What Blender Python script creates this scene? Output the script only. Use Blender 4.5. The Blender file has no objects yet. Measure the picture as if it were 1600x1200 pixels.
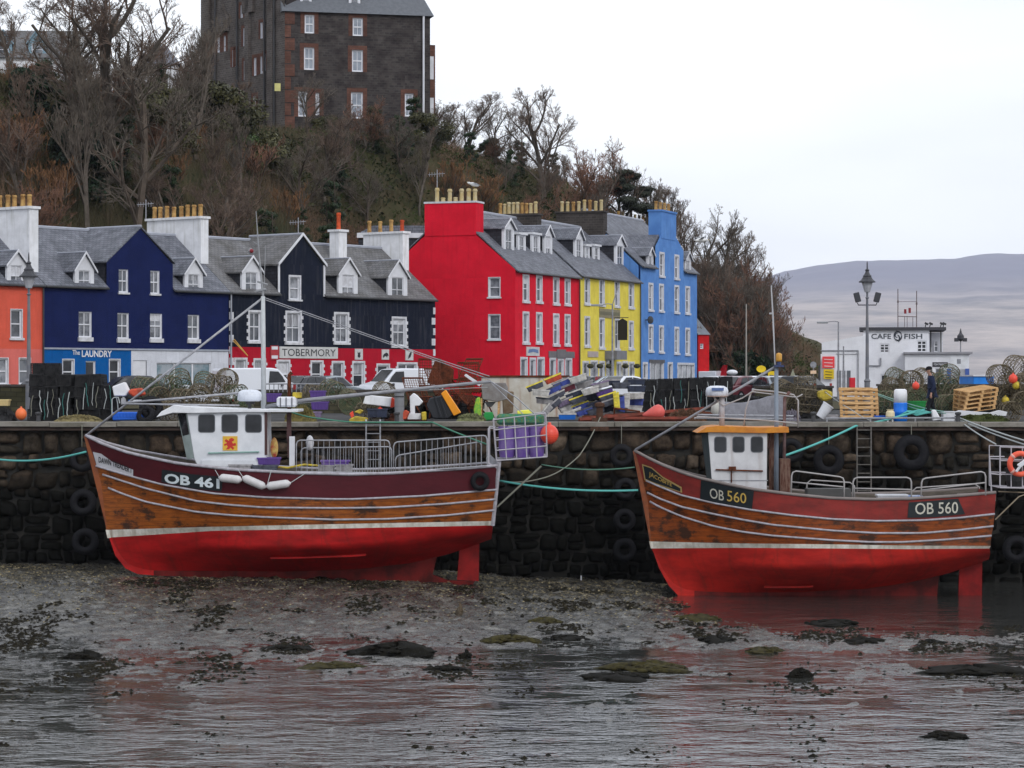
import bpy, bmesh, math, random
import numpy as np
from mathutils import Vector, Matrix, Euler
R = math.radians
random.seed(7)
rs = np.random.RandomState(11)
F = 4000.0; EYE = 1.54; HY = 590.0      # focal length (px at 1600 wide), eye height over the quay, horizon row
SC = bpy.context.scene
COL = SC.collection
# ---------------- camera
cd = bpy.data.cameras.new('camera'); cam = bpy.data.objects.new('camera', cd); COL.objects.link(cam)
cam.location = (0, 0, EYE); cam.rotation_euler = (R(90), 0, 0)
cd.sensor_width = 36; cd.lens = 36 * F / 1600; cd.shift_y = -(600 - HY) / 1600 * -1 * -1
cd.clip_start = .5; cd.clip_end = 20000
SC.camera = cam
# ---------------- sky, sun, exposure
W = bpy.data.worlds.new('World'); SC.world = W; W.use_nodes = True
nt = W.node_tree; N = nt.nodes; L = nt.links
bg = N['Background']; bg.inputs[1].default_value = .1
sky = N.new('ShaderNodeTexSky'); sky.sky_type = 'NISHITA'; sky.sun_disc = False
SUN_EL, SUN_AZ = 36, 148                 # azimuth clockwise from +Y
sky.sun_elevation = R(SUN_EL); sky.sun_rotation = R(SUN_AZ)
tc = N.new('ShaderNodeTexCoord'); mp = N.new('ShaderNodeMapping'); mp.inputs['Scale'].default_value = (1.3, 1.3, 5)
nz = N.new('ShaderNodeTexNoise'); nz.inputs['Scale'].default_value = 2.2; nz.inputs['Detail'].default_value = 4; nz.inputs['Roughness'].default_value = .45
cr = N.new('ShaderNodeValToRGB'); cr.color_ramp.elements[0].position = .34; cr.color_ramp.elements[1].position = .58
cr.color_ramp.elements[0].color = (.78, .81, .90, 1); cr.color_ramp.elements[1].color = (.955, .985, 1.03, 1)
sc_ = N.new('ShaderNodeVectorMath'); sc_.operation = 'SCALE'; sc_.inputs['Scale'].default_value = 10.3
mx = N.new('ShaderNodeMix'); mx.data_type = 'RGBA'; mx.inputs[0].default_value = .93
L.new(tc.outputs['Generated'], mp.inputs[0]); L.new(mp.outputs[0], nz.inputs[0]); L.new(nz.outputs[0], cr.inputs[0])
# thinner, brighter cloud low in the north, where the camera looks; heavier cloud overhead and behind
sx_ = N.new('ShaderNodeSeparateXYZ'); L.new(tc.outputs['Generated'], sx_.inputs[0])
br_ = N.new('ShaderNodeMapRange'); br_.interpolation_type = 'SMOOTHSTEP'; br_.inputs[1].default_value = .1; br_.inputs[2].default_value = .95; br_.inputs[3].default_value = 8.6; br_.inputs[4].default_value = 9.8
L.new(sx_.outputs['Y'], br_.inputs[0]); L.new(br_.outputs[0], sc_.inputs['Scale'])
L.new(cr.outputs[0], sc_.inputs[0]); L.new(sky.outputs[0], mx.inputs[6]); L.new(sc_.outputs[0], mx.inputs[7]); L.new(mx.outputs[2], bg.inputs[0])
sd = bpy.data.lights.new('sun', 'SUN'); sd.energy = .8; sd.angle = R(14); sd.color = (1, .98, .95)
so = bpy.data.objects.new('sun', sd); COL.objects.link(so)
sv = Vector((math.sin(R(SUN_AZ)) * math.cos(R(SUN_EL)), math.cos(R(SUN_AZ)) * math.cos(R(SUN_EL)), math.sin(R(SUN_EL))))
so.rotation_euler = sv.to_track_quat('Z', 'Y').to_euler()
SC.view_settings.view_transform = 'Standard'; SC.view_settings.look = 'None'; SC.view_settings.gamma = 1
SC.view_settings.exposure = .40; SC.view_settings.use_curve_mapping = False

# ---------------- helpers
def at(px, py, D): return Vector(((px - 800) / F * D, D, EYE - (py - HY) / F * D))
def lin(c):
    return tuple(((v / 255) / 12.92 if v <= 10 else (((v / 255) + .055) / 1.055) ** 2.4) for v in c)
def xz(px, D): return (px - 800) / F * D
def zz(py, D): return EYE - (py - HY) / F * D
MATS = {}
def mat(name, col, rough=.75, col2=None, ns=2., nd=5, lo=.38, hi=.62, bump=0., bs=20., metal=0., spec=.4, stretch=(1, 1, 1), coat=0., obj=False, streak=None, sstr=.6):
    """noise-varied principled; col is linear rgb. streak: a colour of vertical stains."""
    if name in MATS: return MATS[name]
    m = bpy.data.materials.new(name); m.use_nodes = True; nt = m.node_tree; n = nt.nodes; l = nt.links
    b = n['Principled BSDF']; b.inputs['Roughness'].default_value = rough; b.inputs['Metallic'].default_value = metal
    b.inputs['Specular IOR Level'].default_value = spec * (.3 if rough >= .75 else 1); b.inputs['Coat Weight'].default_value = coat
    if col2 is None: col2 = tuple(c * .82 for c in col)
    tc = n.new('ShaderNodeTexCoord'); mp = n.new('ShaderNodeMapping'); mp.inputs['Scale'].default_value = stretch
    l.new(tc.outputs['Object' if obj else 'UV'], mp.inputs[0])
    nz = n.new('ShaderNodeTexNoise'); nz.inputs['Scale'].default_value = ns; nz.inputs['Detail'].default_value = nd; nz.inputs['Roughness'].default_value = .62
    l.new(mp.outputs[0], nz.inputs[0])
    r = n.new('ShaderNodeValToRGB'); r.color_ramp.elements[0].position = lo; r.color_ramp.elements[1].position = hi
    r.color_ramp.elements[0].color = (*col2, 1); r.color_ramp.elements[1].color = (*col, 1)
    l.new(nz.outputs[0], r.inputs[0]); out = r.outputs[0]
    if streak is not None:
        m2 = n.new('ShaderNodeMapping'); m2.inputs['Scale'].default_value = (3.2, .22, 1); l.new(tc.outputs['UV'], m2.inputs[0])
        n2 = n.new('ShaderNodeTexNoise'); n2.inputs['Scale'].default_value = 1.6; n2.inputs['Detail'].default_value = 5; l.new(m2.outputs[0], n2.inputs[0])
        r2 = n.new('ShaderNodeValToRGB'); r2.color_ramp.elements[0].position = .52; r2.color_ramp.elements[1].position = .74
        r2.color_ramp.elements[1].color = (sstr, sstr, sstr, 1); l.new(n2.outputs[0], r2.inputs[0])
        x = n.new('ShaderNodeMix'); x.data_type = 'RGBA'; x.inputs[7].default_value = (*streak, 1)
        l.new(r2.outputs[0], x.inputs[0]); l.new(out, x.inputs[6]); out = x.outputs[2]
    l.new(out, b.inputs['Base Color'])
    if bump:
        n3 = n.new('ShaderNodeTexNoise'); n3.inputs['Scale'].default_value = bs; n3.inputs['Detail'].default_value = 4; l.new(mp.outputs[0], n3.inputs[0])
        bp = n.new('ShaderNodeBump'); bp.inputs['Strength'].default_value = bump; bp.inputs['Distance'].default_value = .05
        l.new(n3.outputs[0], bp.inputs['Height']); l.new(bp.outputs[0], b.inputs['Normal'])
    m.diffuse_color = (*col, 1); MATS[name] = m; return m
def C(r, g, b, k=1.25): return tuple(min(.9, v * k) for v in lin((r, g, b)))

ORG = {}
class MB:
    def __init__(s): s.v = []; s.f = []; s.m = []; s.cur = 0
    def add(s, vs, fs):
        o = len(s.v); s.v += [tuple(v) for v in vs]; s.f += [tuple(i + o for i in f) for f in fs]; s.m += [s.cur] * len(fs); return s
    def box(s, c, d, rot=None):
        x, y, z = [k / 2 for k in d]; c = Vector(c)
        p = [Vector(q) for q in ((-x, -y, -z), (x, -y, -z), (x, y, -z), (-x, y, -z), (-x, -y, z), (x, -y, z), (x, y, z), (-x, y, z))]
        if rot is not None:
            rm = rot if isinstance(rot, Matrix) else Euler(rot).to_matrix(); p = [rm @ q for q in p]
        return s.add([c + q for q in p], [(0, 3, 2, 1), (4, 5, 6, 7), (0, 1, 5, 4), (1, 2, 6, 5), (2, 3, 7, 6), (3, 0, 4, 7)])
    def frame(s, o, u, w, n, x0, x1, z0, z1, d0, d1):
        """box in a frame: origin o, axes u (along), w (up), n (outward)."""
        P = lambda a, b, c: o + u * a + w * b + n * c
        p = [P(x0, z0, d0), P(x1, z0, d0), P(x1, z1, d0), P(x0, z1, d0), P(x0, z0, d1), P(x1, z0, d1), P(x1, z1, d1), P(x0, z1, d1)]
        return s.add(p, [(0, 3, 2, 1), (4, 5, 6, 7), (0, 1, 5, 4), (1, 2, 6, 5), (2, 3, 7, 6), (3, 0, 4, 7)])
    def tube(s, pts, r, n=6, close=False, caps=True):
        pts = [Vector(p) for p in pts]; k = len(pts); rr = r if isinstance(r, (list, tuple)) else [r] * k
        rings = []; ref = None
        for i, p in enumerate(pts):
            a = pts[i - 1] if (i or close) else p; b = pts[(i + 1) % k] if (i < k - 1 or close) else p
            t = (b - a)
            if t.length < 1e-9: t = Vector((0, 0, 1))
            t.normalize()
            if ref is None: ref = Vector((0, 0, 1)) if abs(t.z) < .9 else Vector((0, 1, 0))
            x = ref - t * ref.dot(t)
            if x.length < 1e-6: x = t.orthogonal()
            x.normalize(); ref = x; y = t.cross(x)
            rings.append([p + (x * math.cos(2 * math.pi * j / n) + y * math.sin(2 * math.pi * j / n)) * rr[i] for j in range(n)])
        fs = []
        for i in range(k if close else k - 1):
            i2 = (i + 1) % k
            for j in range(n): fs.append((i * n + j, i * n + (j + 1) % n, i2 * n + (j + 1) % n, i2 * n + j))
        if caps and not close: fs += [tuple(range(n))[::-1], tuple((k - 1) * n + j for j in range(n))]
        return s.add([q for g in rings for q in g], fs)
    def lathe(s, prof, c=(0, 0, 0), n=16, axis=None, cap=True):
        """prof: (radius, height) list."""
        c = Vector(c); q = Vector((0, 0, 1)).rotation_difference(Vector(axis).normalized()).to_matrix() if axis is not None else Matrix.Identity(3)
        vs = [c + q @ Vector((r * math.cos(2 * math.pi * j / n), r * math.sin(2 * math.pi * j / n), h)) for r, h in prof for j in range(n)]
        fs = [(i * n + j, i * n + (j + 1) % n, (i + 1) * n + (j + 1) % n, (i + 1) * n + j) for i in range(len(prof) - 1) for j in range(n)]
        if cap: fs += [tuple(range(n))[::-1], tuple((len(prof) - 1) * n + j for j in range(n))]
        return s.add(vs, fs)
    def prism(s, poly, d):
        """poly: 3D points of one face, extruded by vector d."""
        d = Vector(d); n = len(poly); a = [Vector(p) for p in poly]; b = [p + d for p in a]
        return s.add(a + b, [tuple(range(n)), tuple(range(2 * n - 1, n - 1, -1))] + [(i, i + n, (i + 1) % n + n, (i + 1) % n) for i in range(n)])
    def poly(s, pts): return s.add(pts, [tuple(range(len(pts)))])
    def ball(s, c, r, n=10, sq=(1, 1, 1)):
        prof = [(max(1e-3, math.sin(math.pi * i / n)), -math.cos(math.pi * i / n)) for i in range(n + 1)]
        c = Vector(c)
        vs = [c + Vector((p * math.cos(2 * math.pi * j / (n + 4)) * r * sq[0], p * math.sin(2 * math.pi * j / (n + 4)) * r * sq[1], h * r * sq[2])) for p, h in prof for j in range(n + 4)]
        m = n + 4
        return s.add(vs, [(i * m + j, i * m + (j + 1) % m, (i + 1) * m + (j + 1) % m, (i + 1) * m + j) for i in range(n) for j in range(m)])
    def build(s, name, mats, parent=None, smooth=False, bevel=0., recalc=True):
        if not isinstance(mats, (list, tuple)): mats = [mats]
        o0 = ORG.get(parent.name, Vector()) if parent is not None else Vector()
        me = bpy.data.meshes.new(name)
        me.from_pydata([(v[0] - o0[0], v[1] - o0[1], v[2] - o0[2]) for v in s.v], [], s.f)
        for m in mats: me.materials.append(m)
        me.polygons.foreach_set('material_index', s.m)
        if recalc:
            bm = bmesh.new(); bm.from_mesh(me); bmesh.ops.recalc_face_normals(bm, faces=bm.faces)
            if bevel: bmesh.ops.bevel(bm, geom=list(bm.edges), offset=bevel, segments=1, affect='EDGES', clamp_overlap=True)
            bm.to_mesh(me); bm.free()
        uvs(me)
        if smooth: me.shade_smooth()
        return link(name, me, parent, o0)
def uvs(me):
    n = len(me.polygons)
    if not n: return
    nor = np.zeros(n * 3); me.polygons.foreach_get('normal', nor); nor = nor.reshape(-1, 3)
    tot = np.zeros(n, int); me.polygons.foreach_get('loop_total', tot)
    li = np.zeros(len(me.loops), int); me.loops.foreach_get('vertex_index', li)
    co = np.zeros(len(me.vertices) * 3); me.vertices.foreach_get('co', co); co = co.reshape(-1, 3)[li]
    nn = np.repeat(nor, tot, axis=0)
    flat = np.abs(nn[:, 2]) > .92
    u = np.stack([-nn[:, 1], nn[:, 0], 0 * nn[:, 0]], 1); u[flat] = (1, 0, 0)
    u /= np.maximum(1e-9, np.linalg.norm(u, axis=1))[:, None]
    v = np.cross(nn, u); v[flat] = (0, 1, 0)
    uv = np.stack([(co * u).sum(1), (co * v).sum(1)], 1)
    lay = me.uv_layers.new(name='uv'); lay.data.foreach_set('uv', uv.astype(np.float32).ravel())
def link(name, me, parent, o0=Vector()):
    o = bpy.data.objects.new(name, me); COL.objects.link(o)
    if parent is not None: o.parent = parent
    ORG[o.name] = Vector(o0); return o
def tag(o, label=None, cat=None, group=None, kind=None):
    if label: o['label'] = label
    if cat: o['category'] = cat
    if group: o['group'] = group
    if kind: o['kind'] = kind
    return o
def thing(name, loc, label, cat, group=None):
    o = bpy.data.objects.new(name, None); COL.objects.link(o); o.location = loc; o.empty_display_size = .2
    ORG[o.name] = Vector(loc); return tag(o, label, cat, group)
def place(root, loc, rot=(0, 0, 0), scale=1.):
    root.location = loc; root.rotation_euler = rot
    root.scale = (scale,) * 3 if not isinstance(scale, (tuple, list)) else scale
    return root
KIDS = {}
def copy_tree(o, parent=None):
    c = o.copy(); COL.objects.link(c)
    if parent is not None: c.parent = parent
    for ch in list(o.children): copy_tree(ch, c)
    return c
ORDW = 'first second third fourth fifth sixth seventh eighth ninth tenth eleventh twelfth thirteenth fourteenth fifteenth sixteenth seventeenth eighteenth nineteenth twentieth'.split()
def nth(i):
    if i < 20: return ORDW[i]
    t = {2: 'twenty', 3: 'thirty', 4: 'forty', 5: 'fifty', 6: 'sixty', 7: 'seventy', 8: 'eighty', 9: 'ninety'}
    if i >= 99: return 'hundredth' if i == 99 else 'hundred-and-' + nth(i - 100)
    a, b = divmod(i + 1, 10)
    return (t[a][:-1] + 'ieth') if b == 0 else t[a] + '-' + ORDW[b - 1]
def text2d(s, size=1., bold=0.):
    """triangulated glyph mesh: (Nx2 verts, faces), lower-left at 0, width and height."""
    c = bpy.data.curves.new('t', 'FONT'); c.body = s; c.size = size; c.offset = bold; c.resolution_u = 3
    o = bpy.data.objects.new('t', c); COL.objects.link(o)
    dg = bpy.context.evaluated_depsgraph_get(); me = bpy.data.meshes.new_from_object(o.evaluated_get(dg))
    v = [(q.co.x, q.co.y) for q in me.vertices]; f = [tuple(p.vertices) for p in me.polygons]
    bpy.data.objects.remove(o); bpy.data.curves.remove(c); bpy.data.meshes.remove(me)
    x0 = min(a for a, b in v); y0 = min(b for a, b in v)
    v = [(a - x0, b - y0) for a, b in v]
    return v, f, max(a for a, b in v), max(b for a, b in v)
def sign_text(s, o, u, w, width, height, bold=0.):
    """MB of text fitted in width x height at origin o (lower left), axes u, w."""
    v, f, tw, th = text2d(s, 1, bold)
    return MB().add([o + u * (a / tw * width) + w * (b / th * height) for a, b in v], f)
def vnoise(x, y, seed=0):
    """value noise, arrays."""
    xi = np.floor(x).astype(np.int64); yi = np.floor(y).astype(np.int64); fx = x - xi; fy = y - yi
    fx = fx * fx * (3 - 2 * fx); fy = fy * fy * (3 - 2 * fy)
    def h(a, b):
        n = (a * 374761393 + b * 668265263 + seed * 974634777) & 0xffffffff
        n = ((n ^ (n >> 13)) * 1274126177) & 0xffffffff
        return ((n ^ (n >> 16)) & 0xffff) / 65535.
    return (h(xi, yi) * (1 - fx) + h(xi + 1, yi) * fx) * (1 - fy) + (h(xi, yi + 1) * (1 - fx) + h(xi + 1, yi + 1) * fx) * fy
def fbm(x, y, o=4, seed=0):
    t = 0; a = 1; s = 0
    for i in range(o): t = t + a * vnoise(x * 2 ** i, y * 2 ** i, seed + i); s += a; a *= .5
    return t / s
def grid_mesh(name, X, Y, Z, m, smooth=True, parent=None):
    r, c = X.shape; me = bpy.data.meshes.new(name)
    co = np.stack([X, Y, Z], 2).reshape(-1, 3)
    i = (np.arange(r - 1)[:, None] * c + np.arange(c - 1)[None, :]).ravel()
    q = np.stack([i, i + 1, i + c + 1, i + c], 1)
    me.vertices.add(len(co)); me.vertices.foreach_set('co', co.ravel().astype(np.float32))
    me.loops.add(q.size); me.loops.foreach_set('vertex_index', q.ravel()); me.polygons.add(len(q))
    me.polygons.foreach_set('loop_start', np.arange(len(q)) * 4); me.polygons.foreach_set('loop_total', np.full(len(q), 4))
    me.update(); me.validate(); me.materials.append(m); uvs(me)
    if smooth: me.shade_smooth()
    return link(name, me, parent)
def soup(name, V, q, m, parent=None, o0=Vector()):
    """mesh from an (n,q,3) array of separate n-gons."""
    n = len(V); me = bpy.data.meshes.new(name); me.vertices.add(n * q); me.vertices.foreach_set('co', V.reshape(-1).astype(np.float32))
    me.loops.add(n * q); me.loops.foreach_set('vertex_index', np.arange(n * q)); me.polygons.add(n)
    me.polygons.foreach_set('loop_start', np.arange(n) * q); me.polygons.foreach_set('loop_total', np.full(n, q)); me.update()
    if isinstance(m, (list, tuple)):
        for k in m: me.materials.append(k)
    else: me.materials.append(m)
    return link(name, me, parent, o0)
UP = Vector((0, 0, 1))
# ================= materials
white = mat('white_paint', (.74, .75, .80), .55, (.62, .63, .67), ns=1.3)
whitedirty = mat('white_render', (.84, .85, .89), .8, (.72, .73, .76), ns=1.6, streak=(.35, .35, .3), sstr=.4)
offwhite = mat('off_white_trim', (.66, .67, .72), .6, (.5, .5, .53), ns=3)
black = mat('black_plastic', (.012, .012, .014), .6, (.02, .02, .022), ns=6)
rubber = mat('tyre_rubber', (.010, .010, .013), .8, (.018, .018, .020), ns=8, bump=.2)
steel = mat('galvanised_steel', (.42, .43, .47), .5, (.28, .28, .30), ns=5, metal=.3)
greypaint = mat('grey_painted_metal', (.30, .31, .34), .5, (.2, .2, .22), ns=4)
darkmetal = mat('dark_metal', (.03, .032, .035), .5, (.05, .05, .055))
rust = mat('rusty_iron', (.16, .045, .02), .85, (.05, .02, .012), ns=4, bump=.3)
glass = mat('window_glass', (.06, .07, .085), .08, (.10, .11, .13), ns=.6, spec=.8)
glassdark = mat('dark_window_glass', (.014, .016, .020), .1, (.03, .033, .04), ns=1.2, spec=.4)
curtain = mat('net_curtain', (.42, .43, .46), .9, (.2, .2, .22), ns=2, stretch=(3, .5, 1))
orange = mat('orange_plastic', C(205, 80, 50, 1.), .6, C(150, 65, 45, 1.), ns=4, obj=True)
buoyred = mat('fluorescent_buoy', (.85, .09, .045), .4, (.7, .06, .04), ns=5)
purple = mat('purple_plastic', C(85, 60, 130), .5)
yellow = mat('yellow_plastic', C(205, 182, 55, 1.), .6, C(150, 130, 50, 1.), ns=5, obj=True)
blue = mat('blue_plastic', C(25, 90, 190), .45)
green = mat('green_plastic', C(25, 130, 60), .5)
tealrope = mat('teal_rope', C(90, 165, 160), .8, ns=30)
greyrope = mat('grey_rope', C(120, 120, 110), .9, ns=30)
palerope = mat('pale_rope', C(165, 170, 170), .9, ns=30)
pine = mat('pallet_wood', C(195, 160, 115), .8, C(150, 115, 75), ns=3, stretch=(1, 6, 1))
wetblack = mat('weedy_black', (.005, .005, .0045), .7, (.02, .018, .014), ns=3)

def brickmat(name, c1, c2, mortar, w, h, ms=.012, rough=.8, bump=.5, noise=None, nscale=.5, offset=.5):
    m = bpy.data.materials.new(name); m.use_nodes = True; nt = m.node_tree; n = nt.nodes; l = nt.links; b = n['Principled BSDF']
    tc = n.new('ShaderNodeTexCoord'); br = n.new('ShaderNodeTexBrick'); br.inputs['Scale'].default_value = 1
    br.inputs['Color1'].default_value = (*c1, 1); br.inputs['Color2'].default_value = (*c2, 1); br.inputs['Mortar'].default_value = (*mortar, 1)
    br.inputs['Brick Width'].default_value = w; br.inputs['Row Height'].default_value = h; br.inputs['Mortar Size'].default_value = ms; br.offset = offset
    nz = n.new('ShaderNodeTexNoise'); nz.inputs['Scale'].default_value = nscale; nz.inputs['Detail'].default_value = 6
    nw = n.new('ShaderNodeTexNoise'); nw.inputs['Scale'].default_value = 1.5
    ad = n.new('ShaderNodeVectorMath'); ad.operation = 'MULTIPLY_ADD'; ad.inputs[1].default_value = (h * .5, h * .35, 0)
    l.new(tc.outputs['UV'], nw.inputs[0]); l.new(nw.outputs['Color'], ad.inputs[0]); l.new(tc.outputs['UV'], ad.inputs[2]); l.new(ad.outputs[0], br.inputs['Vector'])
    l.new(tc.outputs['UV'], nz.inputs[0])
    r = n.new('ShaderNodeValToRGB'); r.color_ramp.elements[0].position = .3; r.color_ramp.elements[1].position = .7
    r.color_ramp.elements[0].color = (*(noise or (.6, .6, .6)), 1); r.color_ramp.elements[1].color = (1.15, 1.15, 1.15, 1)
    x = n.new('ShaderNodeMix'); x.data_type = 'RGBA'; x.blend_type = 'MULTIPLY'; x.inputs[0].default_value = 1
    l.new(nz.outputs[0], r.inputs[0]); l.new(br.outputs[0], x.inputs[6]); l.new(r.outputs[0], x.inputs[7]); l.new(x.outputs[2], b.inputs['Base Color'])
    b.inputs['Roughness'].default_value = rough; b.inputs['Specular IOR Level'].default_value = .12
    bp = n.new('ShaderNodeBump'); bp.inputs['Strength'].default_value = bump; bp.inputs['Distance'].default_value = .03
    l.new(x.outputs[2], bp.inputs['Height']); l.new(bp.outputs[0], b.inputs['Normal']); m.diffuse_color = (*c1, 1); return m
slate = brickmat('slate_roof', (.195, .205, .24), (.145, .15, .18), (.05, .05, .055), .3, .2, .012, .55, .5, (.6, .62, .62), 1.4)
slatebrown = brickmat('weathered_slate_roof', (.20, .20, .21), (.145, .145, .155), (.05, .05, .05), .3, .2, .012, .6, .5, (.62, .6, .55), 1.0)
darkslate = brickmat('dark_slate_cheek', (.05, .052, .065), (.035, .036, .045), (.02, .02, .024), .3, .2, .012, .6, .3)
whin = brickmat('dark_whinstone', (.082, .070, .066), (.045, .040, .040), (.075, .07, .066), .45, .22, .03, .9, .5, (.45, .42, .45), .8)
redsand = brickmat('red_sandstone', (.16, .078, .058), (.12, .056, .042), (.09, .05, .04), .5, .25, .015, .85, .3)
greywhin = brickmat('grey_whinstone', (.13, .115, .11), (.085, .075, .075), (.15, .14, .13), .4, .2, .03, .9, .5, (.6, .55, .52), .7)
brownbrick = brickmat('brown_stone_chimney', (.075, .065, .06), (.05, .045, .042), (.09, .08, .075), .4, .18, .02, .9, .4)
pot = mat('clay_pot', C(185, 150, 95, 1.), .85, C(140, 105, 65, 1.), ns=3, obj=True)
potpale = mat('pale_clay_pot', C(190, 178, 145, 1.), .85, C(165, 145, 100), ns=3, obj=True)
potred = mat('red_clay_pot', C(190, 80, 45), .85, C(140, 60, 40), ns=3, obj=True)
lead = mat('lead_flashing', (.36, .38, .44), .6)

# ================= the ground, the hill, the sea bed
ZW = -5.45                                # water level
D1 = Vector((.6126, .7904, 0)); P0 = Vector((xz(67, 135), 135, 0))          # terrace front line
D2 = Vector((.3511, .9363, 0)); A0 = Vector((.205, 164, 0))                 # front line of the red, yellow and blue houses
B1 = Vector((-.7904, .6126, 0)); B2 = Vector((-.9363, .3511, 0))
def hill_z(x, y):
    """height of the land behind the street."""
    x = np.asarray(x, float); y = np.asarray(y, float)
    s1 = (x - P0.x) * B1.x + (y - P0.y) * B1.y; s2 = (x - A0.x) * B2.x + (y - A0.y) * B2.y
    s = np.minimum(s1, s2) - np.interp(y, [203, 216], [10.5, -1]) + 3 * (fbm(x * .05, y * .05, 3, 5) - .5)
    top = np.interp(y, [150, 185, 205, 228, 246, 275, 300, 335, 360], [24, 23, 20.6, 21.4, 20.8, 14, 6.5, 1.2, -6.5])
    k = np.clip(s / 27, 0, 1); k = k * k * (3 - 2 * k) * .45 + k * .55
    z = .35 + k * (top - .35) + np.clip(s - 27, 0, 60) * .1 * (top > 10)
    return z + (fbm(x * .3, y * .3, 3, 9) - .5) * 1.2 * np.clip(s / 5, 0, 1)
tarmac = mat('tarmac', (.07, .07, .072), .9, (.045, .045, .047), ns=.4, bump=.3, bs=30)
hillmat = mat('hillside_earth', (.075, .060, .034), .95, (.035, .040, .016), ns=.25, nd=8, lo=.35, hi=.65, bump=.6, bs=3)
xs = np.linspace(-150, 75, 190); ys = np.concatenate([np.linspace(118, 330, 190), np.linspace(335, 420, 20)])
X, Y = np.meshgrid(xs, ys); Z = hill_z(X, Y) - .25 * (hill_z(X, Y) < .36)
Z = np.where((X > 40 + (Y - 200) * .15) & (Y > 260), -8, Z)
tag(grid_mesh('hillside', X, Y, Z, hillmat), kind='structure')
g = MB(); g.add([(-150, 87.5, 0), (62, 87.5, 0), (62, 118, .06), (-150, 118, .06), (62, 300, .25), (-150, 300, .25)], [(0, 1, 2, 3), (3, 2, 4, 5)])
tag(g.build('quay_pavement', tarmac), kind='structure')
g = MB(); g.box((61, 195, -4), (1, 212, 8)); g.box((30, 300, -4), (64, 1, 8)); tag(g.build('pier_wall', wetblack), 'dark stone side of the pier behind the white cafe building', 'wall', kind='thing')

# water: one sheet to the horizon
def watermat():
    m = bpy.data.materials.new('shallow_water'); m.use_nodes = True; nt = m.node_tree; n = nt.nodes; l = nt.links; b = n['Principled BSDF']
    b.inputs['Base Color'].default_value = (.038, .039, .036, 1); b.inputs['Roughness'].default_value = .07; b.inputs['IOR'].default_value = 1.9
    tc = n.new('ShaderNodeTexCoord'); mp = n.new('ShaderNodeMapping'); mp.inputs['Scale'].default_value = (1.15, 2.1, 1); l.new(tc.outputs['Object'], mp.inputs[0])
    a = n.new('ShaderNodeTexNoise'); a.inputs['Scale'].default_value = 2.6; a.inputs['Detail'].default_value = 3.5; a.inputs['Roughness'].default_value = .5; l.new(mp.outputs[0], a.inputs[0])
    m2 = n.new('ShaderNodeMapping'); m2.inputs['Scale'].default_value = (.5, .8, 1); l.new(tc.outputs['Object'], m2.inputs[0]); lw = n.new('ShaderNodeTexNoise'); lw.inputs['Scale'].default_value = 1.4; lw.inputs['Detail'].default_value = 4; l.new(m2.outputs[0], lw.inputs[0])
    mr = n.new('ShaderNodeMapRange'); mr.inputs[1].default_value = .40; mr.inputs[2].default_value = .62; mr.inputs[3].default_value = .35; mr.inputs[4].default_value = 2.2; l.new(lw.outputs[0], mr.inputs[0])
    # the nearest shallows are wind-ruffled, the strip under the boats lies calm
    sy_ = n.new('ShaderNodeSeparateXYZ'); l.new(tc.outputs['Object'], sy_.inputs[0]); ry = n.new('ShaderNodeMapRange'); ry.interpolation_type = 'SMOOTHSTEP'; ry.inputs[1].default_value = 49; ry.inputs[2].default_value = 55; ry.inputs[3].default_value = 1.5; ry.inputs[4].default_value = .62; l.new(sy_.outputs[1], ry.inputs[0])
    m3 = n.new('ShaderNodeMath'); m3.operation = 'MULTIPLY'; l.new(mr.outputs[0], m3.inputs[0]); l.new(ry.outputs[0], m3.inputs[1])
    mu = n.new('ShaderNodeMath'); mu.operation = 'MULTIPLY'; l.new(a.outputs[0], mu.inputs[0]); l.new(m3.outputs[0], mu.inputs[1])
    bp = n.new('ShaderNodeBump'); bp.inputs['Strength'].default_value = 1; bp.inputs['Distance'].default_value = .026
    l.new(mu.outputs[0], bp.inputs['Height']); l.new(bp.outputs[0], b.inputs['Normal']); return m
g = MB(); g.poly([(-9000, -5000, ZW), (14000, -5000, ZW), (14000, 14000, ZW), (-9000, 14000, ZW)])
tag(g.build('water', watermat(), recalc=False), kind='structure')
def mud_z(x, y):
    wt = np.interp(x, [-18, -4, .5, 4, 8, 20], [-4.78, -4.95, -5.28, -5.40, -5.8, -5.85])     # level at the wall foot
    k = np.clip((y - 68) / 13, 0, 1); k = k * k * (3 - 2 * k)
    w = .6 + .4 * np.clip((y - 60) / 12, 0, 1)
    flat = ZW + np.interp(y, [44, 56, 63, 67, 72, 78], [-.034, -.032, -.022, .002, .020, .010])
    pool = np.exp(-(((x - 4.2) / 4.2) ** 2 + ((y - 64.2) / 1.6) ** 2) ** 2) + .8 * np.exp(-(((x + 2.2) / 2.) ** 2 + ((y - 65.4) / 1.) ** 2) ** 2)
    n1 = fbm(x * .45, y * .28, 4, 1) - .5; n2 = fbm(x * 2.2, y * 1.1, 4, 20) - .5; n3 = fbm(x * 7., y * 4., 3, 40) - .5
    z = flat * (1 - k) + wt * k
    return z + (n1 * .13 + n2 * .10) * w + n3 * .11 * w + k * n3 * .05 - pool * .09
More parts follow.
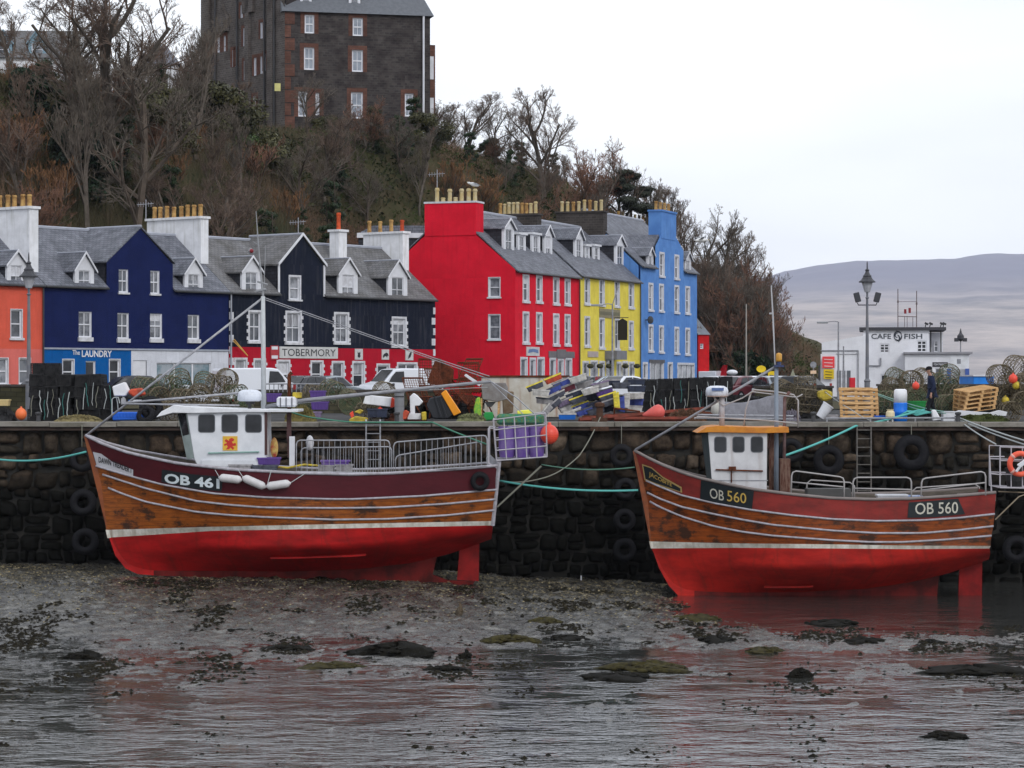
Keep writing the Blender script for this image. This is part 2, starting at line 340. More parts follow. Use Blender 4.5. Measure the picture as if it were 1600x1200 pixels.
def mudmat():
    m = bpy.data.materials.new('wet_mud'); m.use_nodes = True; nt = m.node_tree; n = nt.nodes; l = nt.links; b = n['Principled BSDF']
    tc = n.new('ShaderNodeTexCoord'); a = n.new('ShaderNodeTexNoise'); a.inputs['Scale'].default_value = 1.3; a.inputs['Detail'].default_value = 9; a.inputs['Roughness'].default_value = .7
    l.new(tc.outputs['Object'], a.inputs[0]); r = n.new('ShaderNodeValToRGB'); e = r.color_ramp.elements
    e[0].position = .35; e[0].color = (.010, .010, .011, 1); e[1].position = .64; e[1].color = (.145, .14, .125, 1)
    x = e.new(.52); x.color = (.048, .045, .038, 1); l.new(a.outputs[0], r.inputs[0]); l.new(r.outputs[0], b.inputs['Base Color'])
    c = n.new('ShaderNodeTexNoise'); c.inputs['Scale'].default_value = 11; c.inputs['Detail'].default_value = 7; l.new(tc.outputs['Object'], c.inputs[0])
    rr = n.new('ShaderNodeMapRange'); rr.inputs[1].default_value = .35; rr.inputs[2].default_value = .65; rr.inputs[3].default_value = .12; rr.inputs[4].default_value = .5
    l.new(c.outputs[0], rr.inputs[0]); l.new(rr.outputs[0], b.inputs['Roughness'])
    bp = n.new('ShaderNodeBump'); bp.inputs['Strength'].default_value = .9; bp.inputs['Distance'].default_value = .03; l.new(c.outputs[0], bp.inputs['Height']); l.new(bp.outputs[0], b.inputs['Normal'])
    return m
xs = np.linspace(-27, 27, 640); ys = np.linspace(38, 87.6, 720); X, Y = np.meshgrid(xs, ys)
tag(grid_mesh('mudflat_ground', X, Y, mud_z(X, Y), mudmat()), kind='structure')
# gravel at the wall foot and weed scraps: uncountable
def scatter(name, n, xr, yr, dens, size, m, up=.5, squash=.5):
    x = rs.uniform(*xr, n * 3); y = rs.uniform(*yr, n * 3); keep = rs.rand(n * 3) < dens(x, y); x = x[keep][:n]; y = y[keep][:n]; k = len(x)
    s = size[0] + (size[1] - size[0]) * rs.rand(k) ** 2.5; z = mud_z(x, y) + s * up * .3; a = rs.rand(k) * 6.28
    base = np.array([[1, 0, 0], [0, 1, 0], [-1, 0, 0], [0, -1, 0], [0, 0, 1], [0, 0, -1]], float)
    fs = [(0, 1, 4), (1, 2, 4), (2, 3, 4), (3, 0, 4)]
    P = base[None] * s[:, None, None]; P[:, :, 0] *= rs.uniform(.8, 1.9, k)[:, None]; P[:, :, 2] *= squash * rs.uniform(.5, 1.4, k)[:, None]
    ca, sa = np.cos(a)[:, None], np.sin(a)[:, None]; px = P[:, :, 0] * ca - P[:, :, 1] * sa; py = P[:, :, 0] * sa + P[:, :, 1] * ca
    P[:, :, 0] = px + x[:, None]; P[:, :, 1] = py + y[:, None]; P[:, :, 2] += z[:, None]
    V = np.concatenate([P[:, f, :] for f in fs], 0)
    o = soup(name, V, 3, m); o['kind'] = 'stuff'; return o
gravel = mat('shingle', (.34, .28, .15), .6, (.045, .038, .026), ns=14, nd=2, obj=True)
scatter('gravel', 26000, (-20, 21), (71, 87), lambda x, y: np.clip((y - 70) / 12, 0, 1) ** 1.5 * (.25 + .75 * fbm(x * .5, y * .5, 3, 77)), (.012, .045), gravel)
weedm = mat('dark_seaweed', (.018, .015, .006), .85, (.006, .005, .004), ns=5, obj=True)
scatter('seaweed', 60000, (-19, 19), (44, 83), lambda x, y: np.clip((fbm(x * .7, y * .35, 5, 33) - .57) * 12, 0.010, 1) * (.25 + .75 * np.clip((y - 54) / 10, 0, 1)), (.02, .085), weedm, squash=.55)

# ================= quay wall of rough stones
def quay_wall():
    root = thing('quay_wall', (0, 87.5, -3), 'long harbour wall of rough dark boulders with a concrete coping', 'harbour wall'); root['kind'] = 'thing'
    m = bpy.data.materials.new('quay_stone'); m.use_nodes = True; nt = m.node_tree; n = nt.nodes; l = nt.links; b = n['Principled BSDF']
    geo = n.new('ShaderNodeNewGeometry'); tc = n.new('ShaderNodeTexCoord'); sp = n.new('ShaderNodeSeparateXYZ'); l.new(tc.outputs['Object'], sp.inputs[0])
    a = n.new('ShaderNodeTexNoise'); a.inputs['Scale'].default_value = 3.5; a.inputs['Detail'].default_value = 8; a.inputs['Roughness'].default_value = .7; l.new(tc.outputs['Object'], a.inputs[0])
    r = n.new('ShaderNodeValToRGB'); e = r.color_ramp.elements; e[0].position = .3; e[0].color = (.012, .011, .010, 1); e[1].position = .72; e[1].color = (.105, .088, .072, 1)
    l.new(a.outputs[0], r.inputs[0])
    r2 = n.new('ShaderNodeValToRGB'); e = r2.color_ramp.elements; e[0].color = (.45, .5, .5, 1); e[1].color = (2.1, 1.9, 1.7, 1); q = e.new(.82); q.color = (1.15, .98, .85, 1); l.new(geo.outputs['Random Per Island'], r2.inputs[0])
    x = n.new('ShaderNodeMix'); x.data_type = 'RGBA'; x.blend_type = 'MULTIPLY'; x.inputs[0].default_value = 1; l.new(r.outputs[0], x.inputs[6]); l.new(r2.outputs[0], x.inputs[7])
    # tidal weed zone: a real dark growth below the high-water mark
    w = n.new('ShaderNodeTexNoise'); w.inputs['Scale'].default_value = .6; w.inputs['Detail'].default_value = 4; l.new(tc.outputs['Object'], w.inputs[0])
    ad = n.new('ShaderNodeMath'); ad.operation = 'MULTIPLY_ADD'; ad.inputs[1].default_value = 1.6; l.new(w.outputs[0], ad.inputs[0]); l.new(sp.outputs[2], ad.inputs[2])
    mr = n.new('ShaderNodeMapRange'); mr.inputs[1].default_value = 1.5; mr.inputs[2].default_value = 2.9; l.new(ad.outputs[0], mr.inputs[0])
    y = n.new('ShaderNodeMix'); y.data_type = 'RGBA'; y.inputs[6].default_value = (.0050, .0050, .0042, 1); l.new(mr.outputs[0], y.inputs[0]); l.new(x.outputs[2], y.inputs[7]); l.new(y.outputs[2], b.inputs['Base Color'])
    b.inputs['Roughness'].default_value = .8; b.inputs['Specular IOR Level'].default_value = .08
    bp = n.new('ShaderNodeBump'); bp.inputs['Strength'].default_value = .9; bp.inputs['Distance'].default_value = .06; l.new(a.outputs[0], bp.inputs['Height']); l.new(bp.outputs[0], b.inputs['Normal'])
    g = MB(); x0, x1 = -26, 26; z = -.28; rr = random.Random(5)
    def stone(cx, cz, w, h, yf):
        # rounded, jittered boulder face, 6x6 dome
        k = 6; vs = []; jit = [rr.uniform(-.3, .3) for _ in range(8)]; dep = rr.uniform(.06, .15); tilt = rr.uniform(-.1, .1); sh = rr.uniform(-.15, .15); sh2 = rr.uniform(-.12, .12)
        for i in range(k + 1):
            for j in range(k + 1):
                a, c = i / k * 2 - 1, j / k * 2 - 1
                m_ = max(abs(a), abs(c)); e = (abs(a) ** 7 + abs(c) ** 7) ** (1 / 7)
                q = m_ / e if e > 0 else 1
                ax, cz_ = a * q, c * q
                ax += sh * cz_; cz_ += sh2 * ax
                bump = (1 - abs(a) ** 3) * (1 - abs(c) ** 3)
                ang = math.atan2(c, a); wob = 1 + .07 * math.sin(2 * ang + jit[0] * 20) + .06 * math.sin(3 * ang + jit[1] * 20) + .035 * math.sin(5 * ang + jit[4] * 30)
                y_ = yf - dep * (bump ** .38) + tilt * a * .12 + .02 * math.sin(7 * a + jit[2] * 30) * math.sin(6 * c + jit[3] * 30) + .22 * (1 - min(1, bump * 9))
                vs.append((cx + ax * w / 2 * wob, y_, cz + cz_ * h / 2 * wob))
        fs = [(i * (k + 1) + j, (i + 1) * (k + 1) + j, (i + 1) * (k + 1) + j + 1, i * (k + 1) + j + 1) for i in range(k) for j in range(k)]
        g.add(vs, fs)
    while z > -6.3:
        h = rr.uniform(.3, .72) if z < -.5 else .8; x = x0 + rr.uniform(0, .5)
        while x < x1:
            w = h * rr.choice([.65, .8, .95, 1.1, 1.25, 1.5])
            if rr.random() < .28 and h > .5:
                f = rr.uniform(.35, .65); stone(x + w / 2, z - h * f / 2, w * .97, h * f * .95, 87.55 + rr.uniform(-.04, .07)); stone(x + w / 2, z - h * f - h * (1 - f) / 2, w * .97, h * (1 - f) * .95, 87.55 + rr.uniform(-.04, .07))
            else: stone(x + w / 2, z - h / 2 + rr.uniform(-.08, .08), w * rr.uniform(.92, 1.04), h * rr.uniform(.88, 1.1), 87.55 + rr.uniform(-.05, .08))
            x += w
        z -= h * .96
    g.build('boulder_facing', m, root, smooth=True, recalc=False)
    g = MB(); g.box((0, 88.2, -3.5), (60, 1, 6.6)); g.build('backing', wetblack, root)
    cope = mat('coping_concrete', (.27, .25, .225), .9, (.15, .14, .115), ns=1.2, bump=.4, bs=25)
    under = mat('coping_rail', (.085, .06, .05), .85, (.04, .03, .028), ns=1.4)
    g = MB(); x = -26.
    while x < 26:
        w = rr.uniform(1.7, 2.6); g.box((x + w / 2, 87.62, -.055 + rr.uniform(-.008, .008)), (w - .015, .95, .17)); x += w
    g.build('coping', cope, root, bevel=.015)
    g = MB(); g.box((0, 87.43, -.2), (52, .38, .12)); g.build('timber_rail', under, root)
quay_wall()
# ================= fishing boats
def wood_mat(name, c1, c2, dark, dk0=.56):
    m = bpy.data.materials.new(name); m.use_nodes = True; nt = m.node_tree; n = nt.nodes; l = nt.links; b = n['Principled BSDF']
    tc = n.new('ShaderNodeTexCoord')
    def noise(scale, sc, d=6):
        mp = n.new('ShaderNodeMapping'); mp.inputs['Scale'].default_value = sc; l.new(tc.outputs['Object'], mp.inputs[0])
        a = n.new('ShaderNodeTexNoise'); a.inputs['Scale'].default_value = scale; a.inputs['Detail'].default_value = d; a.inputs['Roughness'].default_value = .7; l.new(mp.outputs[0], a.inputs[0]); return a.outputs[0]
    r = n.new('ShaderNodeValToRGB'); e = r.color_ramp.elements; e[0].position = .36; e[0].color = (*c2, 1); e[1].position = .64; e[1].color = (*c1, 1); l.new(noise(2.2, (.9, 1, 5)), r.inputs[0])
    r2 = n.new('ShaderNodeValToRGB'); e = r2.color_ramp.elements; e[0].position = dk0; e[0].color = (0, 0, 0, 1); e[1].position = dk0 + .10; e[1].color = (.9, .9, .9, 1); l.new(noise(1.5, (1, 1, 1.8), 10), r2.inputs[0])
    x = n.new('ShaderNodeMix'); x.data_type = 'RGBA'; l.new(r2.outputs[0], x.inputs[0]); l.new(r.outputs[0], x.inputs[6]); x.inputs[7].default_value = (*dark, 1)
    # plank seams
    sp = n.new('ShaderNodeSeparateXYZ'); l.new(tc.outputs['Object'], sp.inputs[0])
    mu = n.new('ShaderNodeMath'); mu.operation = 'MULTIPLY'; mu.inputs[1].default_value = 7.2; l.new(sp.outputs[2], mu.inputs[0]); fr = n.new('ShaderNodeMath'); fr.operation = 'FRACT'; l.new(mu.outputs[0], fr.inputs[0])
    ls = n.new('ShaderNodeMath'); ls.operation = 'LESS_THAN'; ls.inputs[1].default_value = .09; l.new(fr.outputs[0], ls.inputs[0])
    sf = n.new('ShaderNodeMath'); sf.operation = 'MULTIPLY'; sf.inputs[1].default_value = .55; l.new(ls.outputs[0], sf.inputs[0])
    y = n.new('ShaderNodeMix'); y.data_type = 'RGBA'; l.new(sf.outputs[0], y.inputs[0]); l.new(x.outputs[2], y.inputs[6]); y.inputs[7].default_value = (*dark, 1)
    l.new(y.outputs[2], b.inputs['Base Color']); b.inputs['Roughness'].default_value = .34; b.inputs['Specular IOR Level'].default_value = .25; b.inputs['Coat Weight'].default_value = .25; b.inputs['Coat Roughness'].default_value = .15; return m
def hullpaint(name, c, c2, rough=.5, dark=None):
    m = mat(name, c, rough, c2, spec=.15, streak=dark, sstr=.55, ns=1.1, nd=8, lo=.36, hi=.6, obj=True, stretch=(.8, 1, 2.2), bump=.12, bs=6); return m
class Boat:
    """hull lines given where they show along the near side; x is read off the centre line's distance and y from the section shape."""
    def __init__(s, root, Yc, B, lines, rab, transom=.72):
        s.root, s.Yc, s.B, s.lines, s.rab, s.tr = root, Yc, B, lines, rab, transom
        s.px0 = [l[0][0] for l in lines]; s.px1 = [l[-1][0] for l in lines]
    def py(s, k, u):
        l = s.lines[k]; px = l[0][0] + (l[-1][0] - l[0][0]) * u
        return px, float(np.interp(px, [p[0] for p in l], [p[1] for p in l]))
    def hb(s, u, k):
        """half breadth at station u on line k (0 sheer .. 5 waterline)."""
        B = s.B
        f0 = 1 - (1 - min(u / .42, 1)) ** 2.1; a0 = 1 - (1 - s.tr) * max(0, (u - .62) / .38) ** 1.8
        f5 = 1 - (1 - min(u / .50, 1)) ** 1.45; a5 = 1 - (1 - s.tr * .80) * max(0, (u - .55) / .45) ** 1.6
        t = (k / 5) ** .9
        return .07 + (B - .07) * ((f0 * a0) * (1 - t) + (f5 * a5 * .965) * t)
    def P(s, k, u, side=-1, out=0.):
        px, py = s.py(k, u); h = s.hb(u, k); D = s.Yc - h
        D2_ = D; return Vector((xz(px, D2_), s.Yc + side * (h + out), zz(py, D2_)))
    def below(s, u, j, n, side=-1):
        """bottom point j of n from the waterline (0) to the rabbet (n)."""
        a = s.P(5, u); px = s.rab[0][0] + (s.rab[-1][0] - s.rab[0][0]) * u; py = float(np.interp(px, [p[0] for p in s.rab], [p[1] for p in s.rab]))
        zr = zz(py, s.Yc); xr = xz(px, s.Yc); t = j / n; h = s.hb(u, 5)
        full = min(1, u / .36) ** 1.3 * (1 - .8 * max(0, (u - .55) / .45)); v = max(0, (t - .33) / .67)
        th = t ** .85; hh = .07 + (h - .07) * ((1 - full) * (1 - th ** 1.35) + full * (1 - .04 * t - .96 * v ** 1.12))
        return Vector((a.x + (xr - a.x) * th, s.Yc + side * hh, a.z + (zr - a.z) * th))
    def skin(s, rows, name, m, n=56):
        g = MB()
        for side in (-1, 1):
            V = [[r(i / n, side) for i in range(n + 1)] for r in rows]; vs = [p for row in V for p in row]; w = n + 1
            fs = [(a * w + i, a * w + i + 1, (a + 1) * w + i + 1, (a + 1) * w + i) for a in range(len(rows) - 1) for i in range(n)]
            if side > 0: fs = [f[::-1] for f in fs]
            g.add(vs, fs)
        return g.build(name, m, s.root, smooth=True, recalc=False)
    def between(s, k0, k1, t):
        return lambda u, side: s.P(k0, u, side).lerp(s.P(k1, u, side), t)
    def build(s, mb, mw, mboot, mred, mrail, mstrake, stem, keelpoly, rudder, starts=(0, 0, 0)):
        s.skin([s.between(0, 1, t / 3) for t in range(4)], 'bulwark', mb)
        s.skin([s.between(1, 2, t / 2) for t in range(2)] + [s.between(2, 3, t / 2) for t in range(2)] + [s.between(3, 4, t / 3) for t in range(4)], 'planking', mw)
        s.skin([s.between(4, 5, t) for t in (0, 1)], 'boot_stripe', mboot)
        s.skin([(lambda u, side, j=j: s.below(u, j, 12, side)) for j in range(13)], 'hull_bottom', mred)
        for k in (1, 2, 3):
            g = MB()
            for side in (-1, 1):
                g.tube([s.P(k, starts[k - 1] + (1 - starts[k - 1]) * i / 50, side, .015) for i in range(51)], .034, 6)
            g.build('rubbing_strake', mstrake, s.root, smooth=True)
        g = MB()
        for side in (-1, 1):
            g.tube([s.P(0, i / 50, side, .0) + Vector((0, 0, .015)) for i in range(51)], .05, 6)
        g.build('gunwale_rail', mrail, s.root, smooth=True)
        # transom
        ring = [s.between(0, 5, 0)(1, -1)] + [s.P(k, 1) for k in (1, 2, 3, 4, 5)] + [s.below(1, j, 12) for j in range(1, 13)]
        oth = [Vector((p.x, 2 * s.Yc - p.y, p.z)) for p in ring]
        g = MB(); n = len(ring); off = Vector((.0, 0, 0))
        g.add([p + off for p in ring] + [p + off for p in oth], [(i, i + 1, n + i + 1, n + i) for i in range(n - 1)]); g.build('transom', mb, s.root)
        # inner bulwark and deck
        g = MB(); dk = .5
        def lo(u, side): p = s.between(0, 1, .75)(u, side); h = abs(p.y - s.Yc); p.y = s.Yc + side * max(.03, h - .1); return p
        for i in range(56):
            u0, u1 = .02 + .98 * i / 56, .02 + .98 * (i + 1) / 56
            a, b = s.P(0, u0, -1, -.06), s.P(0, u1, -1, -.06); c, d = s.P(0, u0, 1, -.06), s.P(0, u1, 1, -.06)
            a2, b2, c2, d2 = lo(u0, -1), lo(u1, -1), lo(u0, 1), lo(u1, 1); g.poly([a2, b2, d2, c2]); g.poly([a, b, b2, a2]); g.poly([c, d, d2, c2])
        g.build('deck', mat('deck_boards', (.14, .12, .10), .8, (.08, .07, .06), ns=2, stretch=(1, 5, 1)), s.root)
        # stem post: thick prism along the stem
        for nm, pts, mm in (('stem_post', stem[0], stem[1]), ('forefoot', stem[2], mred)):
            g = MB(); t = .17; D = s.Yc - .085
            poly = [at(px, py, D) for px, py in pts]
            g.prism(poly, (0, t, 0)); g.build(nm, mm, s.root)
        g = MB(); g.prism([at(px, py, s.Yc - .08) for px, py in keelpoly], (0, .16, 0)); g.build('keel', mat('shaded_keel_red', (.14, .010, .009), .6, (.05, .006, .005), ns=2, obj=True, spec=.15), s.root)  # keel red darkened: the shade under the hull is put into its colour
        g = MB(); g.prism([at(px, py, s.Yc - .05) for px, py in rudder], (0, .10, 0)); g.build('rudder', mat('shaded_rudder_red', (.26, .012, .012), .6, (.14, .008, .008), ns=2, obj=True, spec=.15), s.root)  # darker than the hull bottom, with the stern's shade painted into the red
        return s
    def surf(s, px, py, out=.01):
        """point of the near side seen at px, py."""
        u = .1; t = 0
        for _ in range(12):
            # which band
            ys = [s.py(k, u)[1] for k in range(6)]
            kk = float(np.interp(py, ys, range(6))); k0 = min(4, int(kk)); f = kk - k0
            a = s.py(k0, 0)[0] * (1 - f) + s.py(k0 + 1, 0)[0] * f; b = s.py(k0, 1)[0] * (1 - f) + s.py(k0 + 1, 1)[0] * f
            u = max(0, min(1, (px - a) / (b - a)))
        p = s.P(k0, u).lerp(s.P(k0 + 1, u), f)
        D = p.y - out; return Vector((xz(px, D), D, zz(py, D)))
    def plate(s, name, m, quad, n=12, out=.02, parent=None, label=None):
        """patch bounded by a top and a bottom polyline of the same number of points."""
        top, bot = quad; g = MB(); V = []
        for i in range(n + 1):
            t = i / n
            def ip(l): 
                xs_ = np.linspace(0, 1, len(l)); return float(np.interp(t, xs_, [p[0] for p in l])), float(np.interp(t, xs_, [p[1] for p in l]))
            a, b = ip(top), ip(bot)
            for j in range(4): V.append(s.surf(a[0] + (b[0] - a[0]) * j / 3, a[1] + (b[1] - a[1]) * j / 3, out))
        g.add(V, [(i * 4 + j, i * 4 + j + 1, (i + 1) * 4 + j + 1, (i + 1) * 4 + j) for i in range(n) for j in range(3)])
        o = g.build(name, m, parent or s.root, smooth=True)
        if label: o['label'] = label
        return o
    def text(s, name, m, txt, p0, p1, h0, h1, parent, bold=.0, out=.035, curve=None):
        """p0, p1: baseline ends; h0,h1 heights there."""
        v, f, tw, th = text2d(txt, 1, bold); vs = []
        for a, b in v:
            t = a / tw; h = (h0 + (h1 - h0) * t) * b / th; sag = curve(t) if curve else 0
            vs.append(s.surf(p0[0] + (p1[0] - p0[0]) * t, p0[1] + (p1[1] - p0[1]) * t - h + sag, out))
        return MB().add(vs, f).build(name, m, parent)

maroon = hullpaint('maroon_gloss', (.085, .014, .020), (.065, .012, .017), .32)
redbrown = hullpaint('faded_red_paint', (.27, .035, .03), (.15, .025, .022), .55, (.10, .05, .04))
antif = hullpaint('red_antifouling', (.46, .014, .014), (.24, .009, .009), .5, (.11, .018, .014))
antif2 = hullpaint('worn_red_antifouling', (.48, .022, .015), (.27, .013, .011), .55, (.09, .022, .015))
varn = wood_mat('varnished_larch', (.33, .092, .011), (.16, .038, .006), (.022, .012, .008), .52)
varn2 = wood_mat('worn_varnished_larch', (.30, .068, .010), (.15, .032, .006), (.025, .014, .009), .50)
stemv = mat('stem_varnish', (.25, .065, .015), .4, (.16, .04, .01), ns=3, obj=True)
lav = mat('grey_strake_paint', (.42, .41, .46), .5, (.30, .28, .30), ns=6, obj=True)
boot = mat('cream_boot_paint', (.70, .68, .62), .6, (.50, .47, .40), ns=4, obj=True, streak=(.22, .17, .11), sstr=.7)
whg = mat('wheelhouse_white', (.72, .74, .78), .4, (.60, .62, .66), ns=1.5)
def px_box(g, x0, x1, y0, y1, D0, D1_):
    """block with its near face at D0 filling x0..x1, y0..y1 there, D1_ the far face."""
    a, b = xz(x0, D0), xz(x1, D0); c, d = zz(y1, D0), zz(y0, D0)
    return g.box(((a + b) / 2, (D0 + D1_) / 2, (c + d) / 2), (abs(b - a), abs(D1_ - D0), abs(d - c)))
def round_rect(x0, x1, y0, y1, r, D, n=4):
    pts = []
    for cx, cy, a0 in ((x1 - r, y0 + r, -90), (x1 - r, y1 - r, 0), (x0 + r, y1 - r, 90), (x0 + r, y0 + r, 180)):
        for i in range(n + 1):
            a = R(a0 + 90 * i / n); pts.append(at(cx + r * math.cos(a), cy + r * math.sin(a), D))
    return pts
def boat_window(root, x0, x1, y0, y1, D, m=glassdark):
    g = MB(); g.prism(round_rect(x0, x1, y0, y1, 4.5, D - .012), (0, .03, 0)); f = g.build('window', mat('window_gasket', (.10, .11, .13), .6), root)
    g = MB(); g.prism(round_rect(x0 + 1.3, x1 - 1.3, y0 + 1.3, y1 - 1.3, 3.4, D - .018), (0, .01, 0)); g.build('pane', m, f); return f
def rope(name, pts, r, m, label, sag=0., cat='rope', n=18, group=None, kind=None):
    """pts: world points; a hanging curve between them."""
    out = []
    for i in range(len(pts) - 1):
        a, b = Vector(pts[i]), Vector(pts[i + 1]); s_ = sag[i] if isinstance(sag, (list, tuple)) else sag
        for j in range(n + (i == len(pts) - 2)):
            t = j / n; p = a.lerp(b, t); p.z -= s_ * 4 * t * (1 - t); out.append(p)
    o = MB().tube(out, r, 5).build(name, m, None, smooth=True); return tag(o, label, cat, group, kind)

# ---- the big boat with the maroon bulwark
r1 = thing('fishing_boat', (xz(450, 82), 82, -4.7), 'wooden fishing boat numbered OB 461 with maroon bulwark and white wheelhouse', 'fishing boat')
b1 = Boat(r1, 82.2, 2.05, [
    [(134, 681), (162, 695), (200, 708), (240, 717), (280, 725), (360, 734), (467, 740), (550, 742), (616, 740), (734, 732), (780, 728)],
    [(150, 728), (180, 737), (208, 745), (253, 757), (333, 771), (413, 777), (520, 780), (550, 780), (660, 775), (776, 765)],
    [(153, 739), (190, 751), (227, 763), (307, 783), (360, 789), (413, 793), (520, 794), (605, 793), (700, 787), (775, 780)],
    [(157, 757), (190, 771), (227, 784), (307, 800), (360, 805), (413, 808), (520, 812), (605, 811), (700, 805), (774, 797)],
    [(166, 828), (333, 823), (520, 819), (771, 814)], [(170, 840), (333, 829.5), (520, 826), (770, 821)]],
    [(196, 885), (230, 892), (330, 892), (450, 893), (560, 889), (640, 880), (700, 866), (768, 842)])
b1.build(maroon, varn, boot, antif, lav, lav,
    ([(131, 681), (143, 683), (150, 706), (164, 748), (185, 829), (167, 829)], stemv, [(167, 829), (184, 829), (196, 862), (212, 880), (240, 890), (240, 899), (215, 897), (196, 888), (180, 868)]),
    [(236, 888), (560, 880), (684, 862), (680, 880), (676, 898), (700, 907), (742, 908), (736, 919), (600, 912), (400, 906), (236, 899)],
    [(719, 850), (749, 845), (748, 908), (714, 906)], starts=(.0, .012, .02))
def bilge_keel(b, u0, u1, j, m):
    g = MB(); n = 14
    for side in (-1, 1):
        A = [b.below(u0 + (u1 - u0) * i / n, j, 12, side) for i in range(n + 1)]
        for i in range(n):
            o1 = Vector((0, side * .16, -.03)); p0, p1 = A[i], A[i + 1]; t = Vector((0, 0, .05)); g.add([p0 - o1 * .3, p1 - o1 * .3, p1 + o1, p0 + o1, p0 + t - o1 * .3, p1 + t - o1 * .3, p1 + o1 + t, p0 + o1 + t], [(0, 1, 2, 3), (7, 6, 5, 4), (3, 2, 6, 7), (0, 4, 5, 1), (0, 3, 7, 4), (1, 5, 6, 2)])
    return g.build('bilge_keel', m, b.root)
bilge_keel(b1, .41, .665, 7, antif)
# boot stripe end at the stem and the stern post
g = MB(); g.prism([at(x, y, 82.1) for x, y in ((165, 828), (186, 827), (190, 838), (168, 841))], (0, .19, 0)); g.build('boot_band', boot, r1)
g = MB(); g.tube([b1.P(0, 1, -1, .02) + Vector((0, 0, .1)), b1.P(5, 1, -1, .02)], .07, 6); g.tube([b1.P(0, 1, 1, .02) + Vector((0, 0, .1)), b1.P(5, 1, 1, .02)], .07, 6); g.build('stern_corner_post', lav, r1)
pl = b1.plate('name_board', mat('white_board', (.60, .60, .64), .5), ([(145, 706), (158, 709), (176, 722), (208, 734)], [(151, 727), (165, 732), (185, 738), (208, 744)]), label='white bow board lettered with the boat name')
blk = mat('black_lettering', (.015, .015, .02), .5)
b1.text('lettering', blk, 'DAWN TREADER I', (154, 722.5), (205, 739.5), 9, 8, pl, .022, curve=lambda t: -1.5 * math.sin(math.pi * t))
pl = b1.plate('number_board', mat('black_board', (.012, .018, .022), .45), ([(253, 733.5), (300, 741), (349, 745)], [(252, 753), (300, 763), (346, 768)]), out=.018)
letter = mat('white_lettering', (.72, .80, .84), .5)
b1.text('lettering', letter, 'OB 461', (257, 755), (343, 764), 16, 16, pl, .035)
# wheelhouse
WH = 80.75
g = MB(); g.prism([at(x, y, WH) for x, y in ((291, 641), (413, 640), (416, 727), (308, 727), (303, 716))], (0, 2.1, 0)); wh = g.build('wheelhouse', whg, r1, bevel=.02)
g = MB(); V = [at(276, 642, WH + .5), at(291, 641, WH - .001), at(303, 716, WH - .001), at(292, 718, WH + .5)]
g.add(V + [v + Vector((0, 1.2, 0)) for v in V], [(0, 1, 2, 3), (4, 5, 6, 7), (0, 3, 7, 4), (0, 1, 5, 4), (3, 2, 6, 7)]); g.build('front_panel', mat('pale_green_panel', (.42, .50, .48), .5), wh)
f_ = lambda a, b: V[0].lerp(V[1], a).lerp(V[3].lerp(V[2], a), b) + Vector((-.012, -.015, 0))
g = MB(); g.add([f_(.1, .06), f_(.92, .04), f_(.92, .5), f_(.15, .52)], [(0, 1, 2, 3)]); g.build('front_window', glassdark, wh)
for x0, x1 in ((309.5, 336), (346, 372), (383, 409)): boat_window(wh, x0, x1, 647.5, 676, WH)
g = MB(); px_box(g, 348, 371, 681.5, 704, WH - .02, WH + .01); cr_ = g.build('crest_panel', mat('yellow_crest', (.75, .45, .05), .5), wh)
lion = [(362, 684), (366, 686), (365, 689), (362, 690), (364, 693), (368, 692), (369, 696), (365, 697), (363, 697), (366, 700), (364, 703), (360, 699), (358, 702), (353, 702), (356, 698), (354, 695), (351, 697), (350, 694), (355, 692), (351, 689), (353, 686), (358, 689), (358, 686)]
bm_lion = MB(); bm_lion.prism([at(x, y, WH - .026) for x, y in lion], (0, .006, 0)); bm_lion.build('red_lion', mat('red_emblem', (.55, .03, .02), .5), cr_)
g = MB(); g.tube([at(325, 708, WH - .06), at(405, 706, WH - .06)], .025, 6)
for x in (328, 365, 402): g.tube([at(x, 707, WH - .06), at(x, 707, WH + .01)], .02, 5)
g.build('handrail', mat('green_rail', (.25, .42, .38), .5), wh)
g = MB(); g.prism([at(x, y, WH - .12) for x, y in ((244, 652), (252, 643), (271, 633), (300, 636), (380, 639), (465, 640), (465, 644), (380, 644), (300, 645.5), (270, 645))], (0, 2.3, 0)); g.build('roof', mat('roof_white', (.80, .82, .86), .4), wh, bevel=.01)
g = MB(); px_box(g, 413.5, 417.5, 641, 711, WH - .01, WH + .05); px_box(g, 448, 455, 643, 690, WH + .3, WH + .4); px_box(g, 449, 452, 643, 715, WH + 1.8, WH + 1.88); g.build('aft_post', mat('brown_post', (.07, .03, .03), .6), wh)
g = MB(); px_box(g, 452, 460, 682, 730, WH + .1, WH + .3); g.build('white_locker', white, r1)
g = MB(); px_box(g, 315, 410, 719, 738, WH - .06, WH + .1); g.build('coaming', whg, r1)
# roof gear
def dome(root, x0, x1, y0, y1, D, name='radar_dome', m=None):
    w = (x1 - x0) / F * D / 2; h = (y1 - y0) / F * D; c = at((x0 + x1) / 2, y1, D)
    g = MB(); g.lathe([(w * .8, 0), (w, h * .12), (w, h * .55), (w * .92, h * .82), (w * .6, h), (.01, h * 1.03)], c, 24, cap=True); return g.build(name, m or mat('radome_white', (.70, .74, .82), .35), root, smooth=True)
dome(r1, 371, 409, 609, 627, 81.6)
g = MB(); g.tube([at(390, 627, 81.6), at(390, 640, 81.6)], .06, 8); g.tube([at(384, 629, 81.6), at(398, 629, 81.6)], .05, 6); g.build('radar_bracket', darkmetal, r1)
g = MB(); px_box(g, 432, 462, 620, 636, 81.3, 82.); lr = g.build('life_raft_canister', white, r1, bevel=.06)
g = MB()
for x in (438, 447, 456): px_box(g, x - .7, x + .7, 621, 636, 81.27, 81.3)
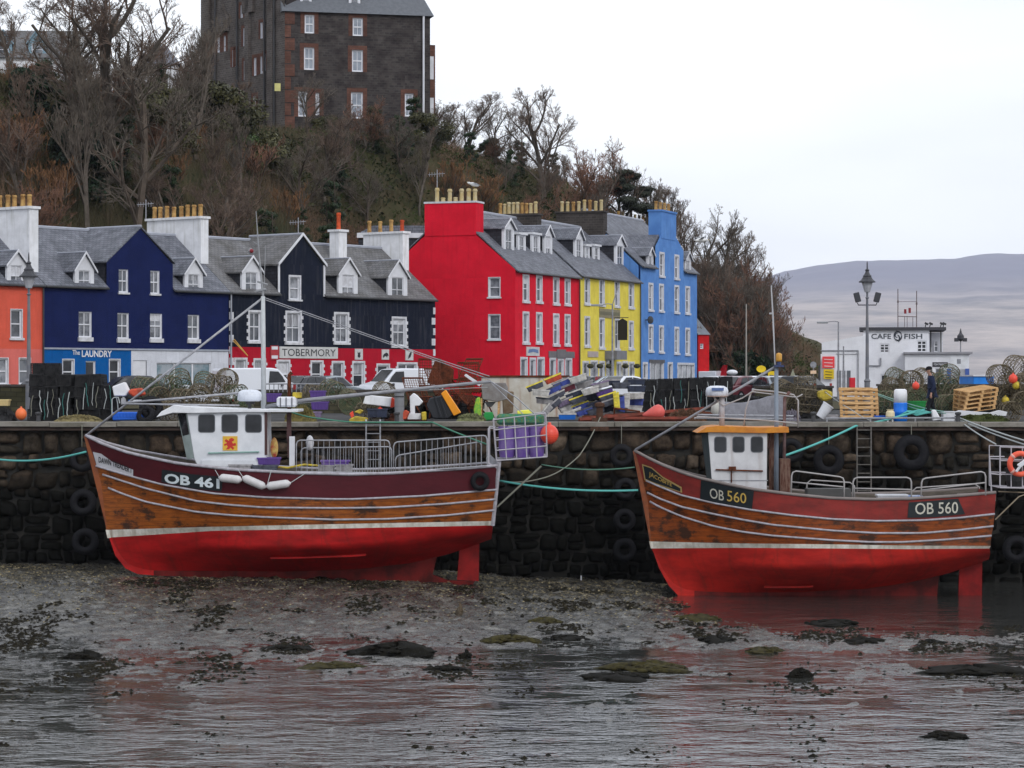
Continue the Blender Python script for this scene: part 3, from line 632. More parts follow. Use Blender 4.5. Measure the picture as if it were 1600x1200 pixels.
g.build('strap', mat('dark_strap', (.1, .1, .12), .8), lr)
g = MB(); px_box(g, 457, 471, 613, 622, 81.6, 81.8); g.build('deck_light', yellow, r1, bevel=.02)
g = MB(); g.tube([at(452, 640, 82.2), at(452, 586, 82.2), at(456, 582, 82.2)], [.06, .06, .07], 8); g.build('exhaust_pipe', rust, r1, smooth=True)
mast = MB(); mast.tube([at(412, 640, 82.2), at(411, 463, 82.2)], [.085, .065], 8); mo = mast.build('mast', mat('mast_paint', (.55, .58, .60), .5), r1, smooth=True)
g = MB(); g.tube([at(411, 463, 82.2), at(405, 400, 82.2), at(400, 330, 82.2)], [.04, .03, .012], 6)
g.tube([at(396, 378, 82.2), at(405, 384, 82.2), at(411, 378, 82.2)], .012, 4); g.tube([at(412, 463, 82.2), at(415, 383, 82.2)], .012, 5)
g.tube([at(402, 440, 82.2), at(418, 445, 82.2)], .035, 5); g.tube([at(400, 455, 82.2), at(416, 452, 82.2)], .05, 6); g.lathe([(.05, 0), (.07, .1), (.04, .2)], at(391, 397, 82.2), 8)
g.build('masthead_gear', mat('aerial_grey', (.30, .31, .33), .5), mo)
g = MB(); g.ball(at(393, 392, 82.1), .07, 6); g.build('red_lamp', mat('red_lamp_glass', (.25, .02, .03), .3), mo)
for nm, a, b, r_ in (('bow_stay', (410, 466, 82.2), (134, 681, 82.2), .038), ('spar', (372, 614, 81.5), (190, 630, 81.9), .035), ('spar', (374, 633.5, 81.3), (190, 631, 81.6), .03)):
    g = MB(); g.tube([at(*a), at(*b)], r_, 7); g.build(nm, steel, r1, smooth=True)
for dx in (0, 3):
    g = MB(); g.tube([at(413, 465 + dx, 82.2), at(680, 560 + dx, 82.2), at(765, 588 + dx * 1.5, 82.2)], .014, 5); g.build('boom_wire', steel, r1)
g = MB(); g.tube([at(413, 636, 82.2), at(480, 625, 82.2), at(767, 596, 82.2)], [.07, .065, .05], 10); g.build('boom', greypaint, r1, smooth=True)
g = MB(); g.tube([at(440, 634, 82.2), at(620, 612, 82.2), at(762, 605, 82.2)], .009, 4); g.build('boom_line', palerope, r1)
g = MB(); g.tube([at(767, 596, 82.2), at(808, 622, 82.1), at(836, 648, 82.0)], .022, 5); g.tube([at(767, 598, 82.2), at(800, 630, 82.1), at(820, 650, 82.0)], .016, 5); g.build('gallows_leg', steel, r1)
# deck barriers
def barrier(root, x0, x1, y0a, y0b, y1a, y1b, D, n, m=steel, r_=.022):
    """rounded frame with upright bars; a = at x0, b = at x1."""
    g = MB(); c = 6; T = lambda x: y0a + (y0b - y0a) * (x - x0) / (x1 - x0); Bt = lambda x: y1a + (y1b - y1a) * (x - x0) / (x1 - x0)
    g.tube([at(x0, Bt(x0), D), at(x0, T(x0) + c, D), at(x0 + 2, T(x0) + 1.6, D), at(x0 + c, T(x0 + c), D), at(x1 - c, T(x1 - c), D), at(x1 - 2, T(x1) + 1.6, D), at(x1, T(x1) + c, D), at(x1, Bt(x1), D)], r_, 6, close=True)
    fr = g.build('barrier_frame', m, root, smooth=True); g = MB()
    for i in range(1, n):
        x = x0 + (x1 - x0) * i / n; g.tube([at(x, T(x), D), at(x, Bt(x), D)], .009, 4)
    g.build('barrier_bars', m, fr); return fr
barrier(r1, 463, 609, 688, 688, 737, 739, 80.35, 17)
barrier(r1, 615, 761, 691, 680, 738, 728, 80.35, 17)
barrier(r1, 618, 752, 712, 690, 742, 735, 83.6, 17)
barrier(r1, 470, 612, 700, 698, 742, 742, 84.1, 17)
# stern cage with tubs
g = MB(); 
def gridface(g, p00, p10, p01, p11, nu, nv, r_):
    for i in range(nu + 1): g.tube([p00.lerp(p10, i / nu), p01.lerp(p11, i / nu)], r_, 4)
    for j in range(nv + 1): g.tube([p00.lerp(p01, j / nv), p10.lerp(p11, j / nv)], r_, 4)
n0, n1 = 80.7, 83.5; q = lambda x, y, D: at(x, y, 81.9) + Vector((0, D - 81.9, 0))
cage = [q(771, 655, n0), q(852, 645, n0), q(776, 718, n0), q(854, 712, n0)]; cb = [p + Vector((0, n1 - n0, 0)) for p in cage]
gridface(g, cage[0], cage[1], cage[2], cage[3], 5, 4, .020); gridface(g, cb[0], cb[1], cb[2], cb[3], 5, 4, .017); gridface(g, cage[0], cb[0], cage[2], cb[2], 4, 4, .016); gridface(g, cage[1], cb[1], cage[3], cb[3], 4, 4, .016); gridface(g, cage[2], cage[3], cb[2], cb[3], 5, 4, .016)
for p in (q(764, 668, n0), q(764, 668, n1)): g.tube([p, p + Vector((.0, 0, -1.1)), p + Vector((.35, 0, -1.3))], .03, 5); g.tube([p, p + Vector((.2, 0, 0))], .02, 5)
g.build('stern_cage', mat('pale_cage_steel', (.48, .46, .50), .5), r1)
g = MB(); g.prism([q(x, y, 81) for x, y in ((764, 740), (782, 736), (782, 728), (766, 712), (760, 715))], (0, 2, 0)); g.build('stern_gallows', greypaint, r1)
def tub(x, y, D, r_, h, m, label, grp=None, tilt=(0, 0, 0)):
    t = thing('storage_tub', (0, 0, 0), label, 'tub', grp)
    MB().lathe([(r_ * .85, 0), (r_, h * .3), (r_, h), (r_ * 1.06, h), (r_ * 1.06, h * .94)], n=16).build('tub_body', m, t, smooth=False)
    MB().lathe([(r_ * .9, h * .86), (.01, h * .86)], n=16, cap=False).build('tub_contents', wetblack, t)
    return place(t, q(x, y, D), tilt)
purp2 = mat('faded_purple_plastic', (.13, .065, .32), .5, (.20, .13, .36), ns=3, obj=True)
for i, (x, D, lb) in enumerate(((792, 81.5, 'purple tub inside the stern cage, the one closest to the orange bulwark post'), (815, 81.5, 'purple tub in the middle of the stern cage'), (838, 81.5, 'purple tub inside the stern cage beside the orange ball buoy'))):
    tub(x, 714, D, .26, .98, purp2, ['purple tub at the wheelhouse end of the stern cage', 'purple tub in the middle of the stern cage', 'purple tub inside the stern cage beside the orange ball buoy'][i], 'purple tubs in the stern cage')
g = MB(); px_box(g, 776, 850, 647, 664, 81.6, 82.5); tag(g.build('net_bundle', mat('green_net', C(40, 110, 95), .9, C(90, 110, 70), ns=9, bump=.6, bs=30), bevel=.08), 'green netting laid on the purple tubs in the stern cage', 'net')
def ball_buoy(name, p, r_, m, label, group=None, sq=(1, 1, 1.08)):
    t = thing(name, p, label, 'buoy', group); MB().ball(p, r_, 12, sq).build('float', m, t, smooth=True)
    MB().lathe([(r_ * .22, 0), (r_ * .16, r_ * .3), (.01, r_ * .32)], Vector(p) + Vector((0, 0, r_ * 1.02)), 8).build('eye', m, t); return t
ball_buoy('ball_buoy', q(858, 678, 81.2), .29, buoyred, 'bright orange ball buoy hanging behind the stern cage')
g = MB(); g.tube([at(777, 792, 81), at(846, 728, 81)], .03, 6); g.build('stern_spar', greyrope, r1)
# tyres
def tyre(p, r_, axis, label, group='tyres hung as fenders', w=.2, m=rubber):
    t = thing('tyre', (0, 0, 0), label, 'tyre', group)
    pr = []
    for i in range(13):
        a = R(-150 + 300 * i / 12); pr.append((r_ - .30 * r_ + .30 * r_ * math.cos(a), w / 2 * math.sin(a) * (1.15 if abs(math.sin(a)) > .8 else 1)))
    MB().lathe(pr, n=28, cap=False).build('tyre_wall', m, t, smooth=True)
    MB().lathe([(r_ * .985, -w * .25), (r_ * 1.012, -w * .2), (r_ * 1.012, -w * .06), (r_ * .985, -w * .03), (r_ * .985, w * .03), (r_ * 1.012, w * .06), (r_ * 1.012, w * .2), (r_ * .985, w * .25)], n=28, cap=False).build('tread', m, t)
    e = Vector((0, 0, 1)).rotation_difference(Vector(axis).normalized()).to_euler(); return place(t, p, e)
tyre(b1.surf(750, 752, .14), .30, (0, 1, .05), 'small tyre hung over the stern quarter of the maroon boat', w=.18)
for i, (x0, y0, x1, y1) in enumerate(((343, 746, 377, 750), (380, 746, 414, 761), (417, 760, 453, 755))):
    a, b = b1.surf(x0, y0, .18), b1.surf(x1, y1, .18); d = (b - a); Ln = d.length
    t = thing('fender', a, ['white fender nearest the number board', 'white fender in the middle of the three on the maroon boat', 'white fender of the three farthest from the bow'][i], 'fender', 'white fenders on the maroon bulwark')
    MB().lathe([(.03, -.03), (.05, .0), (.11, .05), (.13, .12), (.13, Ln - .12), (.11, Ln - .05), (.05, Ln), (.03, Ln + .03)], a, 14, axis=d).build('fender_body', mat('fender_vinyl', (.62, .61, .62), .5, (.48, .47, .47), obj=True), t, smooth=True)
    for x in ((336, 341), (372, 380), (424, 416))[i][:1]:
        MB().tube([b1.surf(x, 734, .04), a if i < 2 else b1.surf(417, 760, .18)], .012, 4).build('lanyard', palerope, t)
    if i == 2: MB().tube([b, b1.surf(478, 739, .04)], .012, 4).build('lanyard', palerope, t)
# deck goods
def crate(w, d, h, m, label, loc, rot=(0, 0, 0), cat='crate', name='fish_box', group=None, rimm=None, base=None):
    """open fish box with tapered ribbed sides and a rim."""
    t = thing(name, (0, 0, 0), label, cat, group); g = MB(); a, b, k = w / 2, d / 2, .9; th = .02
    def ring(s_, z): return [(-a * s_, -b * s_, z), (a * s_, -b * s_, z), (a * s_, b * s_, z), (-a * s_, b * s_, z)]
    vs = ring(k, 0) + ring(1, h) + [(x * .93, y * .93, z) for x, y, z in ring(1, h)] + [(x * .9, y * .9, z) for x, y, z in ring(k, .03)]
    fs = [(3, 2, 1, 0), (12, 13, 14, 15)] + [(i, (i + 1) % 4, 4 + (i + 1) % 4, 4 + i) for i in range(4)] + [(4 + i, 4 + (i + 1) % 4, 8 + (i + 1) % 4, 8 + i) for i in range(4)] + [(8 + i, 8 + (i + 1) % 4, 12 + (i + 1) % 4, 12 + i) for i in range(4)]
    g.add(vs, fs)
    for x in np.linspace(-.75, .75, 5): g.box((x * a, -b * .965, h * .45), (.025, .03, h * .7)); g.box((x * a, b * .965, h * .45), (.025, .03, h * .7))
    g.build('box_shell', m, t)
    g = MB()
    for s_ in (-1, 1): g.box((0, s_ * b, h - .02), (w + .03, .03, .05)); g.box((s_ * a, 0, h - .02), (.03, d - .01, .048))
    g.build('rim', rimm or m, t); return place(t, loc, rot)
greycr = mat('grey_plastic_crate', C(150, 148, 150), .6, C(115, 112, 115), ns=5, obj=True)
darkcr = mat('slate_grey_crate', C(75, 78, 90), .6, C(50, 52, 60), ns=5, obj=True)
crate(.72, .45, .24, greycr, 'pale grey fish box on the boat deck below the wheelhouse', q(383, 735, 80.6))
crate(.78, .45, .24, darkcr, 'dark grey fish box on the deck under the purple one', q(421, 736, 80.5))
crate(.74, .45, .22, purple, 'purple fish box on the deck beside the wheelhouse door', q(425, 724, 80.9), (0, 0, .1))
crate(.5, .45, .26, greycr, 'grey fish box behind the first deck barrier, one end', q(512, 738, 81.3)); crate(.55, .45, .28, greycr, 'grey fish box behind the deck barrier beside its twin', q(540, 738, 81.3), (0, 0, .05))
crate(.9, .5, .16, purp2, 'flat purple tray on the grey boxes behind the barrier', q(526, 726, 81.3))
rope('hose', [q(432, 727, 80.7), q(455, 729, 80.7), q(480, 724, 80.7), q(500, 726, 80.9)], .035, yellow, 'yellow hose lying along the maroon boat deck', cat='hose', n=5)
g = MB(); g.ball(q(428, 700, 82.), .16, 8, (.8, .8, 2.1)); tag(g.build('oilskin_bundle', mat('yellow_oilskin', C(215, 190, 110), .7, C(190, 70, 60), ns=4, obj=True), smooth=True), 'yellow and red oilskins hung by the wheelhouse door', 'oilskins')
g = MB(); g.ball(q(478, 694, 83.5), .13, 10, (1, 1, 1.9)); tag(g.build('pear_buoy', offwhite, smooth=True), 'dirty white buoy hanging under a tangle of nets', 'buoy')

# ---- the second boat
r2 = thing('fishing_boat', (xz(1280, 82), 82, -5.3), 'wooden fishing boat numbered OB 560 with red bulwark and orange-roofed wheelhouse', 'fishing boat')
b2 = Boat(r2, 82.2, 2.0, [
    [(992, 705), (1014, 717), (1037, 728), (1065, 739), (1095, 748), (1135, 757), (1176, 765), (1237, 773), (1299, 779), (1360, 781), (1420, 780), (1500, 775), (1556, 770)],
    [(1003, 748), (1030, 760), (1065, 774), (1115, 786), (1176, 797), (1237, 805), (1299, 811), (1370, 814), (1441, 813), (1500, 809), (1554, 803)],
    [(1008, 768), (1030, 779), (1065, 792), (1114, 803), (1160, 812), (1207, 820), (1299, 829), (1370, 833), (1441, 833), (1500, 828), (1552, 822)],
    [(1011, 781), (1030, 792), (1065, 807), (1114, 822), (1160, 831), (1207, 837), (1299, 844), (1360, 847), (1410, 847), (1480, 843), (1549, 837)],
    [(1016, 846), (1150, 849), (1299, 850.5), (1420, 852.5), (1548, 853)], [(1018, 857), (1150, 856), (1299, 857), (1420, 858), (1546, 857)]],
    [(1046, 915), (1075, 924), (1150, 926), (1250, 925), (1350, 920), (1420, 910), (1480, 896), (1544, 874)], transom=.76)
b2.build(redbrown, varn2, boot, antif2, mat('grey_wood_rail', (.24, .21, .20), .8, obj=True), lav,
    ([(989, 705), (1001, 706), (1006, 740), (1017, 790), (1033, 847), (1016, 847)], stemv, [(1016, 847), (1032, 847), (1044, 885), (1058, 908), (1085, 922), (1085, 933), (1060, 931), (1045, 915), (1030, 888)]),
    [(1080, 920), (1250, 922), (1420, 900), (1470, 885), (1466, 910), (1463, 945), (1533, 947), (1533, 958), (1300, 950), (1080, 934)],
    [(1500, 866), (1535, 860), (1534, 948), (1497, 948)], starts=(.012, .006, .008))
g = MB(); g.prism([at(x, y, 82.1) for x, y in ((1014.5, 846), (1034, 846), (1037, 857), (1017, 857))], (0, .19, 0)); g.build('boot_band', boot, r2)
blkb = MATS.get('black_board') or mat('black_board', (.012, .012, .015), .45)
gold = mat('gold_lettering', (.62, .42, .10), .5); cream = mat('cream_lettering', (.60, .58, .50), .5); goldb = mat('gold_border', (.45, .32, .12), .5)
b2.plate('name_board_border', goldb, ([(1003, 725), (1018, 730), (1036, 745), (1065, 761)], [(1007, 750), (1025, 757), (1045, 764), (1066, 770)]), out=.016)
pl = b2.plate('name_board', blkb, ([(1005, 727.5), (1018, 732), (1036, 747.5), (1063, 763)], [(1008.5, 748), (1025, 755), (1045, 761.5), (1063, 768)]), out=.03, label='black bow board with gold lettering')
b2.text('lettering', gold, 'JACOBITE', (1014, 746), (1050, 762), 9.5, 6, pl, .008, out=.045)
pl = b2.plate('number_board', blkb, ([(1095, 750), (1135, 759), (1178, 767)], [(1094, 782), (1135, 789), (1175, 796)]), out=.02, label='black number board near the bow')
b2.text('lettering', cream, 'OB', (1109, 778), (1131, 783), 16, 16, pl, .004, out=.036); b2.text('lettering', gold, '560', (1136, 783), (1166, 787), 17, 16, pl, .004, out=.036)
pl = b2.plate('number_board', blkb, ([(1420, 785), (1462, 782), (1497, 779)], [(1418, 809), (1462, 808), (1508, 803)]), out=.02, label='black number board near the stern')
b2.text('lettering', cream, 'OB 560', (1430, 804), (1497, 802), 18, 18, pl, .006, out=.036)
bilge_keel(b2, .30, .45, 10, antif2)
WH = 80.9
whw = mat('wheelhouse_offwhite', (.62, .62, .64), .5, (.50, .50, .52), ns=1.5, streak=(.2, .12, .08), sstr=.35)
g = MB(); g.prism([at(x, y, WH) for x, y in ((1106, 675), (1199, 674), (1198, 767), (1112, 753))], (0, 1.9, 0)); wh = g.build('wheelhouse', whw, r2, bevel=.015)
g = MB(); V = [at(1099, 678, WH + .5), at(1106, 675, WH), at(1112, 753, WH), at(1108, 752, WH + .5)]; g.add(V + [v + Vector((0, 1, 0)) for v in V], [(0, 1, 2, 3), (0, 3, 7, 4), (0, 1, 5, 4)]); g.build('front_panel', mat('dark_green_trim', (.05, .07, .08), .5), wh)
for x0, x1 in ((1116, 1135.5), (1144.5, 1163.5), (1173, 1192.5)): boat_window(wh, x0, x1, 682, 707, WH)
g = MB(); g.prism([at(x, y, WH - .15) for x, y in ((1089, 676.5), (1104, 667.5), (1120, 665.5), (1190, 668), (1232, 667), (1233, 676), (1190, 677), (1110, 675.5))], (0, 2.2, 0)); g.build('roof', mat('orange_roof_paint', (.62, .24, .02), .55, (.5, .17, .02), ns=3), wh, bevel=.01)
g = MB(); g.tube([at(1118, 734, WH - .05), at(1192, 736, WH - .05)], .025, 6); px_box(g, 1139, 1150, 729, 736, WH - .09, WH); g.tube([at(1143, 736, WH - .05), at(1143, 754, WH - .03)], .02, 5); g.build('handrail', rust, wh)
g = MB(); px_box(g, 1107, 1200, 750, 751.4, WH - .015, WH + .01); g.build('belting', greypaint, wh)
dome(r2, 1102.5, 1138, 603, 620, 81.6)
g = MB(); px_box(g, 1112, 1131, 606, 610.5, 81.2, 81.25); g.build('maker_plate', mat('blue_plate', (.10, .16, .35), .5), r2)
g = MB(); g.tube([at(1128, 619, 81.6), at(1128, 668, 81.6)], .085, 8); g.build('radar_post', mat('post_grey', (.45, .43, .45), .6), r2, smooth=True)
g = MB(); g.tube([at(1213, 766, 81.4), at(1213, 573, 81.4)], [.08, .065], 8); mo = g.build('mast', mat('blue_grey_mast', (.22, .26, .32), .5), r2, smooth=True)
g = MB(); g.tube([at(1225, 766, 82), at(1226, 622, 82), at(1234, 612, 82)], .055, 7); g.tube([at(1206, 668, 81.3), at(1200, 700, 81.3)], .03, 5); g.build('gallows_post', mat('rusty_pink_paint', (.22, .15, .15), .7, (.12, .05, .04), obj=True), r2, smooth=True)
g = MB(); px_box(g, 1202, 1210, 678, 769, 82.0, 82.2); px_box(g, 1219, 1235, 717, 772, 81.6, 82.2); g.build('winch_post', mat('weathered_timber', (.20, .13, .10), .85, (.10, .04, .03), ns=3, stretch=(5, 1, 1)), r2)
g = MB(); g.box(at(1217, 572, 81.4), (.3, .3, .06)); g.lathe([(.07, 0), (.07, .16), (.03, .2)], at(1217, 571, 81.4), 8); g.build('mast_cap', mat('navy_cap', (.04, .06, .16), .5), mo)
g = MB(); g.lathe([(.09, 0), (.10, .05), (.10, .22), (.06, .27), (.01, .28)], at(1217, 565, 81.4), 10); g.build('mast_lamp', mat('amber_lamp', (.60, .30, .04), .4), mo, smooth=True)
g = MB(); g.tube([at(1211, 570, 81.4), at(1208, 500, 81.4), at(1205, 446, 81.4)], [.018, .03, .02], 5); g.tube([at(1202, 490, 81.4), at(1208, 490, 81.4)], .03, 5); g.build('whip_aerial', mat('aerial_white', (.5, .5, .52), .5), mo)
g = MB(); g.tube([at(1212, 573, 81.4), at(993, 703, 82.1)], .042, 7); g.build('bow_stay', greypaint, r2, smooth=True)
g = MB(); g.tube([at(1110, 616, 81.6), at(1130, 634, 81.5), at(1160, 622, 81.5), at(1175, 612, 81.5), at(1245, 621, 81.5), at(1254, 616, 81.5)], .022, 5)
g.tube([at(1170, 618, 82), at(1178, 609, 82), at(1210, 612, 82), at(1240, 617, 82), at(1247, 626, 82), at(1247, 668, 82)], .03, 6); g.tube([at(1174, 612, 82), at(1165, 640, 82), at(1162, 668, 82)], .025, 6); g.tube([at(1085, 655, 81.2), at(1090, 651, 81.2), at(1200, 657, 81.2), at(1246, 662, 81.2)], .025, 5)
g.build('roof_rails', mat('pale_rail', (.42, .40, .40), .6), r2, smooth=True)
for x0, x1, yt0, yt1, yb0, yb1, ym0, ym1 in ((1237, 1319, 736, 745, 772, 777, 753, 761), (1333, 1424, 746, 746, 778, 780, 763, 765), (1440, 1540, 747, 737, 778, 774, 766, 754)):
    g = MB(); D = 80.35
    g.tube([at(x0 - 1, yb0, D), at(x0, yt0 + 7, D), at(x0 + 2, yt0 + 2, D), at(x0 + 7, yt0, D), at(x1 - 7, yt1, D), at(x1 - 2, yt1 + 2, D), at(x1, yt1 + 7, D), at(x1, yb1, D)], .026, 6)
    g.tube([at(x0, ym0, D), at(x1, ym1, D)], .022, 6); g.build('deck_rail', mat('pale_rail', (.42, .40, .40), .6), r2, smooth=True)
for x0, x1, yt0, yt1, yb0, yb1, ym0, ym1 in ((1260, 1335, 750, 754, 778, 780, 765, 768), (1425, 1530, 762, 756, 780, 776, 770, 766)):
    g = MB(); D = 84.1; g.tube([at(x0, yb0, D), at(x0 + 1, yt0 + 5, D), at(x0 + 7, yt0, D), at(x1 - 7, yt1, D), at(x1, yt1 + 5, D), at(x1, yb1, D)], .024, 6); g.build('deck_rail', mat('pale_rail', (.42, .40, .40), .6), r2, smooth=True)
g = MB(); px_box(g, 1496, 1556, 771, 783, 80.9, 81.); g.build('quarter_board', mat('grey_wood_rail', (.24, .21, .20), .8, obj=True), r2)
crate(.95, .5, .22, white, 'white box on the deck of the second boat behind the middle rail', q(1386, 781, 80.9)); crate(.85, .5, .2, mat('blue_white_plastic', (.18, .30, .60), .5, (.6, .62, .66), ns=6, obj=True), 'blue and white box on the deck of the second boat', q(1411, 782, 81.0))
g = MB(); px_box(g, 1262, 1330, 764, 778, 82.2, 83); g.build('hatch', mat('dark_hatch', (.08, .08, .08), .7), r2)
# platform at the stern, with a lifebuoy
g = MB(); a_, b_, c_, d_ = q(1553, 697, 80.9), q(1640, 700, 80.9), q(1553, 760, 80.9), q(1640, 762, 80.9); o_ = Vector((0, 1.8, 0))
gridface(g, a_, b_, c_, d_, 5, 3, .018); gridface(g, a_ + o_, b_ + o_, c_ + o_, d_ + o_, 5, 3, .016); gridface(g, c_, d_, c_ + o_, d_ + o_, 5, 3, .016)
g.tube([q(1537, 712, 80.9), q(1560, 712, 80.9)], .02, 5); g.tube([q(1537, 712, 80.9), q(1540, 765, 80.9)], .025, 5); g.tube([q(1537, 738, 80.9), q(1556, 740, 80.9)], .02, 5); g.build('stern_platform', mat('pale_cage_steel', (.48, .46, .50), .5), r2)
def lifebuoy(p, r_, label, tiltx=90):
    t = thing('lifebuoy', (0, 0, 0), label, 'lifebuoy'); g = MB(); n = 28
    g.tube([(r_ * math.cos(6.2832 * i / n), r_ * math.sin(6.2832 * i / n), 0) for i in range(n)], r_ * .26, 10, close=True); g.build('ring', mat('faded_orange_ring', C(225, 95, 70), .6, C(200, 75, 55), obj=True), t, smooth=True)
    for k in range(4):
        g = MB(); a = R(45 + 90 * k); c, s_ = math.cos(a), math.sin(a)
        g.tube([(r_ * math.cos(a + d), r_ * math.sin(a + d), 0) for d in (-.12, 0, .12)], r_ * .275, 10); g.build('band', mat('band_pink', C(205, 150, 140), .6), t, smooth=True)
    return place(t, p, (R(tiltx), 0, 0))
lifebuoy(q(1583, 723, 80.75), .33, 'orange lifebuoy hung on the stern platform of the second boat')
g = MB(); g.box(q(1585, 722, 80.6), (.34, .1, .14), (0, R(-35), 0)); g.tube([q(1575, 735, 80.6), q(1590, 715, 80.6)], .05, 6); tag(g.build('rescue_lamp', whg, bevel=.02), 'white rescue lamp tied inside the orange lifebuoy', 'lamp')
tub(1585, 760, 81.8, .3, .6, black, 'black tub on the stern platform behind the lifebuoy')
g = MB(); g.tube([at(1555, 812, 81), at(1592, 776, 81)], .022, 5); g.tube([at(1592, 776, 81), at(1610, 770, 82), at(1560, 768, 82)], .02, 5); g.build('stern_spar', mat('pole_wood', (.3, .25, .18), .8), r2)
# ================= buildings
class Fac:
    """vertical plane through P0 along d; n points outwards."""
    def __init__(s, P, d): s.o, s.d = Vector(P), Vector(d); s.n = Vector((d[1], -d[0], 0))
    def u(s, px): k = (px - 800) / F; return (k * s.o.y - s.o.x) / (s.d.x - k * s.d.y)
    def z(s, py, px): return EYE - (py - HY) / F * (s.o.y + s.u(px) * s.d.y)
    def p(s, u, z, out=0.): return Vector((s.o.x + s.d.x * u + s.n.x * out, s.o.y + s.d.y * u + s.n.y * out, z))
    def rect(s, x0, x1, y0, y1):
        c = (x0 + x1) / 2; return (s.u(x0), s.u(x1), s.z(y1, c), s.z(y0, c))
    def back(s, b): return Fac(s.o - s.n * b, s.d)
    def bar(s, g, u0, u1, z0, z1, o0, o1): return g.frame(Vector((s.o.x, s.o.y, 0)), s.d, UP, s.n, u0, u1, z0, z1, o0, o1)
def wall_mesh(g, f, rects, holes, tris=(), dep=.16):
    us = sorted({round(v, 4) for r in list(rects) + list(holes) for v in r[:2]}); zs = sorted({round(v, 4) for r in list(rects) + list(holes) for v in r[2:]})
    for i in range(len(us) - 1):
        for j in range(len(zs) - 1):
            cu, cz = (us[i] + us[i + 1]) / 2, (zs[j] + zs[j + 1]) / 2
            if any(r[0] < cu < r[1] and r[2] < cz < r[3] for r in rects) and not any(r[0] < cu < r[1] and r[2] < cz < r[3] for r in holes):
                g.add([f.p(us[i], zs[j]), f.p(us[i + 1], zs[j]), f.p(us[i + 1], zs[j + 1]), f.p(us[i], zs[j + 1])], [(0, 1, 2, 3)])
    for t in tris: g.poly([f.p(u, z) for u, z in t])
def window(root, f, h, mf=None, mg=None, mr=None, style='sash', sill=.0, margin=0., quoin=0, frame_w=.07, dep=.15, name='window', mm=None):
    """real recessed window in opening h: frame, reveal, pane, margin, sill."""
    u0, u1, z0, z1 = h; mf = mf or white; g = MB(); w = frame_w
    a, b = -dep + .02, -dep + .075
    f.bar(g, u0, u0 + w, z0, z1, a, b); f.bar(g, u1 - w, u1, z0, z1, a, b); f.bar(g, u0 + w, u1 - w, z0, z0 + w, a, b); f.bar(g, u0 + w, u1 - w, z1 - w, z1, a, b)
    zm = (z0 + z1) / 2; c = (u0 + u1) / 2
    if style in ('sash', 'sash4'): f.bar(g, u0 + w, u1 - w, zm - w * .45, zm + w * .45, a, b + .01)
    if style == 'sash4': f.bar(g, c - .022, c + .022, z0 + w, z1 - w, a, b - .01)
    if style == 'grid':
        for k in (1, 2): f.bar(g, u0 + w, u1 - w, z0 + (z1 - z0) * k / 3 - .03, z0 + (z1 - z0) * k / 3 + .03, a, b)
        f.bar(g, c - .035, c + .035, z0 + w, z1 - w, a, b + .004)
    if style == 'shop':
        n = max(2, int((u1 - u0) / 1.3))
        for k in range(1, n): f.bar(g, u0 + (u1 - u0) * k / n - .05, u0 + (u1 - u0) * k / n + .05, z0 + w, z1 - w, a, b)
    if style == 'door': f.bar(g, u0 + w, u1 - w, z0 + w, z0 + (z1 - z0) * .38, a, b - .02)
    # reveals
    P = f.p
    g.add([P(u0, z0, 0), P(u0, z1, 0), P(u0, z1, -dep), P(u0, z0, -dep)], [(0, 1, 2, 3)]); g.add([P(u1, z0, 0), P(u1, z1, 0), P(u1, z1, -dep), P(u1, z0, -dep)], [(3, 2, 1, 0)])
    g.add([P(u0, z1, 0), P(u1, z1, 0), P(u1, z1, -dep), P(u0, z1, -dep)], [(0, 1, 2, 3)]); g.add([P(u0, z0, 0), P(u1, z0, 0), P(u1, z0, -dep), P(u0, z0, -dep)], [(3, 2, 1, 0)])
    o = g.build(name, mf, root)
    g = MB(); g.poly([P(u0, z0, -dep + .03), P(u1, z0, -dep + .03), P(u1, z1, -dep + .03), P(u0, z1, -dep + .03)]); g.build('pane', mg or random.choice(GL), o)
    if style.startswith('sash') and random.random() < .42:
        zt_ = z1 - (z1 - z0) * random.choice([.22, .3, .45, .5]); g = MB(); g.poly([P(u0 + w, zt_, -dep + .036), P(u1 - w, zt_, -dep + .036), P(u1 - w, z1 - w, -dep + .036), P(u0 + w, z1 - w, -dep + .036)]); g.build('blind', random.choice([curtain, offwhite, curtain]), o)
    if margin:
        g = MB(); m = margin
        f.bar(g, u0 - m, u0, z0 - .02, z1 + m, .0, .03); f.bar(g, u1, u1 + m, z0 - .02, z1 + m, .0, .03); f.bar(g, u0, u1, z1, z1 + m, .0, .03)
        if quoin:
            n = 4; q = quoin
            for k in range(n):
                za = z0 + (z1 - z0) * (k + .15) / n; zb = z0 + (z1 - z0) * (k + .62) / n
                f.bar(g, u0 - m - q, u0 - m, za, zb, .002, .028); f.bar(g, u1 + m, u1 + m + q, za, zb, .002, .028)
        g.build('margin', mm or offwhite, o)
    if sill:
        g = MB(); e = margin + .06; f.bar(g, u0 - e, u1 + e, z0 - sill, z0 - .0, -.02, .10); g.build('sill', mm or offwhite, o)
    return o
def gm(name, c1, c2, ns=.9): return mat(name, c1, .1, c2, ns=ns, spec=.7, obj=True, lo=.42, hi=.58)
GL = [gm('glass_a', (.07, .08, .10), (.16, .17, .19)), gm('glass_b', (.05, .055, .07), (.22, .23, .26), 1.3), gm('glass_c', (.10, .11, .13), (.04, .045, .055), 1.1), gm('glass_curtained', (.30, .31, .34), (.10, .11, .13), 1.2)]
GD = [glassdark, gm('glass_dark', (.02, .02, .025), (.07, .075, .09), 1.5)]
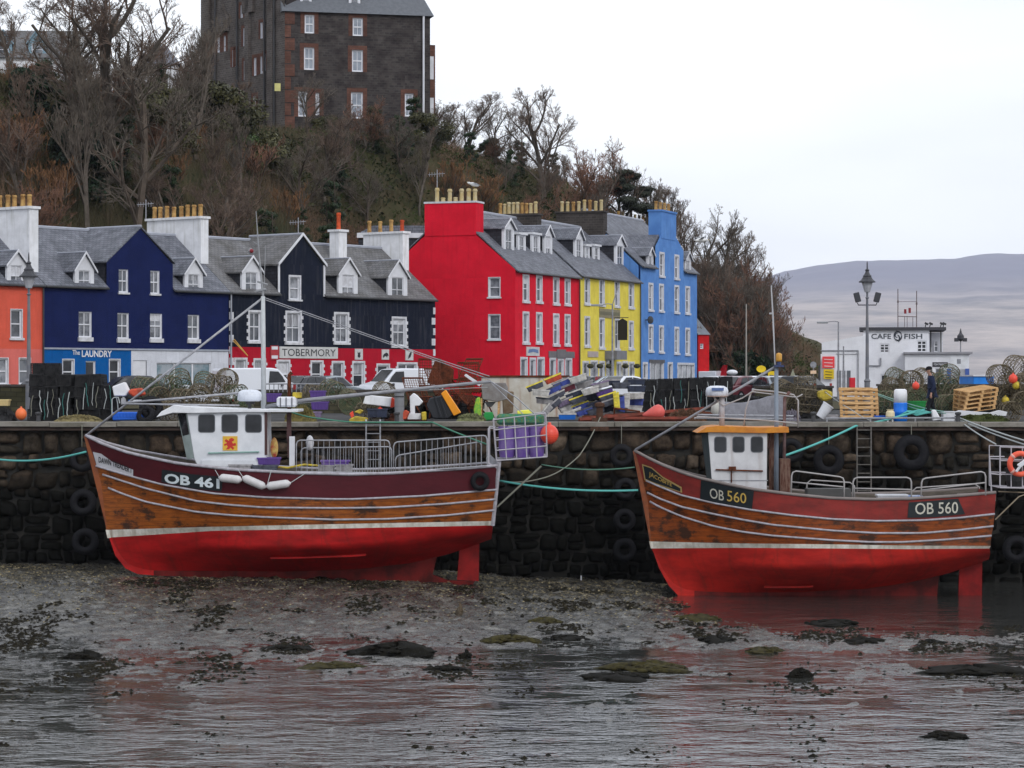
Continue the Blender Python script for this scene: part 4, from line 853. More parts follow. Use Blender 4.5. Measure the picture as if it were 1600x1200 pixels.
def body(root, f, u0, u1, zg, ze, zr, dep, m, name='side_walls'):
    g = MB(); h = dep / 2; b = .17
    prof = [(b, zg), (b, ze - .03), (h, zr - .05), (dep, ze - .03), (dep, zg)]
    g.prism([f.p(u0 + .02, z, -q) for q, z in prof], f.d * (u1 - u0 - .04)); return g.build(name, m, root)
def roof(root, f, u0, u1, ze, zr, dep, m=None, over=.18, th=.10, verge=.0, ridge=True, gaps=()):
    h = dep / 2; s = (zr - ze) / h; g = MB(); a = over; cuts = [(u0 - verge, u1 + verge, -a)]; U0, U1 = u0, u1
    if gaps:
        ga, gb = gaps; cuts = [(u0, ga, -a), (ga, gb, .2), (gb, u1, -a)]
    for ca, cb, bb, side in [(*c, 0) for c in cuts] + [(u0 - verge, u1 + verge, dep + a, 1)]:
        b0, b1, z1 = bb, h, zr; z0 = ze + (b0 if not side else -a) * s; u0, u1, verge = ca, cb, 0; V = [f.p(u0 - verge, z0, -b0), f.p(u1 + verge, z0, -b0), f.p(u1 + verge, z1, -b1), f.p(u0 - verge, z1, -b1)]
        g.add([v + Vector((0, 0, th)) for v in V] + V, [(0, 1, 2, 3), (7, 6, 5, 4), (0, 4, 5, 1), (1, 5, 6, 2), (2, 6, 7, 3), (3, 7, 4, 0)])
    r = g.build('roof', m or slate, root); u0, u1 = U0, U1
    if ridge:
        g = MB(); g.tube([f.p(u0, zr + th, -h), f.p(u1, zr + th, -h)], .11, 6); g.build('ridge', lead, r)
    for ca, cb in ([(u0, gaps[0]), (gaps[1], u1)] if gaps else [(u0, u1)]):
        g = MB(); g.tube([f.p(ca + .02, ze - a * s + .02, a + .05), f.p(cb - .02, ze - a * s + .02, a + .05)], .06, 6); g.build('gutter', darkmetal, r)
    return r
def prism_uz(g, f, pts, b0, b1): g.prism([f.p(u, z, -b0) for u, z in pts], -f.n * (b1 - b0)); return g
def cross_gable(root, f, x0, x1, ysh0, ysh1, xp, yp, b1, cheek, rm, trim, over=.1):
    """front-facing gable roof running back into the main roof."""
    u0, u1, up = f.u(x0), f.u(x1), f.u(xp); s0, s1, zp = f.z(ysh0, x0), f.z(ysh1, x1), f.z(yp, xp)
    g = MB(); zb = min(s0, s1) - 2.2
    prism_uz(g, f, [(u0 + .02, zb), (u1 - .02, zb), (u1 - .02, s1 - .02), (up, zp - .03), (u0 + .02, s0 - .02)], .17, b1); g.build('gable_cheek', cheek, root)
    g = MB(); t = .09
    for (ua, za), sg in (((u0, s0), -1), ((u1, s1), 1)):
        e = .12; dz = (zp - za) / abs(up - ua) * e
        V = [f.p(ua + sg * e, za - dz, over), f.p(up, zp, over), f.p(up, zp, -b1), f.p(ua + sg * e, za - dz, -b1)]
        g.add(V + [v + Vector((0, 0, t)) for v in V], [(0, 1, 2, 3), (7, 6, 5, 4), (0, 4, 5, 1), (1, 5, 6, 2), (2, 6, 7, 3), (3, 7, 4, 0)])
    r = g.build('gable_roof', rm, root)
    g = MB(); g.tube([f.p(up, zp + t, over), f.p(up, zp + t, -b1)], .08, 6); g.build('ridge', lead, r)
    if trim is not None:
        for (ua, za), sg in (((u0, s0), -1), ((u1, s1), 1)):
            g = MB(); e = .14; dz = (zp - za) / abs(up - ua) * e; V = [f.p(ua + sg * e, za - dz, over + .02), f.p(up, zp, over + .02), f.p(up, zp + .17, over + .02), f.p(ua + sg * e, za - dz + .17, over + .02)]
            g.prism(V, f.n * .05); g.build('bargeboard', trim, r)
    return u0, u1, up, s0, s1, zp
def dormer(root, f0, x0, x1, ybot, ysh, yp, sb, b1, rm=None, cheek=None, trim=None, hood=.12, glassm=None, sillm=True, style='sash4', flat=False):
    """roof dormer: timber front with a window, slated cheeks, pitched or flat roof."""
    f = f0.back(sb); trim = trim or white; u0, u1 = f.u(x0), f.u(x1); c = (x0 + x1) / 2; zb, zs, zp = f.z(ybot, c), f.z(ysh, c), f.z(yp, c); uc = (u0 + u1) / 2
    g = MB(); pts = [(u0, zb), (u1, zb), (u1, zs), (uc, zp - .05), (u0, zs)] if not flat else [(u0, zb), (u1, zb), (u1, zs), (u0, zs)]
    prism_uz(g, f, [(a * .995 + uc * .005, z) for a, z in pts], .14, b1); d = g.build('dormer', cheek or darkslate, root)
    k = (u1 - u0) * .20; hole = (u0 + k, u1 - k, zb + .08, zs - (.06 if not flat else .1))
    g = MB(); wall_mesh(g, f, [(u0, u1, zb, zs)], [hole], [] if flat else [[(u0, zs), (u1, zs), (uc, zp)]]); g.add([f.p(u0, zb), f.p(u0, zs), f.p(u0, zs, -.14), f.p(u0, zb, -.14)], [(0, 1, 2, 3)])
    g.build('dormer_front', trim, d); window(d, f, hole, white, glassm, style=style, dep=.12, frame_w=.05)
    g = MB(); t = .07; e = .14
    if flat:
        f.bar(g, u0 - .08, u1 + .08, zs, zs + .14, -b1, .12); g.build('dormer_roof', trim, d)
    else:
        for ua, sg in ((u0, -1), (u1, 1)):
            dz = (zp - zs) / abs(uc - ua) * e; V = [f.p(ua + sg * e, zs - dz, hood), f.p(uc, zp, hood), f.p(uc, zp, -b1), f.p(ua + sg * e, zs - dz, -b1)]
            g.add(V + [v + Vector((0, 0, t)) for v in V], [(0, 1, 2, 3), (7, 6, 5, 4), (0, 4, 5, 1), (1, 5, 6, 2), (2, 6, 7, 3), (3, 7, 4, 0)])
        g.build('dormer_roof', rm or slate, d)
        g = MB(); g.tube([f.p(uc, zp + t, hood), f.p(uc, zp + t, -b1)], .05, 5); g.build('ridge', lead, d)
        for ua, sg in ((u0, -1), (u1, 1)):
            g = MB(); dz = (zp - zs) / abs(uc - ua) * e; V = [f.p(ua + sg * e, zs - dz - .02, hood + .01), f.p(uc, zp - .02, hood + .01), f.p(uc, zp + .12, hood + .01), f.p(ua + sg * e, zs - dz + .10, hood + .01)]
            g.prism(V, f.n * .04); g.build('bargeboard', trim, d)
    return d
def chimney(root, f, px, w, b0, b1, z0, z1, m, pots, potm, poth=.7, cap=.14, capm=None, along=None):
    """stack straddling the wall line at px, from b0 to b1 behind the front."""
    u = f.u(px); g = MB(); f.bar(g, u - w / 2, u + w / 2, z0, z1, -b1, -b0); c = g.build('chimney', m, root)
    g = MB(); f.bar(g, u - w / 2 - .09, u + w / 2 + .09, z1, z1 + cap, -b1 - .09, -b0 + .09); g.build('cap', capm or m, c)
    for i in range(pots):
        b = b0 + .3 + (b1 - b0 - .6) * (i / max(1, pots - 1) if pots > 1 else .5); r_ = .13
        h = poth * (.92 + .16 * random.random())
        MB().lathe([(r_ * 1.15, 0), (r_, .08), (r_ * .9, h * .8), (r_ * 1.1, h * .83), (r_ * 1.1, h * .93), (r_ * .85, h), (r_ * .7, h), (.01, h * .9)], f.p(u + random.uniform(-.05, .05), z1 + cap, -b), 10).build('chimney_pot', potm if not isinstance(potm, list) else random.choice(potm), c, smooth=False)
    return c
def drain(root, f, px, y0, y1, m=darkmetal, r_=.05):
    u = f.u(px); g = MB(); g.tube([f.p(u, f.z(y0, px), .12), f.p(u, f.z(y1, px), .12)], r_, 6); g.build('downpipe', m, root)
ZG = .2
FT = Fac(P0, D1)
def render_mat(name, c, c2=None, streak=None, s=.5, rough=.85): return mat(name, c, rough, c2 or tuple(v * .86 for v in c), ns=.7, nd=7, bump=.5, bs=22, streak=streak or tuple(v * .6 for v in c), sstr=s)
ze = EYE + 146 / F * 135
# --- coral house at the end of the row
hc = thing('terraced_house', FT.p(FT.u(20), ZG), 'coral pink rendered house with white sash windows beside the navy house', 'house', 'painted houses along the harbour street')
coral = render_mat('coral_render', C(198, 86, 68, 1.3)); pink = render_mat('pink_render', C(208, 108, 100, 1.15))
ua, ub = FT.u(-130), FT.u(67); zsplit = FT.z(545, 20)
holes = [FT.rect(17, 34, 484, 528), FT.rect(-6, 12, 560, 600), FT.rect(30, 47, 560, 600), FT.rect(-35, -20, 484, 528)]
g = MB(); wall_mesh(g, FT, [(ua, ub, zsplit, ze)], holes); g.build('upper_wall', coral, hc)
g = MB(); wall_mesh(g, FT, [(ua, ub, ZG, zsplit)], holes); g.build('ground_floor_wall', pink, hc)
for h in holes: window(hc, FT, h, sill=.12, margin=.05, style='sash')
body(hc, FT, ua, ub, ZG, ze, ze + 3.2, 8, coral); roof(hc, FT, ua, ub, ze, ze + 3.2, 8)
dormer(hc, FT, 11, 41, 450, 413, 393, .05, 3.6)
chimney(hc, FT, 67, .62, .7, 4.9, ze - .5, EYE + 263 / F * 135.8, whitedirty, 7, pot, .68)
drain(hc, FT, 65.5, 446, 615)
# --- navy house with the laundry
hn = thing('terraced_house', FT.p(FT.u(210), ZG), 'navy blue house with a tall front gable over the laundry shop', 'house', 'painted houses along the harbour street')
navy = render_mat('navy_render', C(23, 34, 80, 1.05), C(19, 29, 72, 1.05), s=.4); shopblue = render_mat('shop_blue', C(10, 84, 150, 1.2)); shopwhite = render_mat('shop_white', (.68, .70, .77))
ua, ub, um = FT.u(67.8), FT.u(357), FT.u(205); zs_ = FT.z(546, 205)
rc = FT.rect
up_h = [rc(123, 143, 487, 527), rc(183.5, 201, 489, 529), rc(234.5, 253, 490, 529), rc(293.5, 311, 492, 530), rc(185.5, 200, 421, 457), rc(235, 249, 423, 459)]
gf_h = [rc(98, 115, 562, 600), rc(134, 149, 564, 615), rc(171, 187, 562, 600)]; gw_h = [rc(208, 229, 563, 618), rc(245, 330, 567, 603)]
g_u0, g_u1, g_up = FT.u(166.5), FT.u(270), FT.u(218.5); s0, s1, zp = FT.z(408, 166.5), FT.z(410, 270), FT.z(356, 218.5)
g = MB(); wall_mesh(g, FT, [(ua, ub, zs_, ze), (g_u0, g_u1, ze, min(s0, s1))], up_h, [[(g_u0, min(s0, s1)), (g_u1, min(s0, s1)), (g_up, zp)]]); g.build('upper_wall', navy, hn)
g = MB(); wall_mesh(g, FT, [(ua, um, ZG, zs_ - .0)], gf_h); g.build('laundry_front', shopblue, hn)
g = MB(); wall_mesh(g, FT, [(um, ub, ZG, zs_)], gw_h); g.build('white_shop_front', shopwhite, hn)
g = MB(); FT.bar(g, ua, ub, zs_ - .04, zs_ + .05, .0, .07); g.build('string_course', mat('grey_band', (.35, .38, .45), .7), hn)
cross_gable(hn, FT, 166.5, 270, 408, 410, 218.5, 356, 4.2, darkslate, slate, None)
for h in up_h[:4]: window(hn, FT, h, style='sash4', sill=.22, margin=.0, mg=random.choice(GL))
for h in up_h[4:]: window(hn, FT, h, style='sash4', sill=.1)
for h in (gf_h[0], gf_h[2]): window(hn, FT, h, style='sash', margin=.05, mg=glassdark)
window(hn, FT, gf_h[1], style='door', mg=glassdark, name='shop_door'); window(hn, FT, gw_h[1], style='shop', mg=gm('shop_glass', (.12, .2, .24), (.3, .34, .38)), frame_w=.06)
g = MB(); u0, u1, z0, z1 = gw_h[0]; FT.bar(g, u0, u1, z0, z1, -.12, -.05); dr = g.build('door', white, hn); g = MB(); g.ball(FT.p(u1 - .2, z0 + 1., -.02), .04, 6); g.build('handle', darkmetal, dr)
sign_text('LAUNDRY', FT.p(FT.u(127), FT.z(558, 150), .04), FT.d, UP, FT.u(174) - FT.u(127), .36, .025).build('shop_lettering', white, hn)
sign_text('The', FT.p(FT.u(112.5), FT.z(554.5, 118), .04), FT.d, UP, FT.u(124) - FT.u(112.5), .26, .015).build('shop_lettering', white, hn)
body(hn, FT, ua, ub, ZG, ze, ze + 3.2, 8, navy); roof(hn, FT, ua, ub, ze, ze + 3.2, 8, gaps=(g_u0, g_u1))
dormer(hn, FT, 117, 147, 456, 421, 396, .05, 3.6); dormer(hn, FT, 288.5, 317, 462, 427, 405, .05, 3.6)
zc = EYE + 248 / F * 147.4; chimney(hn, FT, 357, .62, 1.9, 6.3, ze - .2, zc, whitedirty, 8, pot, .68)
# --- black house with red ground floor
hb_ = thing('terraced_house', FT.p(FT.u(520), ZG), 'black house with white-edged windows, front gable and red ground floor', 'house', 'painted houses along the harbour street')
blackr = render_mat('black_render', C(26, 31, 46, 1.2), C(20, 25, 38, 1.2), streak=(.10, .10, .11), s=.35); redr = render_mat('shop_red', C(165, 22, 42, 1.2))
ua, ub = FT.u(357.6), FT.u(680); zs_ = FT.z(544, 520)
up_h = [rc(390, 407, 488, 533), rc(448, 469, 489, 535), rc(524, 543, 491, 535), rc(614, 633, 498, 540), rc(453, 468, 433, 468)]
gh = [rc(368, 384, 562, 600), rc(398, 413, 563, 600), rc(434, 451, 565, 605), rc(487, 503, 566, 603), rc(520, 536, 567, 612), rc(552, 568, 567, 605), rc(590, 607, 571, 612), rc(622, 650, 569, 603)]
g_u0, g_u1, g_up = FT.u(435.5), FT.u(506), FT.u(471); s0, s1, zp = FT.z(412, 435), FT.z(414, 506), FT.z(368, 471)
g = MB(); sm = min(s0, s1); wall_mesh(g, FT, [(ua, ub, zs_, ze), (g_u0, g_u1, ze, sm)], up_h, [[(g_u0, sm), (g_u1, sm), (g_up, zp)]]); g.build('upper_wall', blackr, hb_)
g = MB(); wall_mesh(g, FT, [(ua, ub, ZG, zs_)], gh); g.build('ground_floor_wall', redr, hb_)
cross_gable(hb_, FT, 435.5, 506, 412, 414, 471, 368, 4.2, darkslate, slatebrown, white)
for x in (435.3, 506.2):
    g = MB(); u = FT.u(x); FT.bar(g, u - .07, u + .07, ze - .1, sm + .05, .0, .05); g.build('gable_corner_board', white, hb_)
for h in up_h[:4]: window(hb_, FT, h, style='sash4', sill=.14, margin=.13, quoin=.12, mg=random.choice(GD + GL))
window(hb_, FT, up_h[4], style='sash', sill=.1, margin=.12)
for i, h in enumerate(gh): window(hb_, FT, h, style='door' if i in (4, 6) else 'sash' if i not in (7,) else 'shop', margin=.12, quoin=.11, mg=random.choice(GD))
g = MB(); f_ = FT
for k in range(9):
    for u, s_ in ((ua + .02, 1), (ub - .02, -1)):
        z = ZG + .1 + k * (ze - ZG - .4) / 9; w = .34 if k % 2 else .2; FT.bar(g, min(u, u + s_ * w), max(u, u + s_ * w), z, z + .42, .0, .035)
g.build('corner_quoins', offwhite, hb_)
body(hb_, FT, ua, ub, ZG, ze, ze + 3.2, 8, blackr); roof(hb_, FT, ua, ub, ze, ze + 3.2, 8, slatebrown, gaps=(g_u0, g_u1))
dormer(hb_, FT, 378, 408, 462, 424, 402, .05, 3.6, slatebrown); dormer(hb_, FT, 529, 559, 470, 428, 405, .05, 3.6, slatebrown); dormer(hb_, FT, 606.5, 636.5, 474, 432, 408, .05, 3.6, slatebrown)
fb = FT.back(2.6); chimney(hb_, Fac(FT.o, FT.d), 578, .75, 2.2, 2.95, ze + 1.2, EYE + 229 / F * 156.3, whitedirty, 1, potred, 1.0)
chimney(hb_, FT, 676, .6, 2.2, 5.5, ze + .8, EYE + 226 / F * 161.3, whitedirty, 4, [pot, potred], .75)
def panel_sign(root, f, x0, x1, y0, y1, m, name='sign_board', out=.05, border=None):
    g = MB(); u0, u1, z0, z1 = f.rect(x0, x1, y0, y1); f.bar(g, u0, u1, z0, z1, 0, out); return g.build(name, m, root), (u0, u1, z0, z1)
sg, (u0, u1, z0, z1) = panel_sign(hb_, FT, 436, 527, 542, 560, mat('sign_white', (.60, .60, .60), .6))
sign_text('TOBERMORY', FT.p(u0 + (u1 - u0) * .04, z0 + .13, .056), FT.d, UP, (u1 - u0) * .92, (z1 - z0) * .62, 0).build('lettering', blk, sg)
for i, (x0, x1, y0, y1) in enumerate(((554, 566, 545, 562), (596, 607, 546, 562), (633, 645, 547, 563))):
    sg, (u0, u1, z0, z1) = panel_sign(hb_, FT, x0, x1, y0, y1, mat('sign_white', (.60, .60, .60), .6), 'picture_board'); g = MB(); W_, H_ = u1 - u0, z1 - z0
    sh = [[(.25, .8), (.35, .5), (.3, .3), (.5, .15), (.7, .3), (.65, .5), (.75, .8), (.6, .6), (.5, .75), (.4, .6)], [(.1, .35), (.25, .55), (.6, .7), (.85, .6), (.95, .35), (.8, .4), (.7, .2), (.55, .35), (.35, .3), (.2, .15)], [(.3, .1), (.35, .4), (.5, .7), (.8, .95), (.75, .6), (.6, .3), (.4, .2)]][i]
    g.poly([FT.p(u0 + a * W_, z0 + b * H_, .056) for a, b in sh]); g.build('emblem', blk, sg)
sg, (u0, u1, z0, z1) = panel_sign(hb_, FT, 422, 434, 540, 562, mat('sign_red', (.45, .04, .05), .6), 'hanging_sign', out=.06)
g = MB(); W_, H_ = u1 - u0, z1 - z0; FT.bar(g, u0 + .1 * W_, u0 + .9 * W_, z0 + .72 * H_, z0 + .94 * H_, .06, .07); FT.bar(g, u0 + .1 * W_, u0 + .9 * W_, z0 + .08 * H_, z0 + .3 * H_, .06, .07); g.build('white_band', white, sg)
drain(hb_, FT, 359, 458, 620, lead); g = MB(); u = FT.u(362); g.tube([FT.p(u, FT.z(532, 362), .1), FT.p(u + .8, FT.z(556, 368), .5)], .03, 5); g.tube([FT.p(u + .1, FT.z(530, 362), .1), FT.p(u + .8, FT.z(556, 368), .5)], .03, 5); g.build('flag_bracket', mat('straw_wood', C(190, 150, 80), .8), hb_)

# --- red house, gable towards the harbour
FR = Fac(A0, D2)
zer = EYE + 169 / F * 164; dep2 = 9.
hr = thing('terraced_house', FR.p(2, ZG), 'bright red three-storey house with a broad red chimney', 'house', 'painted houses along the harbour street')
redg = render_mat('bright_red_render', C(196, 25, 46, 1.35), C(186, 21, 41, 1.3), s=.3)
u1r = FR.u(905)
hs = [FR.rect(*a) for a in ((817.5, 825.5, 432, 470), (838.5, 846, 433, 471), (865, 872.5, 436, 474), (883, 890, 438, 475), (817.5, 825.5, 490, 535), (838.5, 846, 491, 535), (865, 872.5, 493, 538), (883, 890, 494, 538),
    (814, 823, 561, 610), (828.5, 836, 562, 603), (840, 849.5, 561, 603), (859.5, 867.5, 562, 603), (872, 880, 563, 603), (883.5, 892.5, 562, 610))]
g = MB(); wall_mesh(g, FR, [(0, u1r, ZG, zer)], hs); g.build('street_wall', redg, hr)
for i, h in enumerate(hs): window(hr, FR, h, style='sash' if i < 8 else 'door', margin=.14, sill=.16 if i < 8 else 0, mg=random.choice(GL))
GR = Fac(A0 + B2 * dep2, -B2)                                  # gable plane, running towards the street corner
zr2 = zer + 4.0
hs = [GR.rect(764, 781, 434, 464), GR.rect(764, 781, 492, 530)]
ub_ = GR.u(744); uc_ = GR.u(664); um_ = dep2
zcb = GR.z(368, 705)
g = MB(); wall_mesh(g, GR, [(0, dep2, ZG, zer)], hs, [[(0, zer), (dep2, zer), (ub_, zcb), (uc_, zcb)]]); g.build('gable_wall', redg, hr)
for h in hs: window(hr, GR, h, style='sash', sill=.1, margin=.05)
body(hr, FR, .15, u1r, ZG, zer, zr2, dep2, redg); roof(hr, FR, .0, u1r, zer, zr2, dep2, slate)
g = MB(); z1 = GR.z(317.5, 705); GR.bar(g, uc_, ub_, zcb, z1, -1.3, .05); ch = g.build('chimney', redg, hr)
g = MB(); GR.bar(g, uc_ - .05, ub_ + .05, z1, z1 + .12, -1.35, .10); g.build('cap', offwhite, ch)
for x, h, m in ((677.5, .95, potpale), (687, .3, potpale), (697.5, .85, potpale), (706.5, .3, potpale), (716, .85, potpale), (727, .85, potpale), (737, .82, potpale)):
    u = GR.u(x); r_ = .14; MB().lathe([(r_ * 1.1, 0), (r_, .08), (r_ * .9, h * .75), (r_ * 1.15, h * .8), (r_ * 1.1, h * .92), (r_ * .8, h), (.01, h * .9)], GR.p(u, z1 + .12, -.6), 10).build('chimney_pot', m, ch)
dormer(hr, FR, 787, 803.5, 398, 357, 343, 1.5, 3.2); dormer(hr, FR, 850.5, 863, 408, 368, 354, 1.6, 3.2)
for x0, x1 in ((809.5, 821.5), (831.5, 844)): dormer(hr, FR, x0, x1, (x0 - 809) * .2 + 402, 367, 362, 1.6, 2.6, flat=True)
fr_b = FR.back(1.2)
sg, (u0, u1, z0, z1) = panel_sign(hr, FR, 822, 842, 542, 556, mat('sign_white', (.60, .60, .60), .6)); g = MB(); g.prism([FR.p(u0 + a * (u1 - u0), z0 + b * (z1 - z0), .055) for a, b in ((.1, .3), (.5, .45), (.9, .3), (.85, .7), (.5, .8), (.15, .7))], FR.n * .01); g.build('emblem', mat('sign_blue', (.12, .2, .4), .6), sg)
sg, (u0, u1, z0, z1) = panel_sign(hr, FR, 857, 897, 549, 559, mat('sign_grey', (.16, .15, .16), .7)); g = MB(); FR.bar(g, FR.u(869), FR.u(883), FR.z(560, 876), FR.z(546, 876), .05, .08); g.build('raised_centre', mat('sign_grey', (.16, .15, .16), .7), sg)
drain(hr, FR, 903.5, 437, 612)
# --- yellow house
hy = thing('terraced_house', FR.p(16, ZG), 'yellow three-storey inn between the red house and the blue house', 'house', 'painted houses along the harbour street')
yel = render_mat('yellow_render', C(216, 200, 84, 1.2), C(200, 182, 72, 1.2)); u2r = FR.u(1000); u1y = FR.u(905.6); zey = FR.z(430, 906) - .0
hs = [FR.rect(*a) for a in ((914, 920.5, 435, 474), (937, 943.5, 437, 476), (961, 967, 440, 478), (983, 989.5, 443, 480), (914, 920.5, 497, 540), (937, 943.5, 499, 543), (961, 967, 500, 545), (983, 989, 504, 544),
    (911, 919, 567, 603), (923, 933, 566, 612), (937, 944, 567, 603), (948, 958, 562, 612), (964, 970, 568, 603), (973, 980, 567, 612), (983, 990, 568, 603))]
zey = FR.z(429, 906)
g = MB(); wall_mesh(g, FR, [(u1y, u2r, ZG, zey)], hs); g.build('street_wall', yel, hy)
for i, h in enumerate(hs): window(hy, FR, h, style='sash' if i < 8 else 'door', margin=.14, sill=.16 if i < 8 else 0, mg=random.choice(GL))
body(hy, FR, u1y, u2r, ZG, zey, zr2 + .1, dep2, brownbrick); roof(hy, FR, u1y, u2r, zey, zr2 + .1, dep2, slate)
dormer(hy, FR, 898.5, 911, 412, 373, 358, 1.5, 3.2); dormer(hy, FR, 962, 976, 422, 383, 369, 1.3, 3.2)
for x0, x1 in ((914.5, 921.5), (927.5, 937)): dormer(hy, FR, x0, x1, 411 + (x0 - 914) * .2, 385, 379, 1.5, 2.6, flat=True)
chimney(hy, FR, 905, .8, 2.9, 6.1, zer + 2, EYE + 253 / F * 177, brownbrick, 9, [pot, potpale], .78)
chimney(hy, FR, 1000, .9, 2.7, 6.4, zer + 1, EYE + 257 / F * 190, brownbrick, 8, [potpale, potpale, pot], .8)
sg, (u0, u1, z0, z1) = panel_sign(hy, FR, 936, 968, 483, 497, mat('sign_wood', (.28, .25, .15), .7, (.2, .17, .1), ns=8)); g = MB(); FR.bar(g, u0 + .1, u1 - .1, z0 + .2, z1 - .2, .05, .065); g.build('sign_field', mat('sign_olive', (.16, .15, .09), .7), sg)
sg, (u0, u1, z0, z1) = panel_sign(hy, FR, 918, 934, 549, 558, mat('sign_pink', (.45, .38, .36), .7))
g = MB(); u = FR.u(959); zc_ = FR.z(514, 959); g.prism([FR.p(u, zc_ - .8, .3), FR.p(u, zc_ + .55, .3), FR.p(u, zc_ + .75, .65), FR.p(u, zc_ + .55, 1.0), FR.p(u, zc_ - .8, 1.)], FR.d * .08); hg = g.build('hanging_sign', blk, hy)
g = MB(); g.tube([FR.p(u, zc_ + .8, 0), FR.p(u, zc_ + .8, 1.1)], .03, 5); g.build('bracket', darkmetal, hg)
g = MB(); FR.bar(g, FR.u(945), FR.u(961), FR.z(562, 953), FR.z(548, 953), .0, .9); g.build('porch_hood', mat('porch_grey', (.2, .2, .22), .7), hy)
for x in (915, 930, 944, 970, 988):
    g = MB(); g.ball(FR.p(FR.u(x), FR.z(572, x), .35), .25, 7, (1, 1, .7)); g.build('flower_basket', mat('basket_green', (.03, .05, .02), .9, (.08, .06, .05), ns=20), hy)
drain(hy, FR, 998.5, 440, 612)
# --- blue house
hbl = thing('terraced_house', FR.p(30, ZG), 'sky blue house with a stepped front gable and tall blue chimney', 'house', 'painted houses along the harbour street')
skyb = render_mat('sky_blue_render', C(84, 126, 182, 1.35), C(72, 112, 170, 1.35)); u2b = FR.u(1000.6); u3 = FR.u(1089); zeb = FR.z(414, 1001)
hs = [FR.rect(*a) for a in [(x, x + 5.5, y0 + (x - 1013) * .09, y1 + (x - 1013) * .09) for x in (1014, 1030.5, 1054.5, 1071.5) for y0, y1 in ((445, 484), (510, 548))] + [(1031, 1037, 397, 431), (1054.5, 1060, 401, 435), (1005, 1011, 569, 603), (1016, 1036, 567, 612), (1044, 1050, 569, 612), (1059, 1084, 570, 605)]]
gu0, gu1 = FR.u(1024), FR.u(1068); gs = FR.z(388, 1046); 
cu0, cu1 = FR.u(1033), FR.u(1056); cz = FR.z(368, 1044)
g = MB(); wall_mesh(g, FR, [(u2b, u3, ZG, zeb), (gu0, gu1, zeb, gs)], hs, [[(gu0, gs), (gu1, gs), (cu1, cz), (cu0, cz)]]); g.build('street_wall', skyb, hbl)
for i, h in enumerate(hs): window(hbl, FR, h, style='sash' if i < 10 else 'shop' if i in (11, 13) else 'door', margin=.16, sill=.15 if i < 10 else 0, mg=random.choice(GL))
body(hbl, FR, u2b, u3, ZG, zeb, zeb + 4.1, dep2, skyb); roof(hbl, FR, u2b, u3, zeb, zeb + 4.1, dep2, slate, gaps=(gu0, gu1))
g = MB(); prism_uz(g, FR, [(gu0 + .02, zeb - 1), (gu1 - .02, zeb - 1), (gu1 - .02, gs - .02), (cu1, cz - .02), (cu0, cz - .02), (gu0 + .02, gs - .02)], .17, 4.4); g.build('gable_cheek', slate, hbl)
zc1 = FR.z(332, 1042)
g = MB(); FR.bar(g, cu0, cu1, cz - .3, zc1, -1.0, .03); ch = g.build('chimney', skyb, hbl)
g = MB(); FR.bar(g, cu0 - .06, cu1 + .06, zc1, zc1 + .14, -1.06, .10); g.build('cap', skyb, ch)
for k in range(4): MB().lathe([(.15, 0), (.13, .1), (.12, .55), (.15, .58), (.13, .66), (.01, .6)], FR.p(cu0 + .3 + k * (cu1 - cu0 - .6) / 3, zc1 + .14, -.5), 10).build('chimney_pot', pot, ch)
dormer(hbl, FR, 1012, 1021, 431, 399, 388, .05, 3, trim=offwhite); dormer(hbl, FR, 1070.5, 1080, 438, 406, 395, .05, 3, trim=offwhite)
g = MB(); u = FR.u(1008); g.lathe([(.3, 0), (.28, .06), (.1, .1)], FR.p(u, FR.z(500, 1008), .4), 12, axis=FR.n - FR.d * .5); g.tube([FR.p(u, FR.z(500, 1008), 0), FR.p(u, FR.z(500, 1008), .4)], .04, 5); g.build('satellite_dish', darkmetal, hbl)
sg, _ = panel_sign(hbl, FR, 1014, 1038, 562, 567, mat('shop_grey', (.10, .10, .11), .7), 'shop_fascia')
# chimney stack behind the blue roof
fb_ = FR.back(12)
t = thing('rear_chimney_stack', fb_.p(fb_.u(1000), 0), 'brown stone stack with a row of clay pots behind the blue house', 'chimney stack')
u0, u1 = fb_.u(972), fb_.u(1022); g = MB(); fb_.bar(g, u0, u1, 8, fb_.z(347, 1000), -1, 0); g.build('stack', brownbrick, t)
for k in range(8): MB().lathe([(.15, 0), (.13, .1), (.12, .6), (.15, .63), (.13, .7), (.01, .6)], fb_.p(u0 + .5 + k * (u1 - u0 - 1) / 7, fb_.z(347, 1000), -.5), 8).build('chimney_pot', [pot, potpale, brownbrick][k % 3], t)
# low building between the black and the red house, seen over the roofs
fq = Fac(at(560, 590, 171), (1, .02, 0)); fq.o.z = 0
t = thing('rear_outbuilding', fq.p(2, ZG), 'slate roof with a white eaves board behind the white chimney', 'building'); u0, u1 = 0, fq.u(690); z_ = fq.z(364, 600)
g = MB(); fq.bar(g, u0, u1, ZG, z_ - .35, -5, -.1); g.build('wall', darkslate, t); g = MB(); fq.bar(g, u0 - .1, u1, z_ - .32, z_, -.1, .05); g.build('eaves_board', white, t)
g = MB(); prism_uz(g, fq, [(u0, z_), (u1, z_), (u1 - 1, z_ + .5), (u0 + 1, z_ + .5)], .1, 5); g.build('roof', slate, t)
